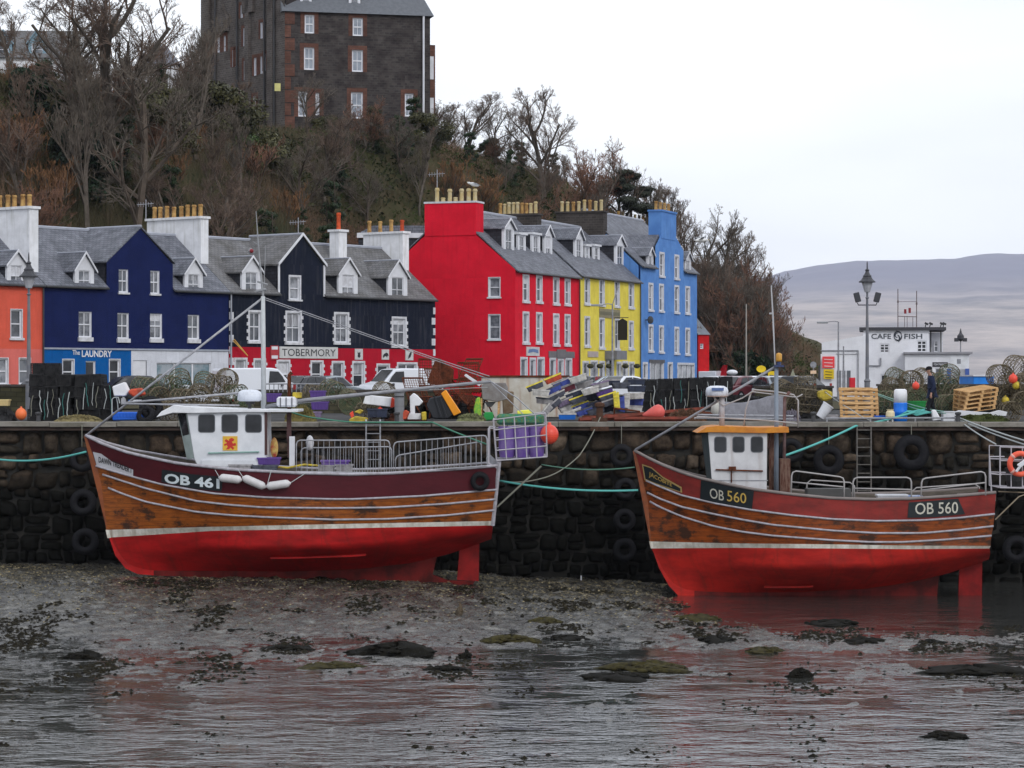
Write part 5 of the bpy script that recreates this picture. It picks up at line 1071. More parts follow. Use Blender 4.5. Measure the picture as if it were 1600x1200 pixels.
# small red cottage past the blue house
fs_ = Fac(at(1091, 590, 214), (.85, .53, 0)); fs_.o.z = 0
t = thing('red_cottage', fs_.p(1, .2), 'small red cottage with a steep slate roof beside the blue house', 'house'); u1 = fs_.u(1108)
z_ = fs_.z(523, 1100); g = MB(); hh = [fs_.rect(1094, 1099, 537, 545)]; wall_mesh(g, fs_, [(0, u1, .1, z_)], hh); g.build('front_wall', mat('cottage_red', C(185, 30, 35), .8), t); window(t, fs_, hh[0], style='sash')
g = MB(); fs_.bar(g, .02, u1 - .02, .1, z_ - .02, -5, -.17); g.build('side_walls', MATS['cottage_red'], t)
zr_ = fs_.z(481, 1096); g = MB(); V = [fs_.p(-.1, z_, .15), fs_.p(u1 + .05, z_, .15), fs_.p(u1 - .3, zr_, -2.4), fs_.p(-.1, zr_, -2.4), fs_.p(-.1, z_, -5), fs_.p(u1, z_, -5)]; g.add(V, [(0, 1, 2, 3), (3, 2, 5, 4), (0, 3, 4), (1, 5, 2)]); g.build('roof', mat('pale_slate', (.20, .22, .25), .6), t)
g = MB(); g.prism([fs_.p(1.5, 1.2, .1), fs_.p(u1 + 1.2, .3, .1), fs_.p(u1 + 1.2, .8, .1), fs_.p(2.5, 2.6, .1)], fs_.n * .6); g.build('lean_to', mat('cottage_dark_red', C(150, 25, 35), .8), t)
t = None
# --- hotel on the hill
hz = 22.2; FH = Fac(at(445, 590, 232), Vector((.97, .243, 0)).normalized()); FH.o.z = 0
hot = thing('hotel', FH.p(7, hz), 'tall dark stone hotel with red sandstone trim on the hilltop', 'hotel')
u0, u1 = 0, FH.u(672); zt = FH.z(22, 560); zb = hz - 4
W2 = [FH.rect(*a) for a in ((476, 491, 23, 52), (551, 567, 28, 56), (475, 491, 74, 109), (550, 567, 78, 112), (466, 480, 143, 182), (493, 499, 145, 180), (548.5, 567, 144, 185), (632.5, 646, 146, 182))]
g = MB(); wall_mesh(g, FH, [(u0, u1, zb, zt)], W2, dep=.2); g.build('front_wall', whin, hot)
for h in W2: window(hot, FH, h, style='sash4', margin=.38, mm=redsand, dep=.2, frame_w=.13, mg=gm('hotel_glass', (.30, .34, .40), (.20, .23, .28)))
g = MB(); d = 10.5; FH.bar(g, u0 + .03, u1 - .03, zb, zt - .01, -d, -.22); g.build('rear_walls', whin, hot)
g = MB(); prism_uz(g, FH, [(u0 - .3, zt), (u1 + .3, zt), (u1 + .1, zt + 1.2)], .0, .01)
V = [FH.p(u0 - .3, zt, .35), FH.p(u1 + .3, zt, .35), FH.p(u1 - 1.6, zt + 5.5, -4.5), FH.p(u0 - .3, zt + 5.5, -4.5), FH.p(u0 - .3, zt, -d), FH.p(u1 + .3, zt, -d)]
g = MB(); g.add(V, [(0, 1, 2, 3), (3, 2, 5, 4), (1, 5, 2), (0, 3, 4)]); g.build('roof', mat('grey_slate_far', (.13, .14, .16), .6, (.10, .11, .125), ns=3, bump=.3), hot)
for x in (478, 554): dormer(hot, FH, x - 9, x + 9, 5 + (x - 478) * .04, -14, -30, .6, 4, mat('grey_slate_far', (0, 0, 0)), flat=False, style='sash')
FL = Fac(FH.p(0, 0) + Vector((-.63, .777, 0)).normalized() * 13.3, -Vector((-.63, .777, 0)).normalized())       # left flank
hz2 = zt + 5
ul = 13.3; WL = [FL.rect(*a) for a in ((407, 411, 35, 60), (397, 401, 90, 118), (407, 411, 88, 115), (413, 416, 84, 110), (380, 384, 44, 72), (381, 385, 95, 125), (363, 366, 78, 104), (367, 370, 78, 104), (396, 400, 150, 176), (380, 384, 150, 180), (340, 344, 58, 82), (350, 353, 56, 80), (364, 367, 146, 160), (376, 380, 8, 28))]
g = MB(); wall_mesh(g, FL, [(0, ul, zb, hz2)], WL); g.build('flank_wall', greywhin, hot)
for h in WL: window(hot, FL, h, style='sash', margin=.3, mm=redsand, dep=.2, frame_w=.12, mg=gm('hotel_glass', (0, 0, 0), (0, 0, 0)))
g = MB(); FL.bar(g, .1, ul - .1, zb, hz2 - .05, -7, -.22); g.build('flank_block', whin, hot)
for x0, x1, yt in ((386, 392, 10), (318, 330, 60), (421, 429, 0)):
    g = MB(); ru = FL.u(x0), FL.u(x1); FL.bar(g, ru[0], ru[1], zb, hz2 + 3, .01, .3); g.build('chimney_breast', greywhin, hot)
for x in (415, 430, 372, 338):
    g = MB(); u = FL.u(x); g.tube([FL.p(u, hz2, .15), FL.p(u, zb, .15)], .10, 6); g.build('downpipe', darkmetal, hot)
g = MB(); FL.bar(g, 0, ul, hz2 - 4, hz2 + .02, .01, .04); 
for k, (x, y) in enumerate(((390, 10), (350, 40))):
    g = MB(); u = FL.u(x); z_ = FL.z(y, x); V = [FL.p(u - .9, z_ - .6, .3), FL.p(u + .9, z_ - .6, .3), FL.p(u + .9, z_ + .6, .3), FL.p(u, z_ + 2, .3), FL.p(u - .9, z_ + .6, .3)]; g.prism(V, -FL.n * .28); g.build('small_gable', greywhin, hot)
g = MB()
for k in range(14):
    z = zb + k * (zt - zb) / 14; FH.bar(g, 0, .9 if k % 2 else .55, z + .05, z + (zt - zb) / 14 - .05, .0, .05)
g.build('corner_quoins', redsand, hot)
# right-hand projecting bay and pipe
g = MB(); FH.bar(g, u1, u1 + .7, zb, FH.z(68, 676), -6, -1.0); by = g.build('rear_bay', redsand, hot)
g = MB(); FH.bar(g, u1 + .1, u1 + .55, FH.z(122, 675), FH.z(86, 675), -1.0, -.95); FH.bar(g, u1 + .1, u1 + .55, FH.z(193, 675), FH.z(151, 675), -1.0, -.95); g.build('bay_window', white, by)
g = MB(); u = FH.u(661); g.tube([FH.p(u, FH.z(26, 661), .25), FH.p(u, zb, .25)], .10, 6); g.build('white_downpipe', white, hot)
g = MB(); FH.bar(g, FH.u(428), FH.u(437), FH.z(143, 432), FH.z(131, 432), .3, .5); g.build('notice_board', mat('dull_yellow', C(190, 185, 120), .7), hot)
# houses half hidden on the hill
def hill_house(x0, x1, D, yb, ye, yr, wm, rm, label, wins, dorm=(), hip=0., d=7., tag_='house'):
    f = Fac(at(x0, 590, D), (1, 0.05, 0)); f.o.z = 0; u1 = f.u(x1); z0, ze_, zr_ = f.z(yb, x0), f.z(ye, x0), f.z(yr, x0)
    t = thing('hill_house', f.p(u1 / 2, z0), label, tag_); hh = [f.rect(*w) for w in wins]
    g = MB(); wall_mesh(g, f, [(0, u1, z0 - 6, ze_)], hh); g.build('front_wall', wm, t); g = MB(); f.bar(g, .02, u1 - .02, z0 - 6, ze_ - .02, -d, -.18); g.build('rear_walls', wm, t)
    for h in hh: window(t, f, h, style='sash', dep=.15, frame_w=.1, margin=.1)
    V = [f.p(-.3, ze_, .3), f.p(u1 + .3, ze_, .3), f.p(u1 + .3 - hip, zr_, -d / 2), f.p(-.3 + hip, zr_, -d / 2), f.p(-.3, ze_, -d - .3), f.p(u1 + .3, ze_, -d - .3)]
    g = MB(); g.add(V, [(0, 1, 2, 3), (3, 2, 5, 4), (1, 5, 2), (0, 3, 4)]); g.build('roof', rm, t)
    for x in dorm: dormer(t, f, x - 14, x + 14, ye - 1, ye - 24, ye - 42, .3, 3, rm, trim=mat('pale_blue_paint', (.22, .34, .42), .6), style='sash')
    return t
hill_house(-60, 108, 205, 132, 90, 38, whitedirty, slatebrown, 'white house with blue dormers behind the bare trees on the hill', [(8, 22, 100, 118), (60, 74, 100, 118)], (5, 58))
hill_house(219, 277, 212, 165, 100, 62, whitedirty, slate, 'small white gabled house seen through branches near the hotel', [(230, 244, 130, 154)], (), 1.5)
# --- white cafe building on the pier
FC = Fac(at(1349, 590, 190), Vector((1, -.14, 0)).normalized()); FC.o.z = 0
cafe = thing('cafe_building', FC.p(2, .2), 'white two-storey harbour cafe building with fish emblem between its words', 'cafe')
cw = render_mat('cafe_white', (.82, .83, .88), s=.12); zt = FC.z(516, 1400); u1 = FC.u(1452); zm_ = FC.z(553, 1400)
hs = [FC.rect(1374.5, 1389.5, 537, 551.5), FC.rect(1432.5, 1448, 532, 550.5), FC.rect(1376, 1388, 585, 610)]
g = MB(); wall_mesh(g, FC, [(0, u1, .1, zt)], hs); g.build('front_wall', cw, cafe)
for i, h in enumerate(hs): window(cafe, FC, h, style='grid' if i < 2 else 'plain', mg=glassdark, dep=.12, frame_w=.09)
g = MB(); FC.bar(g, .02, u1 - .02, .1, zt - .02, -8, -.14); FC.bar(g, u1 - .02, FC.u(1474), .1, FC.z(519, 1465), -7, -1.5); g.build('upper_storey', cw, cafe)
f3 = FC.back(1.48); h = f3.rect(1459, 1466, 532, 550); window(cafe, Fac(f3.o + f3.n * .12, f3.d), h, style='sash', dep=.12)
g = MB(); FC.bar(g, -.3, FC.u(1474) + .2, zt, zt + .22, -8.2, .25); g.build('roof_edge', mat('dark_fascia', (.05, .05, .06), .6), cafe)
for x in (1455, 1471): 
    g = MB(); u = FC.u(x); g.tube([FC.p(u, zt, -1.3), FC.p(u, FC.z(552, x), -1.3)], .05, 5); g.build('downpipe', darkmetal, cafe)
# ground floor wings
FW = Fac(FC.p(0, 0, 1.8), FC.d); u0, u1, z1 = FW.u(1414), FW.u(1484), FW.z(553, 1450); u2 = FW.u(1514)
hs = [FW.rect(1461, 1476, 575, 600)]
g = MB(); wall_mesh(g, FW, [(u0, u2, .1, z1)], hs); g.build('wing_wall', cw, cafe); window(cafe, FW, hs[0], style='plain', dep=.1, mg=glass)
g = MB(); FW.bar(g, u0 + .02, u2 - .02, .1, z1 - .02, -9, -.12); g.build('wing', cw, cafe); g = MB(); FW.bar(g, u0 - .1, u2 + .25, z1, z1 + .14, -9, .25); g.build('wing_roof', mat('pale_grey_edge', (.30, .30, .33), .6), cafe)
sg, (a, b, c, e) = panel_sign(cafe, FW, 1457, 1481, 566, 573, blk); sign_text('FISH MARKET', FW.p(a + .1, c + .09, .055), FW.d, UP, b - a - .2, .17).build('lettering', white, sg)
sg2, (a, b, c, e) = panel_sign(cafe, FW, 1484.5, 1512, 554.5, 577, mat('bright_sign_white', (.78, .8, .84), .5)); g = MB(); FW.bar(g, (a + b) / 2 - .14, (a + b) / 2 + .14, c + .4, c + .75, .05, .06); g.build('emblem', greypaint, sg2)
a, b = FW.u(1486), FW.u(1508); g = MB(); FW.bar(g, a, b, .2, FW.z(578, 1497), .02, .08); ar = g.build('entrance', mat('entrance_grey', (.4, .41, .45), .6), cafe)
g = MB(); FW.bar(g, a - .3, a, .2, FW.z(576, 1486), .02, .14); FW.bar(g, b, b + .3, .2, FW.z(576, 1508), .02, .14); g.build('blue_door_edges', mat('door_blue', (.06, .12, .4), .5), ar)
# lower shed
FS = Fac(FC.p(0, 0, .6), FC.d); a, b = FS.u(1284), FS.u(1352); za, zb_ = FS.z(535, 1284), FS.z(524, 1350)
g = MB(); g.prism([FS.p(a, .1), FS.p(b, .1), FS.p(b, zb_), FS.p(a, za)], -FS.n * 7); g.build('side_shed', cw, cafe)
g = MB(); FS.bar(g, a - .1, b - .5, FS.z(548.5, 1310), FS.z(547, 1310), .0, .08); FS.bar(g, a, b - .6, FS.z(553.5, 1310), FS.z(552.8, 1310), .0, .05); g.tube([FS.p(FS.u(1341), FS.z(548, 1341), .1), FS.p(FS.u(1341), .2, .1)], .04, 5); g.build('gutter', greypaint, cafe)
hh = FS.rect(1308, 1329, 579, 612); g = MB(); FS.bar(g, *hh, .01, .05); dr = g.build('shed_doorway', mat('doorway_grey', (.13, .14, .16), .6), cafe)
for x in (1315, 1322): g = MB(); FS.bar(g, FS.u(x) - .06, FS.u(x) + .06, hh[2], hh[3], .05, .08); g.build('door_post', offwhite, dr)
g = MB(); a_, b_ = FC.u(1376), FC.u(1358); FC.bar(g, min(a_, b_), max(a_, b_), FC.z(572, 1366), FC.z(570.5, 1366), .02, .12); FC.bar(g, a_ - .05, a_ + .05, FC.z(571, 1376), FC.z(559, 1376), .02, .12); g.build('wall_pipe', greypaint, cafe)
lt = mat('cafe_lettering', (.06, .07, .09), .5)
sign_text('CAFE', FC.p(FC.u(1361.5), FC.z(529.5, 1376), .03), FC.d, UP, FC.u(1392.5) - FC.u(1361.5), .38, .012).build('lettering', lt, cafe)
sign_text('FISH', FC.p(FC.u(1413), FC.z(529.5, 1427), .03), FC.d, UP, FC.u(1441) - FC.u(1413), .38, .012).build('lettering', lt, cafe)
g = MB(); c = FC.p(FC.u(1403), FC.z(525, 1403), .04)
def arc(a0, a1, rx, rz, w, ox=0, oz=0):
    pts = [c + FC.d * (ox + rx * math.cos(R(a))) + UP * (oz + rz * math.sin(R(a))) for a in np.linspace(a0, a1, 10)]; g.tube(pts, [w * (.3 + .7 * math.sin(math.pi * i / 9)) for i in range(10)], 4)
arc(20, 200, .28, .32, .06); arc(200, 380, .28, .32, .06); arc(100, 260, .22, .16, .04, .02, .04); arc(-60, 90, .18, .28, .05, -.05, -.2); arc(60, 150, .2, .3, .04, .05, .25); g.build('fish_emblem', lt, cafe)
# roof aerials
g = MB()
for x, y0 in ((1403.5, 450), (1433, 453)): g.tube([FC.p(FC.u(x), zt, -2), FC.p(FC.u(x), FC.z(y0, x), -2)], .035, 5); g.ball(FC.p(FC.u(x), FC.z(y0 + 20, x), -2), .07, 5, (1, 1, 2))
g.tube([FC.p(FC.u(1403), FC.z(470, 1403), -2), FC.p(FC.u(1433), FC.z(470, 1433), -2)], .015, 4); g.tube([FC.p(FC.u(1403), FC.z(493, 1403), -2), FC.p(FC.u(1433), FC.z(494, 1433), -2)], .03, 4)
for x in (1414, 1418, 1427): g.tube([FC.p(FC.u(x), zt, -2), FC.p(FC.u(x), FC.z(493, x), -2)], .02, 4)
g.build('aerial_frame', mat('aerial_rust', (.16, .12, .12), .7), cafe)
for x, y0, y1 in ((1415, 489, 482), (1422, 488, 480)): g = MB(); FC.bar(g, FC.u(x) - .09, FC.u(x) + .09, FC.z(y0, x), FC.z(y1, x), -2.1, -1.9); g.build('red_beacon', mat('beacon_red', (.25, .02, .03), .5), cafe)
for x in (1446, 1453, 1470, 1474): g = MB(); p = FC.p(FC.u(x), zt + .22, -1); g.tube([p, p + Vector((.08, 0, .3))], .04, 5); g.box(p + Vector((.1, 0, .28)), (.28, .14, .14), (0, R(25), 0)); g.build('roof_lamp', darkmetal, cafe)
# ================= trees and scrub
def grow(seed, H, spread=1., levels=4, kids=(7, 6, 5, 5), lean=0., trunk=.3, r0=.03, up=.35, stems=1, wob=.10):
    """returns limb segments and twig segments as (p0, p1, ra, rb) rows."""
    rg = random.Random(seed); big, small = [], []
    def rec(p, d, L_, r, lv):
        n = 5 if lv < 2 else 3 if lv < 4 else 2; pts = [p]; q = p
        for i in range(n):
            d = (d + Vector((rg.gauss(0, wob), rg.gauss(0, wob), rg.gauss(0, wob * .8) + (up * .12 if lv else .04)))).normalized(); q = q + d * (L_ / n); pts.append(q)
        taper = .62 if lv < 2 else .5
        for i in range(n):
            a, b = r * (1 - (1 - taper) * i / n), r * (1 - (1 - taper) * (i + 1) / n); (big if lv < 2 else small).append((*pts[i], *pts[i + 1], a, b))
        if lv >= levels: return
        k = kids[min(lv, len(kids) - 1)]
        for c in range(k):
            t = rg.uniform(.3 if lv == 0 else .15, 1) if lv else trunk + (1 - trunk) * (c + rg.random() * .7) / k
            j = min(n - 1, int(t * n)); b = pts[j].lerp(pts[j + 1], t * n - j); a = rg.uniform(0, 6.2832)
            t2 = d.orthogonal().normalized(); o = (Matrix.Rotation(a, 3, d) @ t2)
            nd = (d * (1 - .5 * spread * rg.uniform(.7, 1.25)) + o * spread * rg.uniform(.5, 1.) + Vector((0, 0, up * .35))).normalized()
            rec(b, nd, L_ * rg.uniform(.45, .68) * (1.15 if lv == 0 else 1) * (1 - .35 * (t if lv else t * .5)), max(.006, r * rg.uniform(.34, .52)), lv + 1)
    for s_ in range(stems):
        rec(Vector((rg.uniform(-.3, .3) * (stems > 1), rg.uniform(-.3, .3) * (stems > 1), -.3)), Vector((lean + (rg.gauss(0, .3) if stems > 1 else 0), rg.gauss(0, .3) if stems > 1 else 0, 1)).normalized(), H * .62, H * r0, 0)
    def norm(a): a = np.array(a, float); return a
    B_, S_ = norm(big), norm(small); top = max(B_[:, 5].max(), S_[:, 5].max()); k = H / top
    for A in (B_, S_): A[:, :6] *= k
    return B_, S_
def prisms(A, sides=3):
    p, q = A[:, 0:3], A[:, 3:6]; d = q - p; d /= np.maximum(1e-6, np.linalg.norm(d, axis=1))[:, None]
    ref = np.where(np.abs(d[:, 2:3]) < .9, np.array([[0, 0, 1.]]), np.array([[1., 0, 0]])); x = np.cross(d, ref); x /= np.linalg.norm(x, axis=1)[:, None]; y = np.cross(d, x)
    out = []
    for i in range(sides):
        a, b = 2 * math.pi * i / sides, 2 * math.pi * (i + 1) / sides
        va = x * math.cos(a) + y * math.sin(a); vb = x * math.cos(b) + y * math.sin(b)
        out.append(np.stack([p + va * A[:, 6:7], p + vb * A[:, 6:7], q + vb * A[:, 7:8], q + va * A[:, 7:8]], 1))
    return np.concatenate(out, 0)
def bark(name, a, b): return mat(name, a, .95, b, ns=1.2, obj=True, nd=4)
BK = [bark('bark_grey', (0.156, 0.130, 0.111), (0.091, 0.078, 0.065)), bark('bark_brown', (0.124, 0.098, 0.078), (0.065, 0.052, 0.043)), bark('bark_pale', (0.195, 0.169, 0.137), (0.098, 0.085, 0.068))]
TW = [bark('twigs_brown', (0.182, 0.130, 0.101), (0.104, 0.078, 0.065)), bark('twigs_red', (0.247, 0.130, 0.088), (0.130, 0.078, 0.058)), bark('twigs_grey', (.155, .13, .108), (.09, .076, .062)), bark('twigs_orange', (.24, .125, .065), (.12, .07, .038))]
TREE = {}
def tree_proto(key, name, seed, H, bk, tw, minr=.010, **k):
    B_, S_ = grow(seed, H, **k); S_[:, 6:8] = np.maximum(S_[:, 6:8], minr); B_[:, 6:8] = np.maximum(B_[:, 6:8], minr * 1.5)
    r = bpy.data.objects.new(name, None); TREE[key] = (r, soup('trunk', prisms(B_, 5), 4, bk, r), soup('crown', prisms(S_, 3), 4, tw, r)); r['_h'] = H
    return r
protos = {}
def put(key, loc, h, rz, label, cat='tree', group='bare trees on the wooded hillside', sx=1.):
    r, tr, cr = TREE[key]
    if key not in protos: o = r; COL.objects.link(o); protos[key] = 1; H = o['_h']; TREE[key] = (r, tr, cr); TREEH[key] = H; del o['_h']
    else:
        o = r.copy(); COL.objects.link(o)
        for c in (tr, cr): d = c.copy(); COL.objects.link(d); d.parent = o
    k = h / TREEH[key]; o.location = loc; o.rotation_euler = (0, 0, rz); o.scale = (k * sx, k * sx, k); tag(o, label, cat, group); return o
TREEH = {}
tree_proto('oak', 'bare_tree', 3, 10, BK[0], TW[0], spread=.8, kids=(9, 6, 5, 5, 4), levels=5, trunk=.18, r0=.026, minr=.0085, up=.45)
tree_proto('oak2', 'bare_tree', 14, 10, BK[1], TW[2], spread=.9, kids=(9, 6, 5, 4, 4), levels=5, trunk=.22, r0=.022, minr=.0085, up=.4)
tree_proto('ash', 'bare_tree', 25, 9, BK[0], TW[2], spread=.55, kids=(9, 6, 5, 4, 3), levels=5, trunk=.25, r0=.015, up=.7, minr=.0085)
tree_proto('birch', 'bare_tree', 37, 8, BK[2], TW[0], spread=.5, kids=(10, 6, 5, 4), trunk=.25, r0=.011, up=.5, minr=.009)
tree_proto('thorn', 'bare_tree', 41, 6, BK[1], TW[1], spread=.75, kids=(8, 6, 5, 5), trunk=.12, r0=.014, stems=3, up=.45, minr=.009)
tree_proto('shrub', 'bare_shrub', 52, 3.5, BK[1], TW[3], spread=.6, kids=(6, 5, 4), levels=3, trunk=.05, r0=.012, stems=7, up=.7, minr=.013)
tree_proto('shrub2', 'bare_shrub', 57, 3.0, BK[1], TW[1], spread=.7, kids=(6, 5, 4), levels=3, trunk=.05, r0=.012, stems=7, up=.6, minr=.013)
def leafy(key, name, seed, W_, H, n, m, blobs, leaf=.11, squash=.8, trunk=True):
    rg = np.random.RandomState(seed); c = []
    for _ in range(blobs):
        a, r_ = rg.rand() * 6.28, rg.rand() ** .6; h = rg.rand(); w = (1 - abs(h - .45) ** 1.5) * W_ / 2
        c.append((math.cos(a) * r_ * w, math.sin(a) * r_ * w, h * H * .85 + .3, rg.uniform(.5, 1.) * W_ * .22))
    c = np.array(c); i = rg.randint(0, blobs, n); d = rg.normal(size=(n, 3)); d /= np.linalg.norm(d, axis=1)[:, None]; rr = rg.rand(n, 1) ** .4
    P = c[i, :3] + d * rr * c[i, 3:4] * np.array([1, 1, squash]); a = rg.normal(size=(n, 3)); a /= np.linalg.norm(a, axis=1)[:, None]; b = np.cross(a, d + .01); b /= np.linalg.norm(b, axis=1)[:, None]
    s = leaf * rg.uniform(.6, 1.3, (n, 1)); V = np.stack([P - a * s, P + b * s * .6, P + a * s, P - b * s * .6], 1)
    B_, S_ = grow(seed, H * .9, spread=.6, levels=2, kids=(7, 4), r0=.025); r = bpy.data.objects.new(name, None); r['_h'] = H
    TREE[key] = (r, soup('trunk', prisms(np.concatenate([B_, S_]), 4), 4, BK[1], r), soup('crown', V, 4, m, r))
def leafm(name, a, b): return mat(name, a, .55, b, ns=.9, obj=True, nd=3, spec=.3)
leafy('ever', 'evergreen_bush', 61, 4, 4, 9000, leafm('dark_evergreen', (.020, .045, .018), (.010, .020, .012)), 26, .12)
leafy('gorse', 'green_bush', 62, 3.4, 2.6, 8000, leafm('mid_green', (.060, .105, .022), (.028, .050, .014)), 22, .09)
leafy('olive', 'olive_bush', 63, 4, 3, 7000, leafm('olive_leaf', (.085, .080, .028), (.040, .042, .018)), 20, .09)
leafy('ivy', 'ivy_clad_tree', 64, 3, 7, 9000, leafm('ivy_green', (.030, .055, .018), (.014, .028, .012)), 30, .10)
leafy('pine', 'pine_tree', 65, 8, 6, 14000, leafm('pine_needles', (.032, .040, .024), (.016, .020, .013)), 16, .13, .35)
zh = lambda x, y: float(hill_z(x, y))
# skyline trees, with the height read from the skyline
SKY = [  # px, top row, distance, kind, label
 (172, -60, 176, 'oak', 'great bare tree with a wide crown standing before the white gabled hill house', 1.25), (95, -40, 180, 'oak2', 'big bare tree before the blue dormers of the hill house', 1.2), (20, -30, 184, 'oak', 'bare tree before the hill house at the very edge of the view', 1.),
 (305, 20, 185, 'ash', 'tall thin bare tree between the white gabled house and the hotel', .8), (135, 30, 168, 'ash', 'slim bare tree below the great bare tree on the slope', 1.), (205, 20, 170, 'oak2', 'bare tree leaning before the great tree trunk on the slope', 1.),
 (330, 128, 205, 'thorn', 'low reddish bare tree at the foot of the hotel flank', 1.1), (480, 112, 214, 'oak2', 'bare tree in front of the hotel front corner', .9), (560, 150, 212, 'thorn', 'low bare tree below the middle hotel windows', 1.1),
 (728, 144, 234, 'oak', 'round-headed bare tree standing alone beside the hotel', 1.15), (776, 160, 228, 'oak2', 'bare tree second from the hotel along the skyline', .95), (850, 140, 226, 'oak', 'tallest bare skyline tree between the hotel and the pine', 1.0), (893, 210, 224, 'thorn', 'low bare tree at the foot of the tallest skyline tree', 1.),
 (958, 218, 226, 'oak2', 'bare tree entwined with the dark pine on the skyline', .7), (930, 262, 222, 'ash', 'slim bare tree on the hotel side of the pine', .8),
 (1040, 265, 228, 'ash', 'bare tree just past the blue chimney on the skyline', 1.), (1072, 288, 232, 'oak', 'bare tree second past the blue chimney on the skyline', .8), (1104, 318, 230, 'oak2', 'bare tree third past the blue chimney on the skyline', .8),
 (1132, 330, 236, 'ash', 'bare tree fourth past the blue chimney on the skyline', 1.), (1156, 352, 234, 'oak', 'bare tree fifth past the blue chimney on the skyline', .7), (1176, 392, 238, 'oak2', 'bare tree sixth past the blue chimney on the skyline', .7), (1190, 425, 236, 'ash', 'bare tree near the low end of the wooded point', 1.), (1206, 492, 238, 'oak', 'last bare tree at the low tip of the wooded point', .7)]
SKY += [(300, 20, 200, 'ash', 'bare tree between the white gabled house and the hotel corner', 1.)]
rt = random.Random(9)
for px, yt, D, k, lb, sx in SKY:
    x = xz(px, D); z = zh(x, D) - .2; h = zz(yt, D) - z; put(k, (x, D, z), h, rt.uniform(0, 6), lb, sx=sx * (1. if h < 14 else .9))
x = xz(985, 225); z = zh(x, 225); o = put('pine', (x, 225, zz(335, 225)), 4.6, 1.2, 'dark wind-bent pine on the skyline behind the blue house', 'pine', None)
g = MB(); g.tube([(0, 0, (z - zz(335, 225)) / .77), (.4, 0, -2), (.1, 0, 1.5)], [.3, .22, .12], 7); q_ = g.build('lower_trunk', BK[1], None, smooth=True); q_.parent = o; q_.location = (0, 0, 0)
# trees over the slope
cnt = 0; rows = []
for i in range(900):
    Y_ = rt.uniform(135, 250); X_ = rt.uniform(-52, 30); px = 800 + F * X_ / Y_
    if not -40 < px < 1190: continue
    z = zh(X_, Y_)
    if z < .8: continue
    py = HY - (z - EYE) / Y_ * F
    if (300 < px < 690 and py < 238) or py < 150 or (px < 300 and py < 190): continue
    if any((X_ - a) ** 2 + (Y_ - b) ** 2 < 8 for a, b in rows): continue
    rows.append((X_, Y_)); cnt += 1
    if cnt >= 120: break
rows.sort(key=lambda a: a[0] / a[1])
for i, (X_, Y_) in enumerate(rows):
    z = zh(X_, Y_); px = 800 + F * X_ / Y_; k = rt.choice(['ash', 'thorn', 'thorn', 'birch', 'oak2', 'oak', 'ivy'] if px > 300 else ['ash', 'thorn', 'birch', 'oak', 'shrub'])
    h = {'ash': 7.5, 'thorn': 5, 'birch': 7, 'oak2': 7, 'oak': 7.5, 'ivy': 5.5, 'shrub': 4}[k] * rt.uniform(.75, 1.1)
    if 690 < px < 1000: h *= .6
    if px > 1060: h *= 1.15
    kind = {'ash': 'slim grey bare tree', 'thorn': 'low reddish bare tree', 'birch': 'thin pale-stemmed bare tree', 'oak2': 'grey spreading bare tree', 'oak': 'brown spreading bare tree', 'ivy': 'ivy-clad green tree', 'shrub': 'orange-brown bare shrub'}[k]
    put(k, (X_, Y_, z - .15), h, rt.uniform(0, 6), f'{kind}, {nth(i)} along the wooded slope', 'tree' if k != 'shrub' else 'shrub', 'trees over the wooded slope')
# dense low wood on the point, past the cottage
pts_ = sorted((1102 + (i * 37 % 112) + rt.uniform(-3, 3), 217 + (i % 5) * 5 + rt.uniform(-1, 1), i % 5) for i in range(60))
for i, (px, Y_, i5) in enumerate(pts_):
    X_ = xz(px, Y_); z = zh(X_, Y_)
    top = np.interp(px, [1095, 1130, 1170, 1200, 1230], [380, 392, 425, 495, 550]) + i5 * 6; h = zz(top, Y_) - z; k = ['ash', 'birch', 'oak2', 'thorn'][i % 4]
    put(k, (X_, Y_, z - .15), max(3, h), rt.uniform(0, 6), f'bare {["slim", "pale", "spreading", "reddish"][i % 4]} tree in the wood past the red cottage, {nth(i)} from the cottage', group='trees on the low point', sx=.8)
ev = sorted([(1112, 520, 219, 2.2), (1130, 505, 221, 3), (1150, 498, 223, 3.4), (1170, 508, 224, 3), (1188, 520, 225, 2.5), (1140, 535, 217, 2), (1160, 545, 217, 2), (1180, 545, 218, 2), (1198, 545, 222, 1.6)])
for i, (px, yt, D, w) in enumerate(ev):
    x = xz(px, D); z = zh(x, D) - .1; put('ever', (x, D, z), zz(yt, D) - z, i * 1.3, f'dark evergreen bush at the foot of the low point, {nth(i)} from the cottage', 'bush', 'evergreens at the foot of the point', sx=1.)
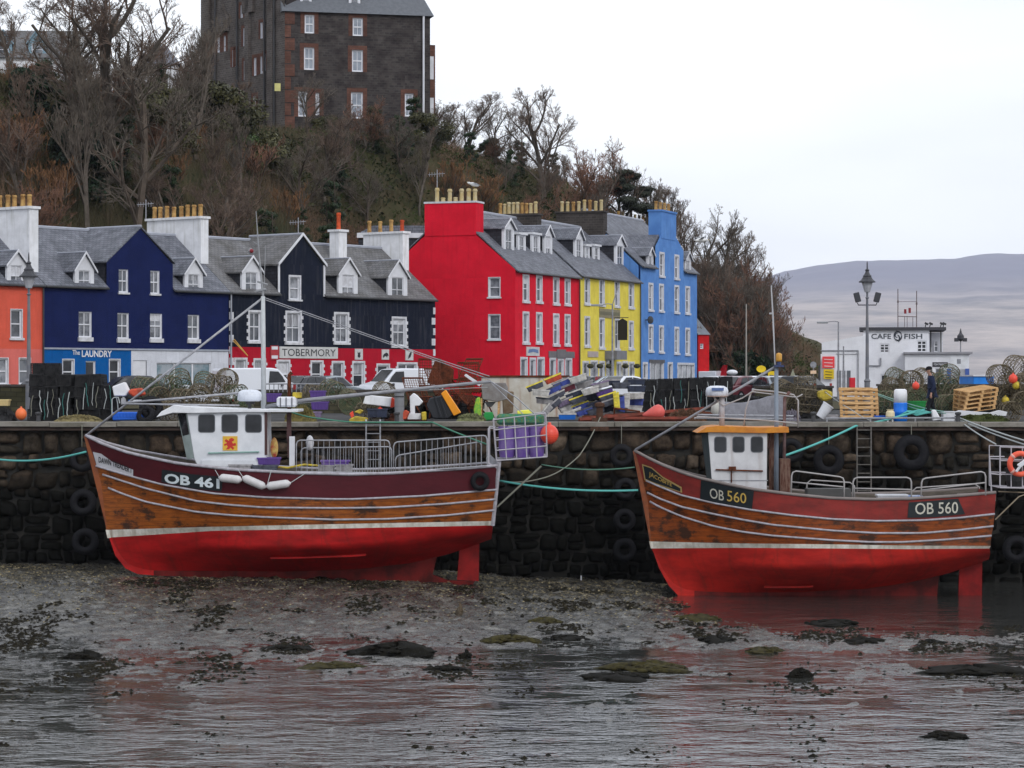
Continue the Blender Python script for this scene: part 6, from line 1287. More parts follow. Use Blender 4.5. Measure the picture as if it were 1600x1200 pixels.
hs_ = [('gorse', 110, 318, 158, 3.6, 'bright green bush behind the navy house roof'), ('gorse', 85, 335, 157, 2.6, 'small green bush beside the bright one above the navy house'), ('gorse', 137, 332, 159, 2.4, 'green bush between the chimneys above the navy house'), ('ever', 130, 262, 172, 5, 'dark evergreen under the great bare tree'), ('ever', 40, 225, 176, 3.5, 'dark evergreen at the edge of the wooded slope'), ('olive', 250, 200, 184, 4.5, 'olive-green bush below the white gabled house'), ('olive', 340, 205, 196, 5, 'olive bush at the foot of the hotel flank'), ('gorse', 372, 206, 196, 3, 'green bush below the hotel parked white car'), ('olive', 420, 215, 198, 4.5, 'olive bush below the hotel notice board'),
       ('ivy', 512, 214, 196, 5.5, 'ivy-covered tree in front of the hotel front'), ('ever', 575, 305, 174, 3.4, 'dark green holly above the white chimney'), ('ever', 620, 300, 178, 3.2, 'dark green bush beside the red chimney'), ('olive', 465, 298, 174, 3.6, 'olive bush above the black gable'), ('ever', 400, 322, 166, 3, 'dark bush above the black house roof'), ('ivy', 655, 250, 190, 5, 'ivy-clad tree above the red chimney'), ('olive', 715, 250, 205, 4.5, 'olive-green thicket below the round-headed tree'), ('gorse', 430, 330, 165, 2.2, 'green bush left of the black house gable roof'), ('olive', 300, 300, 168, 3.5, 'olive bush behind the white chimney pots'), ('ever', 200, 330, 160, 2.5, 'dark bush behind the navy gable'), ('olive', 20, 300, 160, 3, 'olive bush behind the coral house chimney'), ('ever', 690, 300, 188, 2.5, 'dark bush right behind the red chimney pots')]
for k, px, yt, D, h, lb in hs_:
    lb = lb.replace(' left of ', ' beside ').replace(' right behind ', ' close behind '); x = xz(px, D); z = zh(x, D) - .3; put(k, (x, D, z), h, px, lb, 'bush', 'evergreen bushes on the slope')
for i, (px, D, h) in enumerate(sorted(((5, 168, 4.6), (35, 170, 4.6), (62, 166, 4.6), (88, 169, 4.4), (20, 180, 2.6), (52, 182, 2.4), (160, 175, 3), (300, 186, 3), (270, 180, 2.6), (385, 190, 4.5), (440, 188, 4), (535, 186, 4), (600, 190, 4.4), (700, 212, 4), (760, 214, 4.2), (820, 214, 4), (870, 212, 4)))):
    x = xz(px, D); put('shrub' if i % 3 else 'shrub2', (x, D, zh(x, D) - .2), h, i * 2.1, f'orange-brown bare shrub on the slope, {nth(i)} from the coral house', 'shrub', 'bare shrubs on the slope', sx=1.2)
re_ = random.Random(21); ivs = []
for _ in range(400):
    Y_ = re_.uniform(138, 236); X_ = re_.uniform(-42, 26); px = 800 + F * X_ / Y_; z = zh(X_, Y_); py = HY - (z - EYE) / Y_ * F
    if not (0 < px < 1200) or z < 1.5 or fbm(np.array([X_ * .12]), np.array([Y_ * .12]), 2, 50)[0] < .5 or (300 < px < 690 and py < 225): continue
    if any((X_ - a) ** 2 + (Y_ - b) ** 2 < 6 for a, b in ivs): continue
    ivs.append((X_, Y_))
    if len(ivs) >= 46: break
ivs.sort(key=lambda a: a[0] / a[1])
for i, (X_, Y_) in enumerate(ivs):
    k = ['ever', 'ivy', 'olive', 'ever', 'ivy'][i % 5]; h = {'ever': 2.6, 'ivy': 5., 'olive': 2.8}[k] * re_.uniform(.7, 1.2)
    put(k, (X_, Y_, zh(X_, Y_) - .3), h, i * 1.7, f'{ {"ever": "dark evergreen bush", "ivy": "ivy-clad tree", "olive": "olive-green bush"}[k]}, {nth(i)} evergreen along the wooded slope', 'bush' if k != 'ivy' else 'tree', 'evergreens on the wooded slope')
# scrub: uncountable twigs and dead stems over the whole slope
def scrub(name, n, hh, w, m, mask, leafy_=False):
    y = rs.uniform(130, 262, n * 3); x = rs.uniform(-.215, .12, n * 3) * y; z = hill_z(x, y); keep = (z > .7) & (rs.rand(n * 3) < mask(x, y, z)); x, y, z = x[keep][:n], y[keep][:n], z[keep][:n]; k = len(x)
    if leafy_:
        c = np.stack([x, y, z + rs.rand(k) * hh], 1); a = rs.normal(size=(k, 3)) * w; b = rs.normal(size=(k, 3)) * w; V = np.stack([c - a, c + b, c + a, c - b], 1); o = soup(name, V, 4, m)
    else:
        cl = rs.randint(0, 5200, k); cx, cy = x[cl % k], y[cl % k]; x = cx + rs.normal(0, .35, k); y = cy + rs.normal(0, .35, k); z = hill_z(x, y)
        h = hh * rs.uniform(.3, 1, k) ** 1.1 * (.4 + .8 * ((cl * 7919) % 97) / 97.) * np.where((y > 198) | ((y > 172) & (x < -24)), .4, 1); dx, dy = (x - cx) * 1.6 + rs.normal(0, .15, k) * h, (y - cy) * 1.6 + rs.normal(0, .15, k) * h; a = rs.rand(k) * 3.14; wx, wy = np.cos(a) * w, np.sin(a) * w
        V = np.stack([np.stack([x - wx, y - wy, z - .2], 1), np.stack([x + wx, y + wy, z - .2], 1), np.stack([x + dx, y + dy, z + h], 1)], 1); o = soup(name, V, 3, m)
    o['kind'] = 'stuff'; return o
scm = mat('dead_stems', (.19, .125, .085), .95, (.080, .082, .045), ns=.11, nd=4, obj=True, lo=.4, hi=.6)
scrub('undergrowth', 330000, 3.0, .016, scm, lambda x, y, z: .25 + .75 * fbm(x * .3, y * .3, 3, 4))
scm2 = mat('undergrowth_leaves', (.045, .060, .016), .8, (.020, .026, .010), ns=.2, nd=3, obj=True)
scrub('ground_vegetation', 60000, .8, .08, scm2, lambda x, y, z: np.clip((fbm(x * .16, y * .16, 3, 14) - .42) * 5, .05, 1), True)
# grass bank by the cottage
g = MB(); pts = [(15.2, 212, .2), (19.6, 214, .2), (19.2, 219, 1.8), (16, 219, 3.2)]; 
bank = mat('grass_bank', (.09, .17, .025), .95, (.05, .10, .02), ns=2, bump=.4, obj=True); g.add(pts, [(0, 1, 2, 3)]); g.build('grass_slope', bank, recalc=False)['kind'] = 'structure'
# ================= things on the quay
def G(px, D, z=0.): return Vector((xz(px, D), D, z))
def PXZ(px, py, D): return at(px, py, D)
netblack = mat('black_netting', (.006, .006, .007), .8, (.035, .035, .037), ns=5, obj=True, lo=.45, hi=.7)
netgreen = mat('green_netting', C(70, 95, 75), .85, C(95, 95, 70), ns=6, obj=True); netbrown = mat('weathered_netting', C(110, 100, 80), .9, C(70, 65, 55), ns=6, obj=True)
hoopm = mat('creel_hoop', C(120, 112, 95), .8, C(60, 50, 42), ns=6, obj=True)
def box_creel():
    t = bpy.data.objects.new('lobster_creel', None); COL.objects.link(t); ORG[t.name] = Vector()
    w, d, h = .52, .8, .40; g = MB()
    for x in (-w / 2, w / 2):
        for y in (-d / 2, d / 2): g.tube([(x, y, 0), (x * .92, y, h)], .013, 5)
        g.tube([(x, -d / 2, .01), (x, d / 2, .01)], .014, 5); g.tube([(x * .92, -d / 2, h), (x * .92, d / 2, h)], .014, 5)
    for y in (-d / 2, 0, d / 2): g.tube([(-w / 2, y, .01), (w / 2, y, .01)], .014, 5); g.tube([(-w * .46, y, h), (w * .46, y, h)], .014, 5)
    g.build('creel_frame', netblack, t); g = MB(); s = .02
    for k in range(9):
        a = (k + .5) / 9
        for y in (-d / 2, d / 2): g.box(((a - .5) * w * .95, y, h / 2), (s, .006, h)); 
        for x in (-w / 2, w / 2): g.box((x * .96, (a - .5) * d, h / 2), (.006, s, h))
        g.box(((a - .5) * w * .95, 0, h), (s, d, .006))
    for k in range(7):
        a = (k + .5) / 7
        for y in (-d / 2, d / 2): g.box((0, y + .004, a * h), (w * .95, .006, s))
        for x in (-w / 2, w / 2): g.box((x * .96 + .004, 0, a * h), (.006, d, s))
    g.box((0, 0, .015), (w, d, .012)); g.box((0, 0, h * .5), (w * .9, .01, h * .9)); g.build('netting', netblack, t); return t
bc0 = box_creel(); used = [0]
def put_creel(src, loc, rot, label, group, sc=1.):
    if src.get('_u') is None: src['_u'] = 1; o = src
    else: o = copy_tree(src)
    place(o, loc, rot, sc); tag(o, label, 'lobster creel', group); return o
rq = random.Random(4)
for row in range(4):
    for c in range(6):
        if row == 3 and c in (5,): continue
        for dd in range(2):
            put_creel(bc0, G(60 + c * 22.8, 91 + dd * .85, row * .405 + .02) + Vector((rq.uniform(-.05, .05), rq.uniform(-.09, .09), rq.uniform(-.02, .02))), (rq.uniform(-.04, .04), rq.uniform(-.06, .06), rq.uniform(-.16, .16)), f'black creel in the tall stack, {nth(c)} column, {nth(row)} layer up, {"front" if dd == 0 else "rear"} row', 'black creels in the tall stack')
for k, px in enumerate((62, 84)): put_creel(bc0, G(px, 91.2, 1.645), (0, 0, .1 * k), f'black creel perched on top of the tall stack, {"end one" if k == 0 else "inner one"}', 'black creels in the tall stack')
for row in range(3):
    for c in range(6):
        for dd in range(1):
            put_creel(bc0, G(1016 + c * 23.5, 94 + dd, row * .41 + .25 + .02 * c) + Vector((0, rq.uniform(-.06, .06), 0)), (0, rq.uniform(-.04, .04), rq.uniform(-.1, .1)), f'black creel in the stack before the blue house, {nth(c)} column, {nth(row)} layer up', 'black creels before the blue house')
g = MB(); g.box(G(1075, 94, .12), (3.4, .9, .22)); tag(g.build('timber_dunnage', mat('dark_timber', (.04, .03, .025), .9)), 'dark timber base under the black creels before the blue house', 'timber')
def round_creel(nm, netm, r_=.40, Ln=.7):
    t = bpy.data.objects.new(nm, None); COL.objects.link(t); ORG[t.name] = Vector(); g = MB(); n = 20
    for k in range(4):
        z = Ln * k / 3 - Ln / 2; g.tube([(r_ * math.cos(6.2832 * i / n), z, r_ * math.sin(6.2832 * i / n)) for i in range(n)], .016, 5, close=True)
    for k in range(6):
        a = k * math.pi / 3; g.tube([(r_ * math.cos(a), -Ln / 2, r_ * math.sin(a)), (r_ * math.cos(a), Ln / 2, r_ * math.sin(a))], .012, 4)
    g.tube([(r_, -Ln / 2, 0), (-r_, -Ln / 2, 0)], .012, 4)
    g.build('hoops', hoopm, t, smooth=True); g = MB(); m = 16
    for s_ in (-1, 1):
        for k in range(m):
            a = 6.2832 * k / m; pts = [(r_ * .99 * math.cos(a + s_ * j * .35), -Ln / 2 + Ln * j / 4, r_ * .99 * math.sin(a + s_ * j * .35)) for j in range(5)]; g.tube(pts, .0075, 3, caps=False)
    for y in (-Ln / 2, Ln / 2):
        for k in range(9):
            x = (k - 4) / 4.5 * r_; h = math.sqrt(max(0, r_ * r_ - x * x)); g.tube([(x, y, -h), (x, y, h)], .007, 3, caps=False); g.tube([(-h, y, x), (h, y, x)], .007, 3, caps=False)
    g.lathe([(.13, -.14), (.10, -.02)], (0, -Ln / 2 + .12, 0), 10, axis=(0, 1, 0), cap=False); g.build('netting', netm, t); return t
rcg = round_creel('round_creel', netgreen); rcb = round_creel('round_creel', netbrown)
ww = [ # px, py centre, D, rot z, tilt x, src, scale
 (226, 606, 91.2, .9, .1, 'g', .95), (248, 622, 91, .3, 0, 'b', 1.0), (262, 604, 91.6, 1.2, .2, 'g', 1.0), (282, 597, 92, .5, .6, 'g', .95), (288, 626, 90.6, 1.0, 0, 'b', 1.05), (312, 620, 91, .2, .3, 'b', 1.), (318, 600, 91.6, .8, .9, 'g', .9), (342, 603, 91.4, 1.4, .2, 'b', 1.0), (355, 592, 92, .3, .1, 'b', .9), (366, 618, 91.2, .9, 0, 'g', 1.), (236, 640, 90.4, .1, 0, 'b', 1.), (268, 643, 90.2, .7, 0, 'b', .95), (338, 636, 90.8, .4, .1, 'b', 1.), (310, 645, 90.1, 1.3, 0, 'b', .9), (380, 640, 91, .2, 0, 'g', .9),
 (470, 640, 91, .6, 0, 'g', .9), (545, 628, 91.5, .3, .2, 'g', 1.05), (575, 645, 91, 1., .0, 'b', .9), (520, 612, 92, .8, .3, 'g', 1.), (492, 618, 92.4, 1.3, .1, 'b', .95), (600, 612, 93, .4, .1, 'b', .9),
 (1395, 607, 92, .2, .1, 'b', .95), (1402, 592, 93, .6, .3, 'g', .9), (1424, 596, 92.5, 0, .0, 'b', 1.), (1386, 628, 91.5, .9, 0, 'g', 1.), (1444, 594, 93, .3, .2, 'b', 1.), (1430, 622, 92, .1, 0, 'g', 1.), (1474, 604, 92.4, 1.1, .5, 'g', 1.05), (1482, 590, 92.8, .4, .9, 'g', .95), (1498, 618, 92, .8, .1, 'b', .95), (1480, 634, 91.6, .3, 0, 'g', 1.),
 (1562, 587, 91, .1, 0, 'b', 1.), (1592, 575, 91.3, .4, .1, 'b', 1.1), (1580, 604, 90.8, .9, 0, 'b', 1.), (1604, 600, 90.4, .2, 0, 'b', 1.), (1566, 622, 91, .5, .1, 'b', 1.05), (1598, 630, 90.2, 0, .0, 'b', 1.05), (1574, 644, 90., .3, 0, 'b', .95), (1262, 627, 91.4, .2, 1.57, 'b', 1.15), (1258, 606, 91.6, .7, 1.4, 'b', 1.0), (1234, 634, 92, .5, 0, 'b', 1.), (1225, 612, 92.6, .3, .2, 'b', 1.)]
ww.sort(key=lambda a: a[0]); zones = [(400, 'before the white shop'), (700, 'behind the maroon boat'), (1300, 'beside the covered dinghy'), (1520, 'around the walking man'), (2000, 'past the pallet stack')]
zc_ = {}
for px, py, D, rz, tx, s_, sc in ww:
    zn = next(b for a, b in zones if px < a); zc_[zn] = zc_.get(zn, -1) + 1
    put_creel(rcg if s_ == 'g' else rcb, at(px, py, D), (tx, rq.uniform(0, 1), rz), f'round {"green" if s_ == "g" else "brown"} netted creel {zn}, {nth(zc_[zn])} from the coral house end', 'round netted creels on the quay', sc)
spots = [(px, D, row) for px, D, row in [(598 + i * 23, 94.5 + (i % 2) * .6, r) for i in range(7) for r in range(2)] + [(770 + i * 24, 95, 0) for i in range(0)] + [(1150 + i * 24, 95.5, r) for i in range(6) for r in range(2)] + [(1376 + i * 24, 95.5, r) for i in range(8) for r in range(1 + i % 2)]]
for i, (px, D, row) in enumerate(spots): put_creel(bc0, G(px, D, row * .41 + .02) + Vector((rq.uniform(-.1, .1), rq.uniform(-.2, .2), rq.uniform(-.01, .03))), (rq.uniform(-.1, .1), rq.uniform(-.14, .14), rq.uniform(-.5, .5)), f'black creel half hidden behind the quay gear, {nth(i)} along', 'black creels behind the gear')
# ropes hanging from the black stacks
for i, (x0, x1, y0, y1) in enumerate(((48, 184, 590, 655), (1010, 1140, 590, 652))):
    for k in range(16):
        px = x0 + (x1 - x0) * (k + rq.random()) / 16; D = 90.45 if i == 0 else 93.5; py = rq.uniform(y0, y0 + 35); pts = [at(px, py, D)]
        for j in range(5): px += rq.uniform(-2.2, 2.2); py += rq.uniform(5, 10); pts.append(at(px, min(py, 655), D - .02 * j))
        o = MB().tube(pts, rq.choice([.010, .013, .016]), 4).build('rope_end', [greyrope, palerope, mat('faded_teal_rope', C(70, 120, 115, .9), .9), palerope][k % 4]); tag(o, f'{["grey", "pale", "teal", "pale"][k % 4]} rope end on the creels before the {"navy" if i == 0 else "blue"} house, {nth(k)} along', 'rope', 'rope ends hanging on creels')
# fish boxes
cc = {'g': greycr, 'd': darkcr, 'p': purple, 'b': mat('box_blue', C(60, 75, 150), .55, C(45, 55, 115), ns=5, obj=True), 'y': mat('box_yellow', C(215, 200, 70), .6, C(180, 165, 60), ns=5, obj=True), 'w': mat('box_pale', C(185, 183, 180), .6, C(150, 148, 145), ns=5, obj=True), 'm': mat('box_maroon', C(110, 45, 60), .6, C(80, 35, 45), ns=5, obj=True), 'l': mat('box_lilac', C(120, 105, 135), .6, C(95, 85, 105), ns=5, obj=True), 'B': mat('box_bright_blue', C(20, 100, 190), .5), 'o': orange, 'n': mat('box_navy', C(45, 52, 72), .6, C(35, 40, 55), ns=5, obj=True)}
nm_ = {'g': 'grey', 'd': 'slate-grey', 'p': 'purple', 'b': 'blue', 'y': 'yellow', 'w': 'pale', 'm': 'maroon', 'l': 'lilac', 'B': 'bright blue', 'o': 'orange', 'n': 'navy'}
pile = [(838, 604, 'd', 'y', -22), (866, 592, 'o', 'y', -22), (879, 599, 'b', 'g', -22), (888, 607, 'm', 'w', -22), (905, 592, 'w', 'w', -18), (915, 602, 'g', 'g', -16), (924, 611, 'w', 'w', -15), (866, 609, 'b', 'd', -26), (873, 618, 'd', 'w', -26), (884, 628, 'l', 'g', -22), (899, 616, 'n', 'w', -20), (905, 624, 'd', 'y', -20), (909, 635, 'b', 'y', -20), (914, 643, 'b', 'd', -18), (929, 620, 'n', 'd', -16), (940, 602, 'g', 'l', -14), (946, 613, 'p', 'd', -16), (951, 620, 'd', 'y', -18), (956, 628, 'd', 'g', -18), (934, 632, 'n', 'n', -18), (845, 614, 'w', 'w', 4), (851, 627, 'g', 'd', 6), (868, 632, 'd', 'g', -40), (856, 642, 'g', 'w', -50), (889, 637, 'w', 'g', -22), (896, 645, 'w', 'w', -20), (932, 642, 'd', 'n', -16), (948, 640, 'n', 'd', -14), (886, 651, 'B', 'w', 0), (956, 598, 'n', 'g', 0), (970, 603, 'd', 'd', 0),
        (994, 597, 'n', 'd', 0), (994, 608, 'n', 'n', 0), (993, 619, 'w', 'w', -3), (991, 629, 'b', 'b', 0), (990, 639, 'w', 'g', 3), (990, 648, 'g', 'g', 0), (968, 640, 'g', 'g', 4), (975, 650, 'w', 'g', 0), (953, 650, 'g', 'g', 0), (925, 651, 'd', 'g', 0)]
pile.sort(key=lambda a: a[0])
for i, (px, py, a, b, an) in enumerate(pile):
    D = 91.2 + .5 * ((i * 7) % 5) / 4 + (.4 if py < 610 else 0); 
    crate(.62, .42, .22, cc[a], f'{nm_[a]} fish box with {nm_[b]} rim in the toppled pile, {nth(i)} from the rusty panel', at(px, py, D) - Vector((0, 0, .1)), (0, R(an), rq.uniform(-.15, .15)), group='toppled fish boxes', rimm=cc[b], name='fish_box')
for i, (px, py, an) in enumerate(((963, 622, 85), (971, 628, 88), (979, 622, 92))): crate(.55, .4, .2, [cc['y'], cc['b'], cc['w']][i], f'{["yellow", "blue", "white"][i]} fish box stood on end beside the straight stack', at(px, py + 8, 91) + Vector((-.1, 0, .1)), (0, R(an), 0), group='fish boxes on end')
# assorted gear behind the maroon boat
crate(.55, .45, .26, purple, 'purple fish box by the green creels behind the boat, upper', at(497, 622, 90.2)); crate(.6, .45, .28, purple, 'purple fish box by the green creels behind the boat, lower', at(500, 640, 90.2)); crate(.6, .45, .2, cc['l'], 'lilac fish box under the purple ones', at(489, 652, 89.9)); crate(.5, .4, .3, purple, 'purple fish box beyond the life raft canister', at(428, 628, 90.5)); crate(.7, .5, .3, cc['n'], 'dark fish box lying before the ladder head', at(590, 652, 89.6))
def prism_thing(name, pts, D, dep, m, label, cat, bevel=.01, **k):
    g = MB(); g.prism([at(x, y, D) for x, y in pts], (0, dep, 0)); return tag(g.build(name, m, bevel=bevel), label, cat, **k)
t = thing('white_trough', at(590, 640, 90), 'long white plastic trough with a red end lying on the gear', 'trough')
g = MB(); g.prism([at(x, y, 89.8) for x, y in ((567, 631), (571, 617), (612, 621), (610, 636))], (0, .5, 0)); g.build('trough_body', whitedirty, t, bevel=.02); g = MB(); g.prism([at(x, y, 89.78) for x, y in ((612, 621), (617, 624), (615, 636), (610, 637))], (0, .54, 0)); g.build('red_end', mat('red_end', (.65, .05, .02), .5), t, bevel=.01)
t = thing('mooring_post', G(624, 89.4), 'grey steel post standing at the quay edge', 'post'); g = MB(); g.lathe([(.17, 0), (.17, 1.0), (.19, 1.02), (.19, 1.1), (.02, 1.14)], G(624, 89.4), 16); g.build('post_shaft', mat('grey_bollard', (.22, .23, .25), .5, (.16, .16, .17)), t, smooth=False); g = MB(); g.lathe([(.185, .86), (.185, .9)], G(624, 89.4), 16); g.build('collar', darkmetal, t)
t = thing('white_chair', G(645, 89.6), 'broken white plastic seat upside down on a pale box', 'chair'); g = MB(); g.prism([at(x, y, 89.6) for x, y in ((640, 620), (646, 614), (652, 618), (661, 628), (655, 634), (648, 634), (648, 648), (641, 648))], (0, .4, 0)); g.build('seat_shell', whitedirty, t, bevel=.02); g = MB(); px_box(g, 637, 657, 646, 655, 89.55, 90.1); g.build('base_box', whitedirty, t)
def prism_part(t, name, pts, D, dep, m, bevel=.01): g = MB(); g.prism([at(x, y, D) for x, y in pts], (0, dep, 0)); return g.build(name, m, t, bevel=bevel)
t = thing('waste_bin', at(695, 650, 89.5), 'black ribbed bin with an orange lid tipped on its side', 'bin')
prism_part(t, 'bin_body', ((666, 634), (671, 622), (688, 618), (697, 614), (712, 646), (700, 655), (676, 654)), 89.5, .75, mat('bin_black', (.018, .02, .026), .5), .04)
prism_part(t, 'bin_lid', ((689, 615), (696, 609), (720, 645), (709, 650)), 89.42, .9, mat('lid_orange', C(240, 140, 20), .45), .02)
for x in (678, 686): prism_part(t, 'rib', ((x, 620), (x + 2, 619), (x + 13, 652), (x + 10, 653)), 89.44, .06, mat('bin_black', (0, 0, 0)), .005)
prism_thing('yellow_pot', ((658, 644), (666, 643), (666, 657), (659, 657)), 89.3, .25, yellow, 'small yellow pot beside the black bin', 'pot', .03)
prism_thing('orange_float', ((626, 648), (633, 640), (640, 644), (636, 655), (627, 656)), 89.3, .2, orange, 'crumpled orange float beside the steel post', 'float', .03)
prism_thing('yellow_bundle', ((545, 655), (556, 650), (575, 653), (573, 659), (546, 660)), 89.2, .3, yellow, 'yellow rope bundle near the ladder head', 'rope', .03); prism_thing('yellow_bag', ((553, 644), (562, 639), (568, 642), (563, 647)), 89.6, .3, yellow, 'yellow rag on the dark gear', 'cloth', .02); prism_thing('red_can', ((546, 646), (551, 642), (553, 650), (549, 654)), 89.5, .2, buoyred, 'small pink-red can near the yellow rope bundle', 'can', .02)
for i, (px, py) in enumerate(((585, 648), (594, 642), (604, 649))): ball_buoy('small_float', at(px, py, 89.9), .12, [rust, buoyred, black][i], f'{["rust-brown", "red", "black"][i]} small float under the white trough')
# rusty scallop dredges
def dredge(px, py, D, rz, rx, label, sc=1.):
    t = thing('scallop_dredge', (0, 0, 0), label, 'dredge', 'rusty dredges behind the boats'); g = MB(); w, h, L_ = .8, .3, 1.1
    for x in (-w / 2, w / 2): g.tube([(x, 0, 0), (x, 0, h), (x * .3, -.9, h * .6)], .03, 5); g.tube([(x, 0, 0), (x, L_, 0)], .018, 5)
    g.tube([(-w / 2, 0, 0), (w / 2, 0, 0)], .035, 5); g.tube([(-w / 2, 0, h), (w / 2, 0, h)], .03, 5); g.tube([(-w / 2, L_, 0), (w / 2, L_, 0)], .03, 5)
    g.build('dredge_frame', rust, t, smooth=True); g = MB()
    for k in range(9):
        x = (k - 4) / 9 * w; g.tube([(x, 0, .02), (x, L_, .02)], .011, 3)
    for k in range(11): y = L_ * (k + .5) / 11; g.tube([(-w / 2, y, .02), (w / 2, y, .02)], .011, 3)
    g.build('chain_mesh', mat('rust_chain', (.19, .055, .028), .9, (.10, .035, .02), obj=True), t); g = MB()
    for k in range(8): g.box(((k - 3.5) / 8 * w, -.03, -.06), (.02, .04, .12))
    g.build('teeth', rust, t); return place(t, at(px, py, D), (rx, 0, rz), sc)
for i, a in enumerate(((655, 628, 92, .4, .9), (690, 618, 93, 1.0, 1.1), (715, 625, 92.6, -.5, .8), (735, 612, 93.4, .3, 1.3), (742, 634, 92, .9, .7), (672, 606, 94, .1, 1.3), (725, 600, 94, -.7, 1.0), (1130, 648, 90.6, 1.3, .1), (960, 651, 90.4, 1.5, .0))): dredge(*a, f'rusty scallop dredge {["beside the white seat", "behind the black bin", "above the net heap", "near the grey hopper", "leaning by the hopper legs", "under the tall rusty plate", "highest of the rusty heap", "beside the covered dinghy bow", "at the foot of the toppled boxes"][i]}')
prism_thing('rusty_plate', ((667, 598), (676, 572), (682, 559), (700, 570), (709, 577), (708, 600), (690, 604)), 95, .35, rust, 'tall rusty steel door standing above the gear before the red house', 'trawl door', .03)
prism_thing('white_plank', ((725, 587), (728, 584), (752, 600), (749, 604)), 92, .2, white, 'white plank sticking out of the rusty heap', 'plank')
t = thing('steel_hopper', G(772, 89.8), 'grey steel hopper on splayed legs near the stern cage', 'hopper'); D = 89.8
prism_part(t, 'hopper_box', ((752, 602), (758, 598), (790, 598), (794, 606), (792, 624), (776, 628), (754, 624)), D, .7, mat('hopper_grey', (.24, .23, .23), .6, (.16, .14, .13), ns=3), .02)
for x in (751, 778): prism_part(t, 'leg', ((x, 622), (x + 3, 622), (x + 2, 656), (x - 1, 656)), D + .05, .08, pine, .004)
prism_part(t, 'lid_panel', ((757, 628), (775, 628), (768, 636), (762, 636)), D + .1, .4, darkmetal, .004)
g = MB(); px_box(g, 752, 888, 588, 652, 96, 97.5); tp = tag(g.build('steel_container', mat('white_rusty_steel', (.62, .60, .55), .7, (.50, .46, .38), ns=2, streak=(.30, .11, .03), sstr=.95), bevel=.02), 'white steel container streaked with rust behind the fish boxes', 'container')
g = MB(); px_box(g, 750, 890, 586.5, 589.5, 95.95, 97.6); o = g.build('rusty_rim', rust, tp); ORG
prism_thing('brown_chest', ((784, 610), (803, 612), (802, 645), (786, 648)), 91, .8, mat('chest_tan', (.22, .18, .13), .8, (.16, .10, .06), ns=4), 'tan chest between the hopper and the white container', 'chest', .03)
prism_thing('green_bucket', ((755, 650), (757, 644), (770, 644), (772, 656), (756, 658)), 89.3, .4, green, 'bright green bucket by the stern cage', 'bucket', .03); prism_thing('green_net_roll', ((740, 640), (744, 622), (750, 620), (752, 650), (742, 654)), 89.6, .3, mat('roll_green', C(60, 150, 60), .7, C(150, 170, 50), ns=5), 'green and yellow net roll beside the hopper', 'net roll', .04); prism_thing('yellow_tray', ((808, 642), (830, 640), (833, 650), (809, 650)), 89.4, .5, mat('tray_yellow', C(230, 230, 80), .5), 'lemon yellow tray above the stern cage', 'tray', .02)
def heap(name, px0, px1, py, D, h, m, label, cat='net', seed=1, strands=True):
    rg = np.random.RandomState(seed); n = 900; w = xz(px1, D) - xz(px0, D); t = thing(name, G((px0 + px1) / 2, D), label, cat); g = MB(); c = G((px0 + px1) / 2, D)
    nn = 14; prof = []
    for i in range(nn + 1):
        for j in range(7):
            a, b = i / nn * 2 - 1, j / 6 * 2 - 1; z = h * max(0, (1 - a * a)) ** .5 * max(0, (1 - b * b)) ** .5 * (.75 + .4 * rg.rand()); prof.append(c + Vector((a * w / 2, b * .45, z + .0)))
    g.add(prof, [(i * 7 + j, (i + 1) * 7 + j, (i + 1) * 7 + j + 1, i * 7 + j + 1) for i in range(nn) for j in range(6)]); g.build('heap_body', m, t, smooth=False); g = MB()
    for k in range(26):
        a = rg.uniform(-.9, .9); pts = []
        for j in range(7): a = max(-.98, min(.98, a + rg.uniform(-.12, .12))); b = rg.uniform(-.9, -.2); pts.append(c + Vector((a * w / 2, b * .47, h * (1 - a * a) ** .5 * (1 - b * b) ** .5 * rg.uniform(.95, 1.15) + .02)))
        g.tube(pts, .014, 4)
    g.build('loose_strands', m, t); return t
heap('net_heap', 712, 760, 655, 89.2, .28, mat('olive_net', C(110, 112, 80), .9, C(75, 78, 55), ns=8), 'heap of olive netting at the quay edge beside the black bin', seed=3)
heap('net_heap', 1495, 1575, 655, 89.1, .26, mat('dark_green_net', C(62, 68, 35), .95, C(40, 45, 25), ns=8), 'dark green net heap under the white plank', seed=4)
heap('net_heap', 85, 160, 655, 89.6, .22, mat('straw_rope', C(125, 115, 80), .9, C(90, 82, 60), ns=8), 'straw-coloured tangle of rope before the black creel stack', seed=5)
heap('net_heap', 445, 495, 668, 88.3, .55, mat('khaki_net', C(105, 95, 55), .95, C(70, 65, 40), ns=8), 'khaki nets hanging over the coping by the wheelhouse', seed=6)
heap('net_heap', 1040, 1105, 650, 90.2, .42, mat('tangle_brown', C(90, 65, 50), .95, C(60, 45, 35), ns=8), 'brown tangle of rope beside the rusty beams', seed=8)
heap('net_heap', 1222, 1250, 650, 90.2, .38, mat('grey_net', C(105, 100, 110), .95, C(85, 82, 90), ns=8), 'grey net bundle beside the mast of the second boat', seed=9)
heap('net_heap', -5, 24, 652, 90, .5, netblack, 'black net heap beside the orange buoy', seed=10)
heap('net_heap', 600, 668, 652, 90.8, .3, mat('rust_net', C(85, 50, 38), .95, C(50, 35, 30), ns=8), 'rust-brown heap behind the steel post', seed=11)
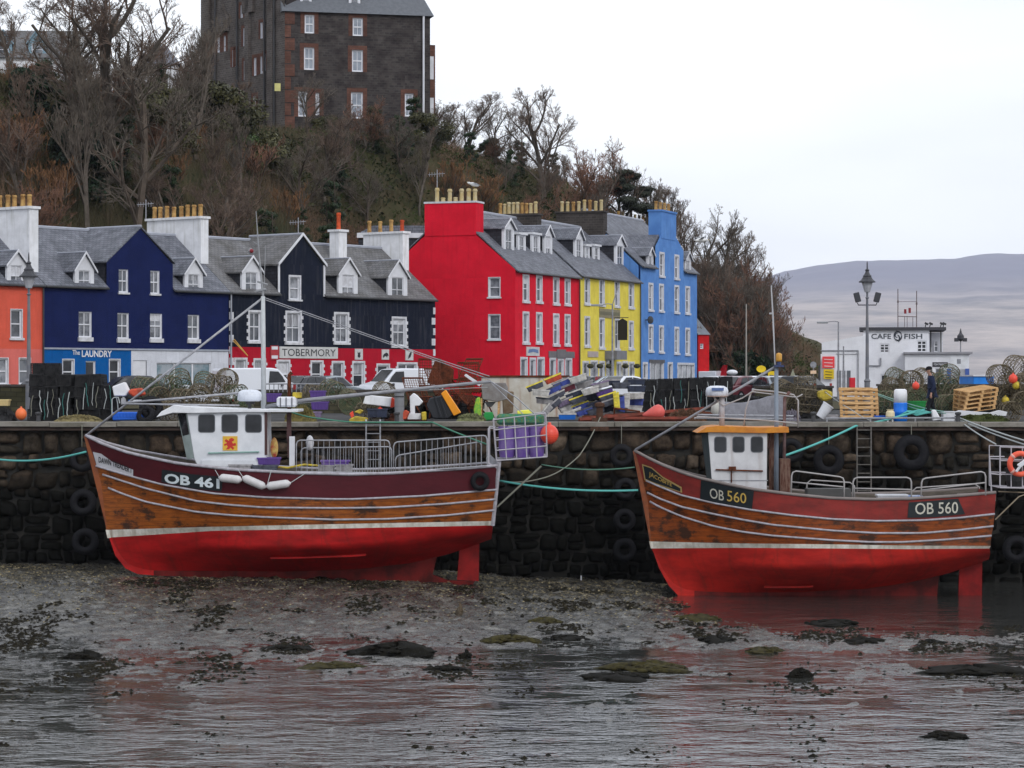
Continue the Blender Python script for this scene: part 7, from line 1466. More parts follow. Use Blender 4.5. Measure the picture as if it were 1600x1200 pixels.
# left end
ball_buoy('ball_buoy', at(33, 647, 89.6), .20, mat('buoy_orange', C(225, 110, 60), .5, C(195, 95, 55), obj=True), 'small orange buoy at the quay edge beside the street lamp foot'); crate(.55, .4, .22, mat('box_cream', C(200, 180, 130), .7), 'cream fish box on the black nets', at(3, 634, 90))
prism_thing('white_drum', ((175, 604), (194, 597), (201, 611), (196, 619), (178, 619)), 90.3, .5, whitedirty, 'white plastic drum lying on the creels', 'drum', .03); prism_thing('orange_sack', ((199, 614), (203, 608), (221, 606), (227, 617), (210, 621)), 90.2, .4, orange, 'orange sack beside the white drum', 'sack', .05)
t = thing('blue_tank', at(200, 655, 89.6), 'blue ribbed plastic tank at the quay edge', 'tank'); prism_part(t, 'tank_body', ((175, 644), (224, 644), (224, 656), (176, 657)), 89.6, .8, blue, .03)
for k in range(9): prism_part(t, 'rib', ((178 + k * 5, 645), (180 + k * 5, 645), (180 + k * 5, 652), (178 + k * 5, 652)), 89.57, .05, blue, .003)
tyre(at(236, 637, 89.8), .42, (.5, -1, .3), 'large tyre leaning on the creels behind the blue tank', None, .24); tyre(at(228, 648, 89.5), .34, (-.3, -1, .6), 'smaller tyre lying beside the blue tank', None, .2)
t = thing('handcart_frame', at(180, 640, 89.8), 'white tube frame standing by the blue tank', 'frame'); g = MB(); g.tube([at(175, 648, 89.6), at(175, 624, 89.6), at(178, 621, 89.6), at(185, 621, 89.6), at(187, 630, 89.6)], .02, 5); g.build('tube_bar', palerope, t)
# dinghy under a grey cover
t = thing('covered_dinghy', G(1165, 90.4), 'small white dinghy under a sagging grey cover', 'dinghy'); g = MB(); D = 90.2; n = 16; V = []
for i in range(n + 1):
    a = i / n; px = 1113 + 112 * a; top = np.interp(a, [0, .08, .25, .5, .8, 1], [634, 626, 629, 629, 620, 617]) + math.sin(a * 20) * .8
    for j in range(7):
        b = j / 6; V.append(at(px + math.sin(b * 5 + i) * .6, top + (654 - top) * b ** 1.1, D - .28 * b * (1 - .3 * b) + .03 * math.sin(i * 1.9 + b * 3) + (.5 * max(0, .12 - a) / .12)))
m0 = len(V); V2 = [Vector((v.x, 2 * (D + .5) - v.y, v.z)) for v in V]
fs = [(i * 7 + j, (i + 1) * 7 + j, (i + 1) * 7 + j + 1, i * 7 + j + 1) for i in range(n) for j in range(6)]
g.add(V + V2, fs + [tuple(q_ + m0 for q_ in f[::-1]) for f in fs] + [(i * 7, m0 + i * 7, m0 + (i + 1) * 7, (i + 1) * 7) for i in range(n)] + [(n * 7 + j, n * 7 + j + 1, m0 + n * 7 + j + 1, m0 + n * 7 + j) for j in range(6)]); g.build('cover', mat('grey_tarpaulin', (.24, .24, .27), .8, (.17, .17, .19), ns=3, bump=.4, bs=9), t, smooth=True)
g = MB(); g.ball(at(1119, 641, 90.5), .42, 10, (.45, .9, .8)); g.build('bow', mat('dinghy_white', (.5, .49, .45), .6), t, smooth=True)
for i, (y_) in enumerate((648, 653)):
    g = MB(); g.tube([at(1085, y_, 89.3), at(1240, y_ + 2, 89.3)], .03, 6); tag(g.build('guard_pipe', steel), f'grey pipe lying along the quay before the covered dinghy, {"upper" if i == 0 else "lower"} one', 'pipe')
# rusty beams with the pink buoy
for i, (a, b, w) in enumerate((((905, 657, 89.4), (1100, 640, 91), .10), ((945, 650, 90.2), (1090, 645, 91), .07), ((960, 655, 89.3), (1075, 655, 89.5), .09))):
    g = MB(); g.tube([at(*a), at(*b)], w, 4); tag(g.build('rusty_beam', mat('red_oxide', (.20, .045, .03), .8, (.10, .03, .02), ns=4)), f'rusty red steel beam beside the pink buoy, {["long slanting", "thin upper", "lowest"][i]} one', 'beam', 'rusty beams')
t = thing('pear_buoy', at(1022, 645, 89.6), 'pink-red pear-shaped buoy on the rusty beams', 'buoy'); g = MB(); g.lathe([(.03, 0), (.07, .08), (.17, .28), (.25, .48), (.26, .62), (.18, .74), (.05, .79), (.01, .8)], at(1004, 649, 89.6), 14, axis=(1, 0, .22)); g.build('float', mat('pink_buoy', (.72, .12, .10), .5, (.55, .10, .09), obj=True), t, smooth=True)
t = thing('ring_bollard', G(937, 87.9), 'rusty iron mooring bollard bolted on the coping', 'bollard'); g = MB(); g.box(G(937, 87.9, .08), (.5, .45, .16)); g.lathe([(.13, .1), (.11, .5), (.17, .55), (.17, .66), (.05, .7)], G(937, 87.9), 12); g.build('bollard_body', mat('bollard_rust', (.10, .05, .035), .85, (.05, .03, .02), ns=6), t); g = MB(); g.box(G(937, 87.2, -.13), (.62, .1, .3)); g.build('fixing_plate', mat('bollard_rust', (0, 0, 0)), t)
for i, px in enumerate((1497, 1271, 620, 60)): t = thing('edge_bollard', G(px, 87.6), f'small dark mooring bollard on the coping {["beside the pallet stack", "beside the grey net bundle", "by the ladder head", "under the street lamp"][i]}', 'bollard', 'small coping bollards'); g = MB(); g.lathe([(.08, 0), (.07, .22), (.11, .26), (.11, .32), (.02, .34)], G(px, 87.6, .03), 10); g.build('bollard_body', darkmetal, t)
# pallets
def pallet(label, loc, rot, m=pine, group='wooden pallets'):
    t = thing('pallet', (0, 0, 0), label, 'pallet', group)
    for k in range(7): MB().box((0, -.5 + k * 1. / 6, .135), (1.2, .1, .022)).build('top_board', m, t)
    for x in (-.55, 0, .55): MB().box((x, 0, .112), (.1, 1.1, .022)).build('stringer_board', m, t)
    for x in (-.55, 0, .55):
        for y in (-.5, 0, .5): MB().box((x, y, .06), (.1, .1, .078)).build('block', m, t)
    for y in (-.5, 0, .5): MB().box((0, y, .011), (1.2, .1, .02)).build('bottom_board', m, t)
    return place(t, loc, rot)
pallet('upright wooden pallet leaning beside the blue barrel', at(1337, 654, 89.8) + Vector((0, 0, .52)), (R(78), 0, .1)); pallet('second upright pallet leaning against the first', at(1345, 654, 90.2) + Vector((0, 0, .50)), (R(76), 0, .05))
for k in range(5): pallet(f'pallet in the tilted stack past the walking man, {nth(k)} from the bottom', at(1522 + k * .8, 640 - k * 6.7, 90.3), (R(5), R(-8), .15 + .03 * k))
prism_thing('white_board', ((1490, 645), (1500, 641), (1548, 645), (1562, 641), (1574, 644), (1572, 650), (1545, 649), (1492, 650)), 89.3, .3, white, 'long white board lying under the tilted pallets', 'board')
prism_thing('timber_block', ((1283, 648), (1310, 648), (1310, 656), (1283, 656)), 89.6, .4, greycr, 'grey block beside the upright pallets', 'block')
t = thing('barrel', G(1407, 89.6), 'blue plastic barrel with a white upper half', 'barrel'); MB().lathe([(.22, 0), (.24, .05), (.24, .3), (.255, .33), (.24, .36), (.24, .62), (.24, .66)], G(1407, 89.6), 18).build('barrel_body', mat('barrel_blue', C(15, 110, 215), .4), t, smooth=True); MB().lathe([(.235, .66), (.235, .95), (.22, 1.1), (.16, 1.14), (.02, 1.14)], G(1407, 89.6), 18).build('upper_half', whitedirty, t, smooth=True)
crate(.6, .42, .3, green, 'green fish box under the round creels beside the walking man', at(1432, 640, 90.4)); crate(.5, .4, .12, blue, 'flat blue box by the foot of the upright pallet', at(1378, 655, 89.4)); 
t = thing('bucket', (0, 0, 0), 'white bucket tilted beside the upright pallets', 'bucket'); MB().lathe([(.15, 0), (.2, .5), (.215, .5), (.215, .54), (.19, .54), (.14, .04), (.01, .04)], n=16, cap=False).build('bucket_body', white, t, smooth=False); place(t, at(1281, 652, 89.6), (0, R(35), 0))
t = thing('bucket', (0, 0, 0), 'square white bucket beside the net heap', 'bucket'); MB().box((0, 0, .17), (.42, .36, .34)).build('bucket_body', white, t, bevel=.03); MB().box((0, 0, .35), (.46, .4, .04)).build('rim', whg, t); place(t, G(1481, 89.2))
t = thing('beige_jug', G(1391, 88.9), 'beige jug-shaped pot on the quay edge', 'jug'); MB().lathe([(.12, .1), (.16, .2), (.15, .34), (.1, .4), (.14, .44), (.02, .44)], G(1391, 88.9), 12).build('jug_body', mat('beige_plastic', C(215, 200, 165), .6), t); MB().tube([G(1387, 88.85, 0), G(1388, 88.85, .12)], .03, 5).tube([G(1395, 88.85, 0), G(1394, 88.85, .12)], .03, 5).build('stand', whitedirty, t)
prism_thing('yellow_oilskin', ((1278, 612), (1290, 608), (1302, 613), (1300, 624), (1288, 627), (1279, 622)), 90.6, .4, yellow, 'yellow oilskin thrown over gear beside the pallets', 'oilskin', .05)
for i, (px, py, r_, m, lb) in enumerate(((1583, 592, .16, buoyred, 'red float on the round creels at the far end'), (1588, 602, .14, yellow, 'upper yellow float at the far end creels'), (1571, 626, .14, yellow, 'lower yellow float beside the pallet stack'), (1431, 603, .13, buoyred, 'red float on the round creels beside the walking man'))): ball_buoy('small_float', at(px, py, 90.1), r_, m, lb)
for i in range(5):
    pts = [at(1405 + i * 3, 650 - i * 2, 88.9), at(1418 + i * 2, 643 + (i % 2) * 3, 88.8), at(1432 + i, 649 - i * 2, 88.8), at(1448 + i * 2, 645, 88.8)]; o = MB().tube(pts, .03, 5).build('teal_rope_hank', tealrope, smooth=True); tag(o, f'teal rope hank lying by the blue barrel, {nth(i)} strand', 'rope', 'teal rope strands by the barrel')
# low rail along the edge at the far end
t = thing('edge_rail', G(1390, 87.9), 'low grey pipe rail along the coping before the pallets', 'rail')
g = MB(); g.tube([G(1290, 87.9, .14), G(1496, 87.9, .16)], .03, 6); g.build('rail_pipe', greypaint, t)
for px in (1292, 1360, 1430, 1494): g = MB(); g.tube([G(px, 87.9, .02), G(px, 87.9, .15)], .03, 6); g.build('rail_foot', greypaint, t)
# tyres on the wall
TY = [(128, 718, .42, 'half hidden behind the bow rope'), (130, 785, .45, 'middle one behind the maroon bow'), (133, 846, .45, 'lowest one behind the maroon bow'), (971, 712, .40, 'highest of the column between the boats'), (977, 764, .38, 'second of the column between the boats'), (976, 812, .38, 'third of the column between the boats'), (976, 859, .40, 'lowest of the column between the boats'), (1295, 719, .52, 'beside the ladder behind the second boat'), (1424, 707, .60, 'biggest, below the walking man'), (1588, 858, .46, 'near the stern of the second boat'), (1236, 704, .42, 'half hidden behind the timber post of the second boat')]
for i, (px, py, r_, lb) in enumerate(TY):
    tyre(at(px, py, 87.0), r_, (.05 * (i % 3 - 1), -1, .06), f'black tyre on the wall, {lb}', 'tyres hung on the harbour wall', .24)
    if i in (0, 3, 7, 8): rope('tyre_lanyard', [at(px, 664, 87.1), at(px, py - r_ * 40, 87.05)], .014, greyrope, f'short rope holding the tyre {lb}', n=3)
# ladders on the wall
def ladder(px0, px1, y0, y1, D, label, m=steel):
    t = thing('wall_ladder', at((px0 + px1) / 2, y1, D), label, 'ladder', 'steel ladders on the harbour wall')
    for px in (px0, px1): g = MB(); g.tube([at(px, y0, D + .3), at(px, y0 + 2, D), at(px, y1, D)], .026, 5); g.build('ladder_rail', m, t)
    y = y0 + 8
    while y < y1: g = MB(); g.tube([at(px0, y, D), at(px1, y, D)], .018, 5); g.build('rung', m, t); y += 13.5
    return t
dull = mat('dull_steel', (.17, .16, .15), .6, (.10, .09, .08), ns=6, obj=True)
ladder(572, 594, 656, 790, 87.15, 'steel ladder down the wall behind the maroon boat', steel); ladder(1339, 1361, 664, 800, 87.15, 'dull steel ladder down the wall between two tyres', dull)
# mooring ropes
rope('mooring_rope', [at(-60, 706, 87), at(134, 706, 82.1)], .035, tealrope, 'teal mooring rope from the maroon bow along the wall', .30)
rope('mooring_rope', [at(779, 751, 82), at(997, 766, 82.1)], .035, tealrope, 'teal rope between the stern of one boat and bow of the other, lower', .13)
rope('mooring_rope', [at(846, 726, 82.4), at(992, 730, 82.2)], .022, mat('dull_teal_rope', C(85, 120, 105), .9), 'thin dull green rope between the two boats, upper', .12)
rope('mooring_rope', [at(938, 652, 87.6), at(905, 712, 86), at(845, 748, 84), at(790, 753, 82.4)], .022, greyrope, 'grey rope slung from the bollard to the maroon stern', [.08, .12, .05])
rope('mooring_rope', [at(1226, 712, 82.3), at(1336, 666, 87.1), at(1400, 652, 88.4), at(1445, 640, 89)], .04, tealrope, 'thick teal rope from the second wheelhouse over the coping', [.05, .02, 0])
rope('mooring_rope', [at(445, 640, 83), at(500, 654, 86.9), at(560, 660, 87.1), at(676, 660, 87.1), at(760, 694, 83)], .028, mat('green_rope', C(75, 125, 105), .9), 'green rope lying over the coping to the stern barrier', [.05, .02, 0, .02])
for i, (a, b) in enumerate((((1497, 652), (1610, 691)), ((1497, 655), (1608, 697)), ((1499, 657), (1556, 694)))): rope('mooring_rope', [at(*a, 88), at(*b, 82.5)], .026, palerope, f'pale rope from the bollard to the stern platform, {["upper", "middle", "lower"][i]} one', .04, group='three pale stern ropes')
for i, (a, b, c) in enumerate((((1365, 613, 91), (1430, 634, 89.4), (1475, 643, 88.8)), ((1368, 616, 91), (1432, 639, 89.4), (1478, 646, 88.8)))): rope('slack_line', [at(*a), at(*b), at(*c)], .02, mat('pale_teal_rope', C(130, 165, 155), .9), f'pale teal line slanting across the creels to the man, {["upper", "lower"][i]} one', .02)
rope('slack_line', [at(1284, 608, 90.8), at(1330, 640, 89.2), at(1360, 657, 88)], .014, palerope, 'thin pale line slanting before the upright pallet', .03)
# weathered rocks and weed mounds on the mud
def mound(px, py, w, h, m, label, seed, cat='rock', name='weedy_rock', spike=0.):
    D = (EYE - ZW) * F / (py - HY); c = G(px, D, ZW - .02); wm = w / F * D; hm = h / F * D; rg = np.random.RandomState(seed); g = MB(); V = []; n = 22; k = 8
    for i in range(k + 1):
        e = i / k * math.pi / 2
        for j in range(n):
            a = 6.2832 * j / n; r_ = math.cos(e) ** .8 * (1 + .3 * math.sin(2 * a + seed) + .18 * math.sin(5 * a + seed * 2) + .1 * rg.randn()); V.append(c + Vector((r_ * math.cos(a) * wm / 2, r_ * math.sin(a) * wm * .42, hm * math.sin(e) ** 1.4 * (1 + .22 * math.sin(3 * a + seed * 1.3) + spike * math.exp(-((a - .6) ** 2) * 6)) + .05 * rg.rand() * hm)))
    g.add(V, [(i * n + j, i * n + (j + 1) % n, (i + 1) * n + (j + 1) % n, (i + 1) * n + j) for i in range(k) for j in range(n)] + [tuple(k * n + j for j in range(n))])
    for _ in range(int(16 * wm)):
        a = rg.rand() * 6.28; q0 = rg.rand() ** .5; p = c + Vector((math.cos(a) * wm / 2 * q0, math.sin(a) * wm * .42 * q0, hm * (1 - q0 * q0) ** .5 * .9)); s_ = .03 + .05 * rg.rand(); g.ball(p, s_, 4, (1.8, 1.2, .7))
    o = g.build(name, m, smooth=True); return tag(o, label, cat)
wk = mat('wet_weed', (.010, .009, .006), .85, (.008, .008, .007), ns=6, obj=True, bump=.8, bs=25); wo = mat('olive_weed', (.060, .052, .018), .85, (.025, .022, .012), ns=8, obj=True, bump=.8, bs=30); stn = mat('brown_stone', (.10, .075, .05), .8, (.05, .04, .03), ns=5, obj=True, bump=.5)
for i, a in enumerate(((622, 1022, 112, 17, wk, 'long black weed-covered rock lying in the shallow water', .4), (560, 1021, 50, 5, wk, 'low black weed spit beside the long black rock', 0), (717, 967, 20, 16, stn, 'small pointed brown stone on the mudflat', .5), (726, 1029, 18, 9, wk, 'small black rock just past the long black rock', .8), (1250, 1058, 34, 13, wk, 'rounded black stone in the pale pool', .2), (800, 1003, 74, 11, wo, 'olive weed mound between the boats', 0), (1010, 1046, 120, 11, wo, 'broad olive weed mound near the pale pool', .3), (965, 1060, 110, 8, wk, 'low dark weed bank beside the broad olive mound', 0), (1120, 1003, 60, 9, wk, 'dark weed mound below the second bow', .2), (1195, 1018, 66, 7, wo, 'olive weed mound below the middle of the second boat', 0), (520, 1042, 90, 7, wo, 'olive weed mound beside the long black rock', 0), (450, 1014, 70, 6, wk, 'dark weed mound below the maroon boat', 0), (130, 1028, 56, 9, wk, 'dark weed mound under the maroon bow', .4), (375, 986, 60, 4, wk, 'thin dark weed strip closest to the maroon keel', 0), (885, 998, 66, 6, wk, 'dark weed strip beside the olive mound between the boats', 0), (850, 974, 54, 9, wo, 'small olive clump between the boats', 0), (1350, 1003, 70, 6, wk, 'dark weed strip below the second boat number', 0), (1520, 1050, 140, 10, wk, 'long dark weed bank under the stern of the second boat', .3), (1475, 1152, 60, 9, wk, 'lone dark weed clump in the nearest water', .2), (1455, 1004, 40, 5, wk, 'small dark weed clump below the second stern', 0), (1090, 968, 80, 8, wo, 'olive clump close under the second bow', .2), (1300, 975, 90, 7, wk, 'dark clump close to the second keel', 0), (8, 953, 30, 9, stn, 'brown stone at the edge of the mudflat beside the wall', .4), (65, 925, 26, 4, mat('yellow_weed', C(150, 120, 60), .8), 'yellow-brown weed scrap near the wall', 0), (700, 1046, 60, 6, wk, 'dark weed mound past the small black rock', 0))):
    px, py, w, h, m, lb, sp = a; mound(px, py, w, h, m, lb, i + 3, 'rock' if m in (wk, stn) and i in (0, 2, 3, 4, 22) else 'seaweed', 'weedy_rock' if i in (0, 2, 3, 4, 22) else 'seaweed_mound', sp)
g = MB(); g.box(at(908, 903, 85.5), (.04, .04, .16)); tag(g.build('marker_stick', white), 'tiny white stick standing at the wall foot between the boats', 'stick')
# ================= street furniture, vehicles, the walking man, gulls
lampm = mat('lamp_black', (.035, .037, .045), .5, (.05, .05, .06)); polem = mat('lamp_pole', (.13, .14, .17), .5, (.18, .18, .19))
def ornate_lamp(px, D, ytop, label, side=True):
    s = (zz(ytop, D)) / 7.0; t = thing('street_lamp', G(px, D), label, 'street lamp'); c = G(px, D)
    g = MB(); g.lathe([(.20, 0), (.20, .12), (.13, .2), (.12, 1.35), (.15, 1.4), (.08, 1.5), (.07, 3.), (.05, 5.2 * s), (.09, 5.25 * s), (.04, 5.3 * s), (.05, 5.5 * s)], c, 12); g.build('pole', polem, t, smooth=False)
    h = 5.5 * s; g = MB(); g.lathe([(.10, h), (.12, h + .02), (.24, h + .42), (.01, h + .43)], c, 8, cap=True); g.build('lantern', mat('lantern_glass', (.45, .46, .50), .15, (.35, .35, .38)), t)
    g = MB(); g.lathe([(.36, h + .42), (.36, h + .46), (.25, h + .55), (.18, h + .66), (.19, h + .70), (.12, h + .78), (.07, h + .9), (.10, h + .95), (.03, h + 1.02), (.025, h + 1.25), (.005, h + 1.35)], c, 12); g.build('cap', lampm, t)
    g = MB(); g.lathe([(.17, h - .45 * 0 - .95 * .0 - .55), (.17, h - .45)], c, 10); 
    if side:
        for sx in (-1, 1):
            g = MB(); g.tube([c + Vector((0, 0, h - .55)), c + Vector((sx * .38, 0, h - .55)), c + Vector((sx * .42, 0, h - .45))], .025, 5); a = g.build('side_arm', lampm, t)
            g = MB(); g.box(c + Vector((sx * .43, -.02, h - .22)), (.24, .2, .42), (0, sx * .25, 0)); g.build('floodlight', lampm, a, bevel=.02)
    return t
ornate_lamp(45, 95, 395, 'ornate black-capped street lamp before the coral house', False); ornate_lamp(1355, 110, 405, 'ornate street lamp with two floodlights before the cafe')
def arm_lamp(px, D, ytop, ybot, dx, label, m=None, arm=True):
    t = thing('street_lamp', at(px, ybot, D), label, 'street lamp', None); m = m or greypaint; a, b = at(px, ybot, D), at(px, ytop, D); a.z = .1
    g = MB(); g.tube([a, a + Vector((0, 0, 1.2)), b], [.09, .07, .045], 8); g.build('pole', m, t)
    if arm:
        g = MB(); e = at(px + dx, ytop + 1, D); g.tube([b, b + Vector((dx * .002 * 5, 0, .05)), e], .03, 5); ar = g.build('arm', m, t); g = MB(); g.box(e, (.7, .25, .12)); g.build('lamp_head', mat('lamp_head_grey', (.3, .32, .34), .4), ar, bevel=.02)
    return t
t = arm_lamp(957, 150, 476, 590, -24, 'grey lamp post with one arm before the yellow inn')
g = MB(); g.tube([at(957, 476, 150), at(966, 448, 150)], .03, 5); g.build('aerial_arm', greypaint, t)
arm_lamp(1310, 168, 503, 590, -25, 'thin lamp post with a long arm before the cafe shed'); arm_lamp(1318, 172, 541, 590, 0, 'short thin lamp pole before the cafe shed', arm=False); arm_lamp(1166, 190, 475, 590, 0, 'tall pale pole before the wooded point', mat('pale_pole', (.35, .33, .30), .7), arm=False)
t = arm_lamp(1501, 215, 530, 590, 0, 'distant lamp beyond the cafe wing', arm=False); g = MB(); c = at(1501, 530, 215); g.lathe([(.05, -.2), (.3, .0), (.28, .3), (.12, .5), (.02, .9)], c, 8); g.build('lantern', lampm, t); g = MB(); g.box(c + Vector((-.35, 0, -.05)), (.35, .2, .3)); g.box(c + Vector((.35, 0, -.05)), (.35, .2, .3)); g.build('floodlight', lampm, t)
t = arm_lamp(1144, 160, 585, 600, 0, 'white globe lamp beside the grass slope', arm=False); MB().ball(at(1144, 582, 160), .35, 8, (1, 1, .5)).build('lantern', white, t)
# signs
def post_sign(px, D, x0, x1, y0, y1, m, label, shape='rect', pole=True, lines=None):
    t = thing('road_sign', G(px, D), label, 'sign', None)
    if pole: MB().tube([G(px, D, .05), at(px, y0, D)], .035, 6).build('pole', greypaint, t)
    g = MB(); cx, cy, rx, ry = (x0 + x1) / 2, (y0 + y1) / 2, (x1 - x0) / 2, (y1 - y0) / 2
    pts = {'rect': [(x0, y0), (x1, y0), (x1, y1), (x0, y1)], 'oval': [(cx + rx * math.cos(a), cy + ry * math.sin(a)) for a in np.linspace(0, 6.2832, 15)[:-1]], 'tri': [(cx, y0), (x1, y1), (x0, y1)]}[shape]
    g.prism([at(x, y, D - .06) for x, y in pts], (0, .05, 0)); b = g.build('sign_plate', m, t)
    if lines:
        for k in range(lines[1]): g = MB(); yy = y0 + (y1 - y0) * (k + .7) / (lines[1] + .4); g.prism([at(x, y, D - .08) for x, y in ((x0 + 2.5, yy), (x1 - 2.5, yy + .8), (x1 - 3.5, yy + 1.9), (x0 + 2.5, yy + 1.1))], (0, .01, 0)); g.build('sign_line', lines[0], b)
    return t
g = MB(); px_box(g, 1282.5, 1306, 553, 603, 175, 175.15); bd = tag(g.build('notice_board', white), 'white board carrying a red and a yellow notice', 'board')
sr = mat('sign_bright_red', C(215, 60, 65), .6); sy = mat('sign_yellow', C(205, 175, 20), .6)
post_sign(1294, 174.8, 1285, 1304, 557, 575, sr, 'red notice on the white board', pole=False, lines=(mat('pale_pink', C(235, 190, 190), .6), 3)); post_sign(1295, 174.8, 1287, 1303, 577, 592, sy, 'yellow notice on the white board under the red one', pole=False, lines=(mat('dull_black', (.08, .07, .02), .6), 3))
post_sign(1271, 165, 1266, 1276, 565, 575, greypaint, 'round grey sign beside the white board', 'oval'); post_sign(1271, 164.9, 1266.5, 1275.5, 579, 584, mat('peach', C(210, 180, 150), .6), 'small peach plate below the round grey sign', pole=False); post_sign(1190, 150, 1182, 1197, 571, 582, sy, 'yellow oval sign behind the second boat mast stay', 'oval'); post_sign(1206, 152, 1200, 1212, 580, 591, sy, 'yellow square sign behind the second boat mast', lines=(lampm, 1)); post_sign(1239, 150, 1234, 1244, 577, 590, mat('warning_grey', (.3, .3, .22), .6), 'grey triangular sign near the white notice board', 'tri')
for i, px in enumerate((1280,)): MB_ = MB().tube([G(px, 160, 0), at(px, 571, 160)], .05, 6).build('dark_post', lampm); tag(MB_, 'plain dark post beside the white notice board', 'post')
# cars and vans: side profile in metres, nose at +x
def vehicle(name, prof, cab, W_, wheels, m, label, loc, rz, cat, glassp=None, L_=4.2):
    t = thing(name, (0, 0, 0), label, cat, 'vehicles parked on the harbour street'); g = MB(); g.prism([(x, -W_ / 2, z) for x, z in prof], (0, W_, 0)); b = g.build('body', m, t, bevel=.06, smooth=False)
    if cab: g = MB(); n = len(cab); V = [(x, -W_ / 2 * (.98 if z < cab[0][1] + .1 else .84), z) for x, z in cab]; V += [(x, -y, z) for x, y, z in V]; g.add(V, [tuple(range(n)), tuple(range(2 * n - 1, n - 1, -1))] + [(i, i + n, (i + 1) % n + n, (i + 1) % n) for i in range(n)]); g.build('roof', m, t, bevel=.05)
    for s_ in (-1, 1):
        for gp in glassp or []: g = MB(); g.add([(x, s_ * (W_ / 2 * yy + .012), z) for x, z, yy in gp], [tuple(range(len(gp)))]); g.build('side_window', glassdark, t)
        for wx in wheels:
            g = MB(); g.lathe([(.30, -.1), (.31, 0), (.30, .1)], (wx, s_ * (W_ / 2 - .08), .31), 18, axis=(0, 1, 0)); w = g.build('wheel', rubber, t); g = MB(); g.lathe([(.19, -.105), (.19, .105)], (wx, s_ * (W_ / 2 - .08), .31), 12, axis=(0, 1, 0)); g.build('rim', steel, w)
    x1 = max(p[0] for p in prof); x0 = min(p[0] for p in prof)
    for s_ in (-1, 1): MB().box((x1 - .03, s_ * W_ * .36, .68), (.1, .3, .16)).build('headlight', mat('headlight', (.6, .62, .65), .1), t, bevel=.02); MB().box((x0 + .02, s_ * W_ * .43, .85), (.06, .14, .4)).build('tail_light', mat('tail_light', (.35, .02, .02), .3), t); MB().box((x1 - 1.25, s_ * (W_ / 2 + .09), 1.0), (.1, .14, .14)).build('mirror', lampm, t, bevel=.02)
    return place(t, loc, (0, 0, rz))
VP = [(-2.05, .3), (-2.12, .9), (-2.08, 1.75), (-1.95, 1.82), (.35, 1.84), (.75, 1.78), (1.35, 1.15), (2.0, .98), (2.15, .75), (2.15, .3)]
VG = [[(.95, 1.12, 1), (.95, 1.58, 1), (.7, 1.66, 1), (.25, 1.68, 1), (.2, 1.08, 1), (1.2, 1.12, 1)]]
def windscreen(t, pts, W_): g = MB(); (xa, za), (xb, zb_) = pts; g.add([(xa, -W_ * .42, za), (xa, W_ * .42, za), (xb, W_ * .38, zb_), (xb, -W_ * .38, zb_)], [(0, 1, 2, 3)]); g.build('windscreen', glassdark, t, recalc=False)
azt = math.atan2(D1.y, D1.x)
vanw = mat('van_white', (.74, .77, .84), .3, (.72, .75, .82), coat=.4)
def VL(px, D, off=0): p = G(px, D, .18); return p
VG2 = [[(1.12, 1.14, 1), (.95, 1.42, 1), (.72, 1.66, 1), (.25, 1.68, 1), (.2, 1.1, 1)]]
t = vehicle('van', VP, None, 1.7, (-1.3, 1.3), vanw, 'white panel van parked before the black house by the mast', VL(402, 126), azt - .35, 'van', VG2); windscreen(t, ((1.38, 1.17), (.78, 1.77)), 1.7)
t = vehicle('van', VP, None, 1.7, (-1.3, 1.3), vanw, 'white panel van parked near the bright red house', VL(626, 133), azt + 2.75, 'van', VG2); windscreen(t, ((1.38, 1.17), (.78, 1.77)), 1.7)
CPf = [(-2.1, .35), (-2.15, .85), (-1.6, .95), (1.0, .93), (1.9, .8), (2.1, .6), (2.1, .35)]; CC = [(-1.75, .92), (-1.15, 1.38), (-.6, 1.46), (.1, 1.44), (.95, .94)]; CG = [[(-1.35, .97, .97), (-.98, 1.32, .87), (-.5, 1.38, .86), (-.5, .97, .97)], [(-.42, .97, .97), (-.42, 1.38, .86), (.05, 1.36, .86), (.62, .98, .97)]]
def car(px, D, rz, m, lb):
    t = vehicle('car', CPf, CC, 1.7, (-1.3, 1.3), m, lb, VL(px, D), rz, 'car', CG); windscreen(t, ((.97, .955), (.14, 1.435)), 1.6); windscreen(t, ((-1.77, .96), (-1.18, 1.39)), 1.6); return t
cg = mat('car_silver', (.30, .34, .38), .25, metal=.5, coat=.5); cb = mat('car_dark', (.02, .022, .03), .25, coat=.5); cr2 = mat('car_maroon', (.12, .02, .03), .3, coat=.5)
car(516, 130, azt + .1, cg, 'grey saloon car parked before the lettered sign'); car(482, 128, azt + .1, cb, 'dark car parked behind the grey saloon'); car(226, 118, azt - .5, cb, 'black car parked before the white shop front'); car(90, 117, azt, cg, 'silver car hidden behind the black creel stack')
for i, (px, D, m, lb) in enumerate(((1133, 150, vanw, 'white car beside the globe lamp'), (1158, 146, cr2, 'maroon car among those before the point'), (1180, 150, vanw, 'white car behind the dinghy frame'), (1205, 145, cg, 'silver car behind the second boat mast'), (1236, 140, cb, 'black car near the upright creel'), (1222, 158, cg, 'grey car behind the black one near the signs'), (940, 150, cg, 'silver car behind the fish boxes before the inn'), (965, 146, vanw, 'white car behind the fish boxes before the inn'), (905, 150, cb, 'dark car before the red house door'))): car(px, D, .4 + i * .5, m, lb)
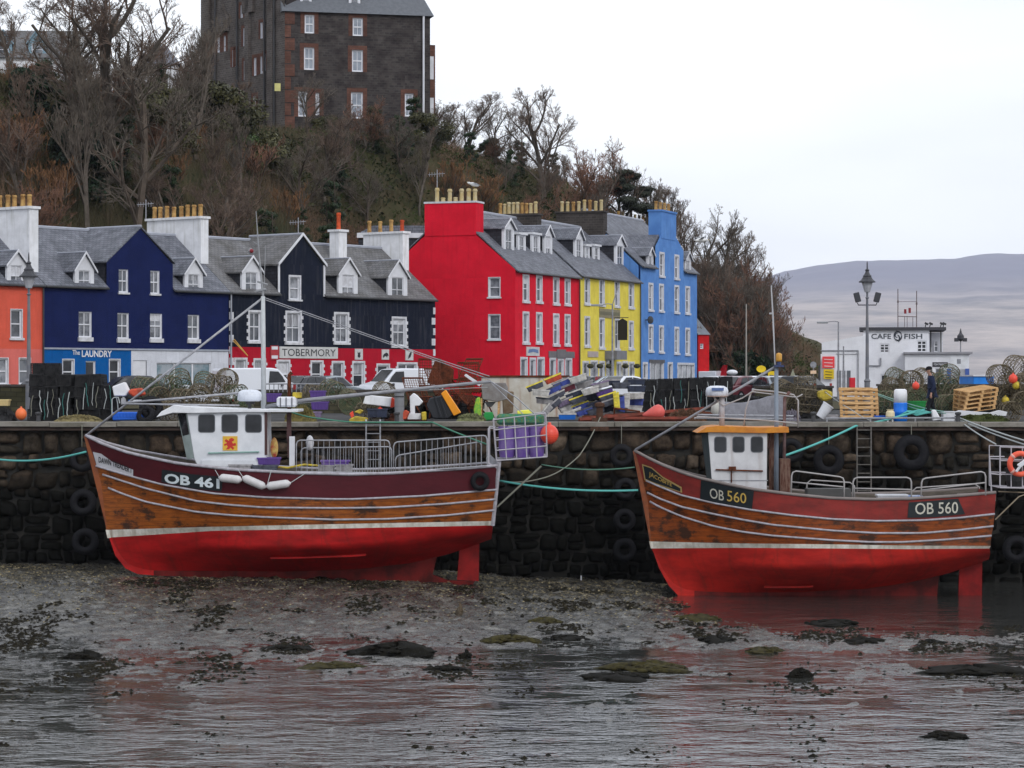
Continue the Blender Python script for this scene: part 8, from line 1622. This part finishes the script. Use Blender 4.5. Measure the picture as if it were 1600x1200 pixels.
t = vehicle('camper_van', [(-2.4, .4), (-2.4, 2.5), (1.6, 2.6), (1.9, 2.2), (2.2, 1.4), (2.6, 1.1), (2.6, .4)], None, 2., (-1.5, 1.7), vanw, 'white camper van parked beside the blue house corner', VL(1113, 215), 1.25, 'camper van', [[(.2, 1.3, 1), (.2, 2., 1), (1.5, 2., 1), (1.9, 1.35, 1)], [(-1.8, 1.4, 1), (-1.8, 2.0, 1), (-.6, 2.0, 1), (-.6, 1.4, 1)]]); t['group'] = 'vehicles parked on the harbour street'; t.scale = (.75,) * 3
g = MB(); px_box(g, 1521, 1553, 587.5, 603, 158, 163); bx = tag(g.build('storage_container', mat('container_blue', C(20, 120, 210), .5), bevel=.03), 'bright blue storage container past the cafe', 'container'); g = MB(); px_box(g, 1520.5, 1553.5, 585.8, 588, 157.9, 163.1); g.build('white_lid', white, bx)
g = MB(); px_box(g, 1328, 1336.5, 590, 608, 168, 168.5); tag(g.build('red_bin', mat('bin_red', C(190, 25, 40), .5), bevel=.03), 'small red bin before the shed doorway', 'bin')
# low walls
def low_wall(x0, x1, D, y0, label, m):
    g = MB(); a, b = xz(x0, D), xz(x1, D); h = zz(y0, D); g.box(((a + b) / 2, D, h / 2), (b - a, .5, h)); t = tag(g.build('low_wall', m), label, 'wall'); t['kind'] = 'thing'; g = MB(); g.box(((a + b) / 2, D, h + .04), (b - a + .1, .6, .1)); g.build('cope', brownbrick, t); return t
stonew = brickmat('mossy_stone_wall', (.085, .075, .05), (.055, .05, .035), (.04, .038, .03), .45, .2, .02, .9, .5, (.5, .55, .4), .6)
low_wall(-80, 74, 104, 604, 'mossy dark stone wall below the coral house', stonew); low_wall(1372, 1640, 118, 603, 'low dark stone wall before the cafe', stonew); low_wall(1180, 1300, 116, 606, 'low dark wall behind the upright creel', stonew); low_wall(376, 700, 108, 612, 'low dark wall before the vans', stonew)
t = thing('railing', G(450, 107), 'grey railing on the low wall before the white van', 'railing')
for k in range(14): MB().tube([at(414 + k * 7, 613, 107), at(414 + k * 7, 600, 107)], .02, 5).build('baluster', greypaint, t)
MB().tube([at(412, 600, 107), at(508, 600, 107)], .03, 5).build('top_rail', greypaint, t)
# house aerials and gulls
for i, (px, y0, y1, D, lb) in enumerate(((228, 345, 312, 152, 'television aerial by the white chimney above the navy house'), (466, 372, 340, 158, 'bent aerial rod above the black gable'), (683, 320, 265, 171, 'tall aerial rising beside the pots of the red chimney'))):
    t = thing('roof_aerial', at(px, y0, D), lb, 'aerial'); MB().tube([at(px, y0, D), at(px, y1, D)], .03, 5).build('aerial_mast', steel, t)
    g = MB(); g.tube([at(px - 14, y1 + 8, D), at(px + 12, y1 + 6, D)], .02, 4)
    for k in range(6): g.tube([at(px - 12 + k * 4, y1 + 4, D), at(px - 12 + k * 4, y1 + 11, D)], .014, 4)
    g.build('aerial_rods', steel, t)
def gull(loc, rz, fly, label):
    t = thing('seagull', (0, 0, 0), label, 'gull'); wm = mat('gull_white', (.8, .8, .8), .8); gw = mat('gull_grey', (.35, .37, .40), .8)
    g = MB(); g.lathe([(.01, -.22), (.04, -.16), (.075, -.04), (.08, .06), (.05, .15), (.042, .18), (.05, .22), (.03, .27), (.008, .31)], (0, 0, .13), 10, axis=(1, 0, .35 if not fly else .05)); g.build('body', wm, t, smooth=True)
    for s_ in (-1, 1):
        g = MB()
        if fly: g.add([(.08, s_ * .04, .16), (-.08, s_ * .04, .15), (-.02, s_ * .34, .24), (.10, s_ * .32, .25), (-.10, s_ * .70, .18), (.02, s_ * .45, .26)], [(0, 1, 2, 3), (3, 2, 4, 5)])
        else: g.add([(.08, s_ * .075, .18), (-.05, s_ * .085, .12), (-.30, s_ * .03, .08), (-.08, s_ * .06, .2)], [(0, 1, 2, 3)])
        g.build('wing', gw, t)
        if not fly: MB().tube([(0, s_ * .03, 0), (0, s_ * .03, .08)], .008, 4).build('leg', yellow, t)
    MB().lathe([(.014, 0), (.004, .05)], (.27 if not fly else .31, 0, .245 if not fly else .15), 6, axis=(1, 0, -.1)).build('bill', yellow, t); return place(t, loc, (0, 0, rz), 1.6)
gull(GR.p(GR.u(735), z1 * 0 + GR.z(317.5, 705) + 1.0, -.6), 2.8, False, 'gull perched on a pot of the red chimney'); gull(at(1094, 381, 150), .3, True, 'gull flying before the trees past the blue house')
# ---- the walking man
def person():
    px, D = 1456, 89.0; H = 1.76; base = G(px, D, .03); root = thing('person', base, 'person in a navy jacket and dark cap walking along the quay past the pallets', 'person')
    # joints in metres, walking towards -x, head slightly bowed
    J = {'pel': (0, 0, .93), 'wa': (0, 0, 1.08), 'ch': (-.02, 0, 1.32), 'nk': (-.05, 0, 1.50), 'n2': (-.08, 0, 1.56), 'shL': (-.03, -.17, 1.42), 'shR': (-.01, .17, 1.42),
         'elL': (.03, -.23, 1.14), 'wrL': (-.06, -.24, .92), 'elR': (.06, .23, 1.15), 'wrR': (.02, .24, .92), 'hipL': (0, -.09, .88), 'knL': (-.14, -.09, .50), 'anL': (-.10, -.09, .10), 'toL': (-.27, -.10, .05), 'hipR': (0, .09, .88), 'knR': (.04, .09, .48), 'anR': (.24, .09, .15), 'toR': (.12, .10, .05)}
    E_ = [('pel', 'wa'), ('wa', 'ch'), ('ch', 'nk'), ('nk', 'n2'), ('ch', 'shL'), ('shL', 'elL'), ('elL', 'wrL'), ('ch', 'shR'), ('shR', 'elR'), ('elR', 'wrR'), ('pel', 'hipL'), ('hipL', 'knL'), ('knL', 'anL'), ('anL', 'toL'), ('pel', 'hipR'), ('hipR', 'knR'), ('knR', 'anR'), ('anR', 'toR')]
    Rr = {'pel': .15, 'wa': .14, 'ch': .16, 'nk': .07, 'n2': .06, 'shL': .075, 'shR': .075, 'elL': .05, 'elR': .05, 'wrL': .033, 'wrR': .033, 'hipL': .10, 'hipR': .10, 'knL': .065, 'knR': .065, 'anL': .045, 'anR': .045, 'toL': .035, 'toR': .035}
    # hands
    for s_ in 'LR':
        w = Vector(J['wr' + s_]); sy = -1 if s_ == 'L' else 1; J['pm' + s_] = tuple(w + Vector((-.01, 0, -.07))); Rr['pm' + s_] = .03; E_.append(('wr' + s_, 'pm' + s_))
        for k in range(4): nm = f'f{k}{s_}'; J[nm] = tuple(w + Vector((-.035 + k * .02, sy * .002, -.12 - .01 * (k in (1, 2))))); Rr[nm] = .009; E_.append(('pm' + s_, nm)); n2 = nm + 'b'; J[n2] = tuple(w + Vector((-.04 + k * .02, -sy * .02, -.16 - .012 * (k in (1, 2))))); Rr[n2] = .008; E_.append((nm, n2))
        J['t' + s_] = tuple(w + Vector((-.05, 0, -.085))); Rr['t' + s_] = .010; E_.append(('pm' + s_, 't' + s_))
    def skin(names, edges, rad, name, m, parent, sub=1, rootv='pel'):
        ids = {n: i for i, n in enumerate(names)}; me = bpy.data.meshes.new(name); me.from_pydata([J[n] for n in names], [(ids[a], ids[b]) for a, b in edges], []); o = bpy.data.objects.new(name, me); COL.objects.link(o)
        md = o.modifiers.new('s', 'SKIN'); sv_ = me.skin_vertices[0].data
        for n in names: r_ = rad[n]; sv_[ids[n]].radius = (r_, r_) if n not in ('pel', 'wa', 'ch') else (r_ * (.72), r_ * 1.12)
        for n in names: sv_[ids[n]].use_root = (n == rootv)
        o.modifiers.new('ss', 'SUBSURF').levels = sub; dg = bpy.context.evaluated_depsgraph_get(); me2 = bpy.data.meshes.new_from_object(o.evaluated_get(dg)); bpy.data.objects.remove(o)
        for k in m if isinstance(m, list) else [m]: me2.materials.append(k)
        uvs(me2); me2.shade_smooth(); o2 = bpy.data.objects.new(name, me2); COL.objects.link(o2); o2.parent = parent; return o2
    skinm = mat('skin', (.45, .26, .19), .6, (.40, .22, .16), obj=True); trs = mat('dark_trousers', (.018, .02, .026), .85, obj=True); jk = mat('navy_jacket', (.022, .03, .062), .8, (.016, .022, .05), ns=4, obj=True, bump=.3); shoe = mat('black_shoe', (.012, .012, .012), .5)
    # head joins the neck
    J['hd'] = (-.10, 0, 1.66); Rr['hd'] = .095; E_.append(('n2', 'hd')); J['h2'] = (-.09, 0, 1.72); Rr['h2'] = .075; E_.append(('hd', 'h2'))
    root.scale = (1.05, 1.05, 1.05)
    b = skin(list(J), E_, Rr, 'body', [skinm, trs, shoe], root, 2)
    for p in b.data.polygons:
        c = p.center; p.material_index = 0 if c.z > 1.45 or (abs(c.y) > .17 and c.z < 1.0) else (2 if c.z < .12 else 1)
    jn = ['pel', 'wa', 'ch', 'nk', 'shL', 'elL', 'wrL', 'shR', 'elR', 'wrR']; J['pel0'] = (.01, 0, .80); jn2 = jn + ['pel0']; R2 = {k: Rr.get(k, .1) + .028 for k in jn}; R2['pel0'] = .165; R2['nk'] = .085; R2['wrL'] = R2['wrR'] = .048
    skin(jn2, [e for e in E_ if e[0] in jn and e[1] in jn] + [('pel', 'pel0')], R2, 'jacket', jk, root, 2)
    g = MB(); g.lathe([(.100, 0), (.108, .03), (.105, .07), (.07, .105), (.02, .115)], base + Vector((-.09, 0, 1.70)), 14, axis=(-.1, 0, 1)); g.prism([base + Vector(p) for p in ((-.17, -.07, 1.705), (-.17, .07, 1.705), (-.25, .045, 1.69), (-.25, -.045, 1.69))], (0, 0, .015)); g.build('cap', mat('cap_black', (.015, .015, .018), .9), root, smooth=True)
    g = MB(); g.ball(base + Vector((-.05, 0, 1.67)), .098, 8, (.75, 1., .8)); g.build('hair', mat('grey_hair', (.16, .15, .14), .9), root, smooth=True)
    g = MB(); g.prism([base + Vector(p) for p in ((-.185, -.014, 1.665), (-.185, .014, 1.665), (-.222, .008, 1.635), (-.222, -.008, 1.635))], (.03, 0, -.012)); n_ = g.build('nose', skinm, root)
    for s_ in (-1, 1): g = MB(); g.ball(base + Vector((-.178, s_ * .034, 1.675)), .012, 6); g.build('eye', mat('eye_dark', (.03, .025, .02), .3), root); g = MB(); g.ball(base + Vector((-.09, s_ * .098, 1.66)), .026, 6, (.8, .35, 1.2)); g.build('ear', skinm, root, smooth=True)
    g = MB(); g.box(base + Vector((-.178, 0, 1.612)), (.015, .05, .008)); g.build('mouth', mat('lips', (.3, .12, .1), .6), root)
person()
prism_thing('white_bag', ((1456, 641), (1462, 640), (1471, 656), (1458, 658)), 88.6, .2, whitedirty, 'white bag standing on the quay by the walking man', 'bag', .03)
# ================= far hills across the water
def far():
    n, m = 150, 60; t = np.linspace(-.02, .30, n); d = np.linspace(0, 1, m); T, Dd = np.meshgrid(t, d); Y = 6000 + Dd * 5000; X = T * Y
    py = np.interp(T * F + 800, [700, 1000, 1200, 1225, 1262, 1340, 1400, 1490, 1530, 1600, 1750, 1900], [470, 455, 438, 430, 424, 415, 413.5, 413, 406, 404, 396, 392]); top = EYE + (HY - py) / F * 10500
    k = np.clip(Dd / .9, 0, 1); shape = k ** .9 * (1 - .05 * np.sin(k * 9 + T * 14)); Z = -8 + (top + 8) * shape * np.where(Dd > .93, 1 - (Dd - .93) * 3, 1)
    Z += (fbm(X * .0018, Y * .0018, 5, 3) - .5) * 100 * k * (1 - k ** 5) + (fbm(X * .006, Y * .009, 4, 8) - .5) * 26 * k
    mt = bpy.data.materials.new('moorland'); mt.use_nodes = True; nt = mt.node_tree; n_ = nt.nodes; l = nt.links; b = n_['Principled BSDF']; b.inputs['Roughness'].default_value = 1
    tc = n_.new('ShaderNodeTexCoord'); mp = n_.new('ShaderNodeMapping'); mp.inputs['Scale'].default_value = (.001, .0007, .009); l.new(tc.outputs['Object'], mp.inputs[0]); a = n_.new('ShaderNodeTexNoise'); a.inputs['Scale'].default_value = 2.2; a.inputs['Detail'].default_value = 12; a.inputs['Roughness'].default_value = .68; l.new(mp.outputs[0], a.inputs[0])
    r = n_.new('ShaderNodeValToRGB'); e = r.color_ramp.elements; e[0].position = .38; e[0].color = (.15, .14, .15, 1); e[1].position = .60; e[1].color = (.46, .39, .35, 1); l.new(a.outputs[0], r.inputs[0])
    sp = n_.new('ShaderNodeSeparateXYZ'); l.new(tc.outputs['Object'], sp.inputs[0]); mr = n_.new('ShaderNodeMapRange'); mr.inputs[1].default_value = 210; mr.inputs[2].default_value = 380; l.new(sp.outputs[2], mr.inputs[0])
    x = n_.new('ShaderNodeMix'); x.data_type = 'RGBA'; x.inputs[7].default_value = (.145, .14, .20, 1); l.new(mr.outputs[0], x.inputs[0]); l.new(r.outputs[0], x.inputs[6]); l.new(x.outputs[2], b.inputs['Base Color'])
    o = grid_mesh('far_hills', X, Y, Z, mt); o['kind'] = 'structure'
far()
# ================= haze: one closed box of even air round everything
g = MB(); g.box((1000, 5700, 300), (6000, 11500, 613)); hz_ = bpy.data.materials.new('sea_haze'); hz_.use_nodes = True; nt = hz_.node_tree; nt.nodes.remove(nt.nodes['Principled BSDF']); v = nt.nodes.new('ShaderNodeVolumePrincipled')
v.inputs['Density'].default_value = .00005; v.inputs['Color'].default_value = (.80, .86, 1, 1); v.inputs['Anisotropy'].default_value = 0; nt.links.new(v.outputs[0], nt.nodes['Material Output'].inputs['Volume'])
o = g.build('haze', hz_); o['kind'] = 'stuff'
for o in SC.objects:
    for k in ('_u', '_h'):
        if k in o: del o[k]
SC.cycles.volume_bounces = 1; SC.cycles.max_bounces = 6; SC.cycles.diffuse_bounces = 3; SC.cycles.glossy_bounces = 3
for o in list(SC.objects):
    if o.type == 'MESH' and o.parent is None and 'kind' not in o and 'label' not in o: print('UNLABELLED', o.name)
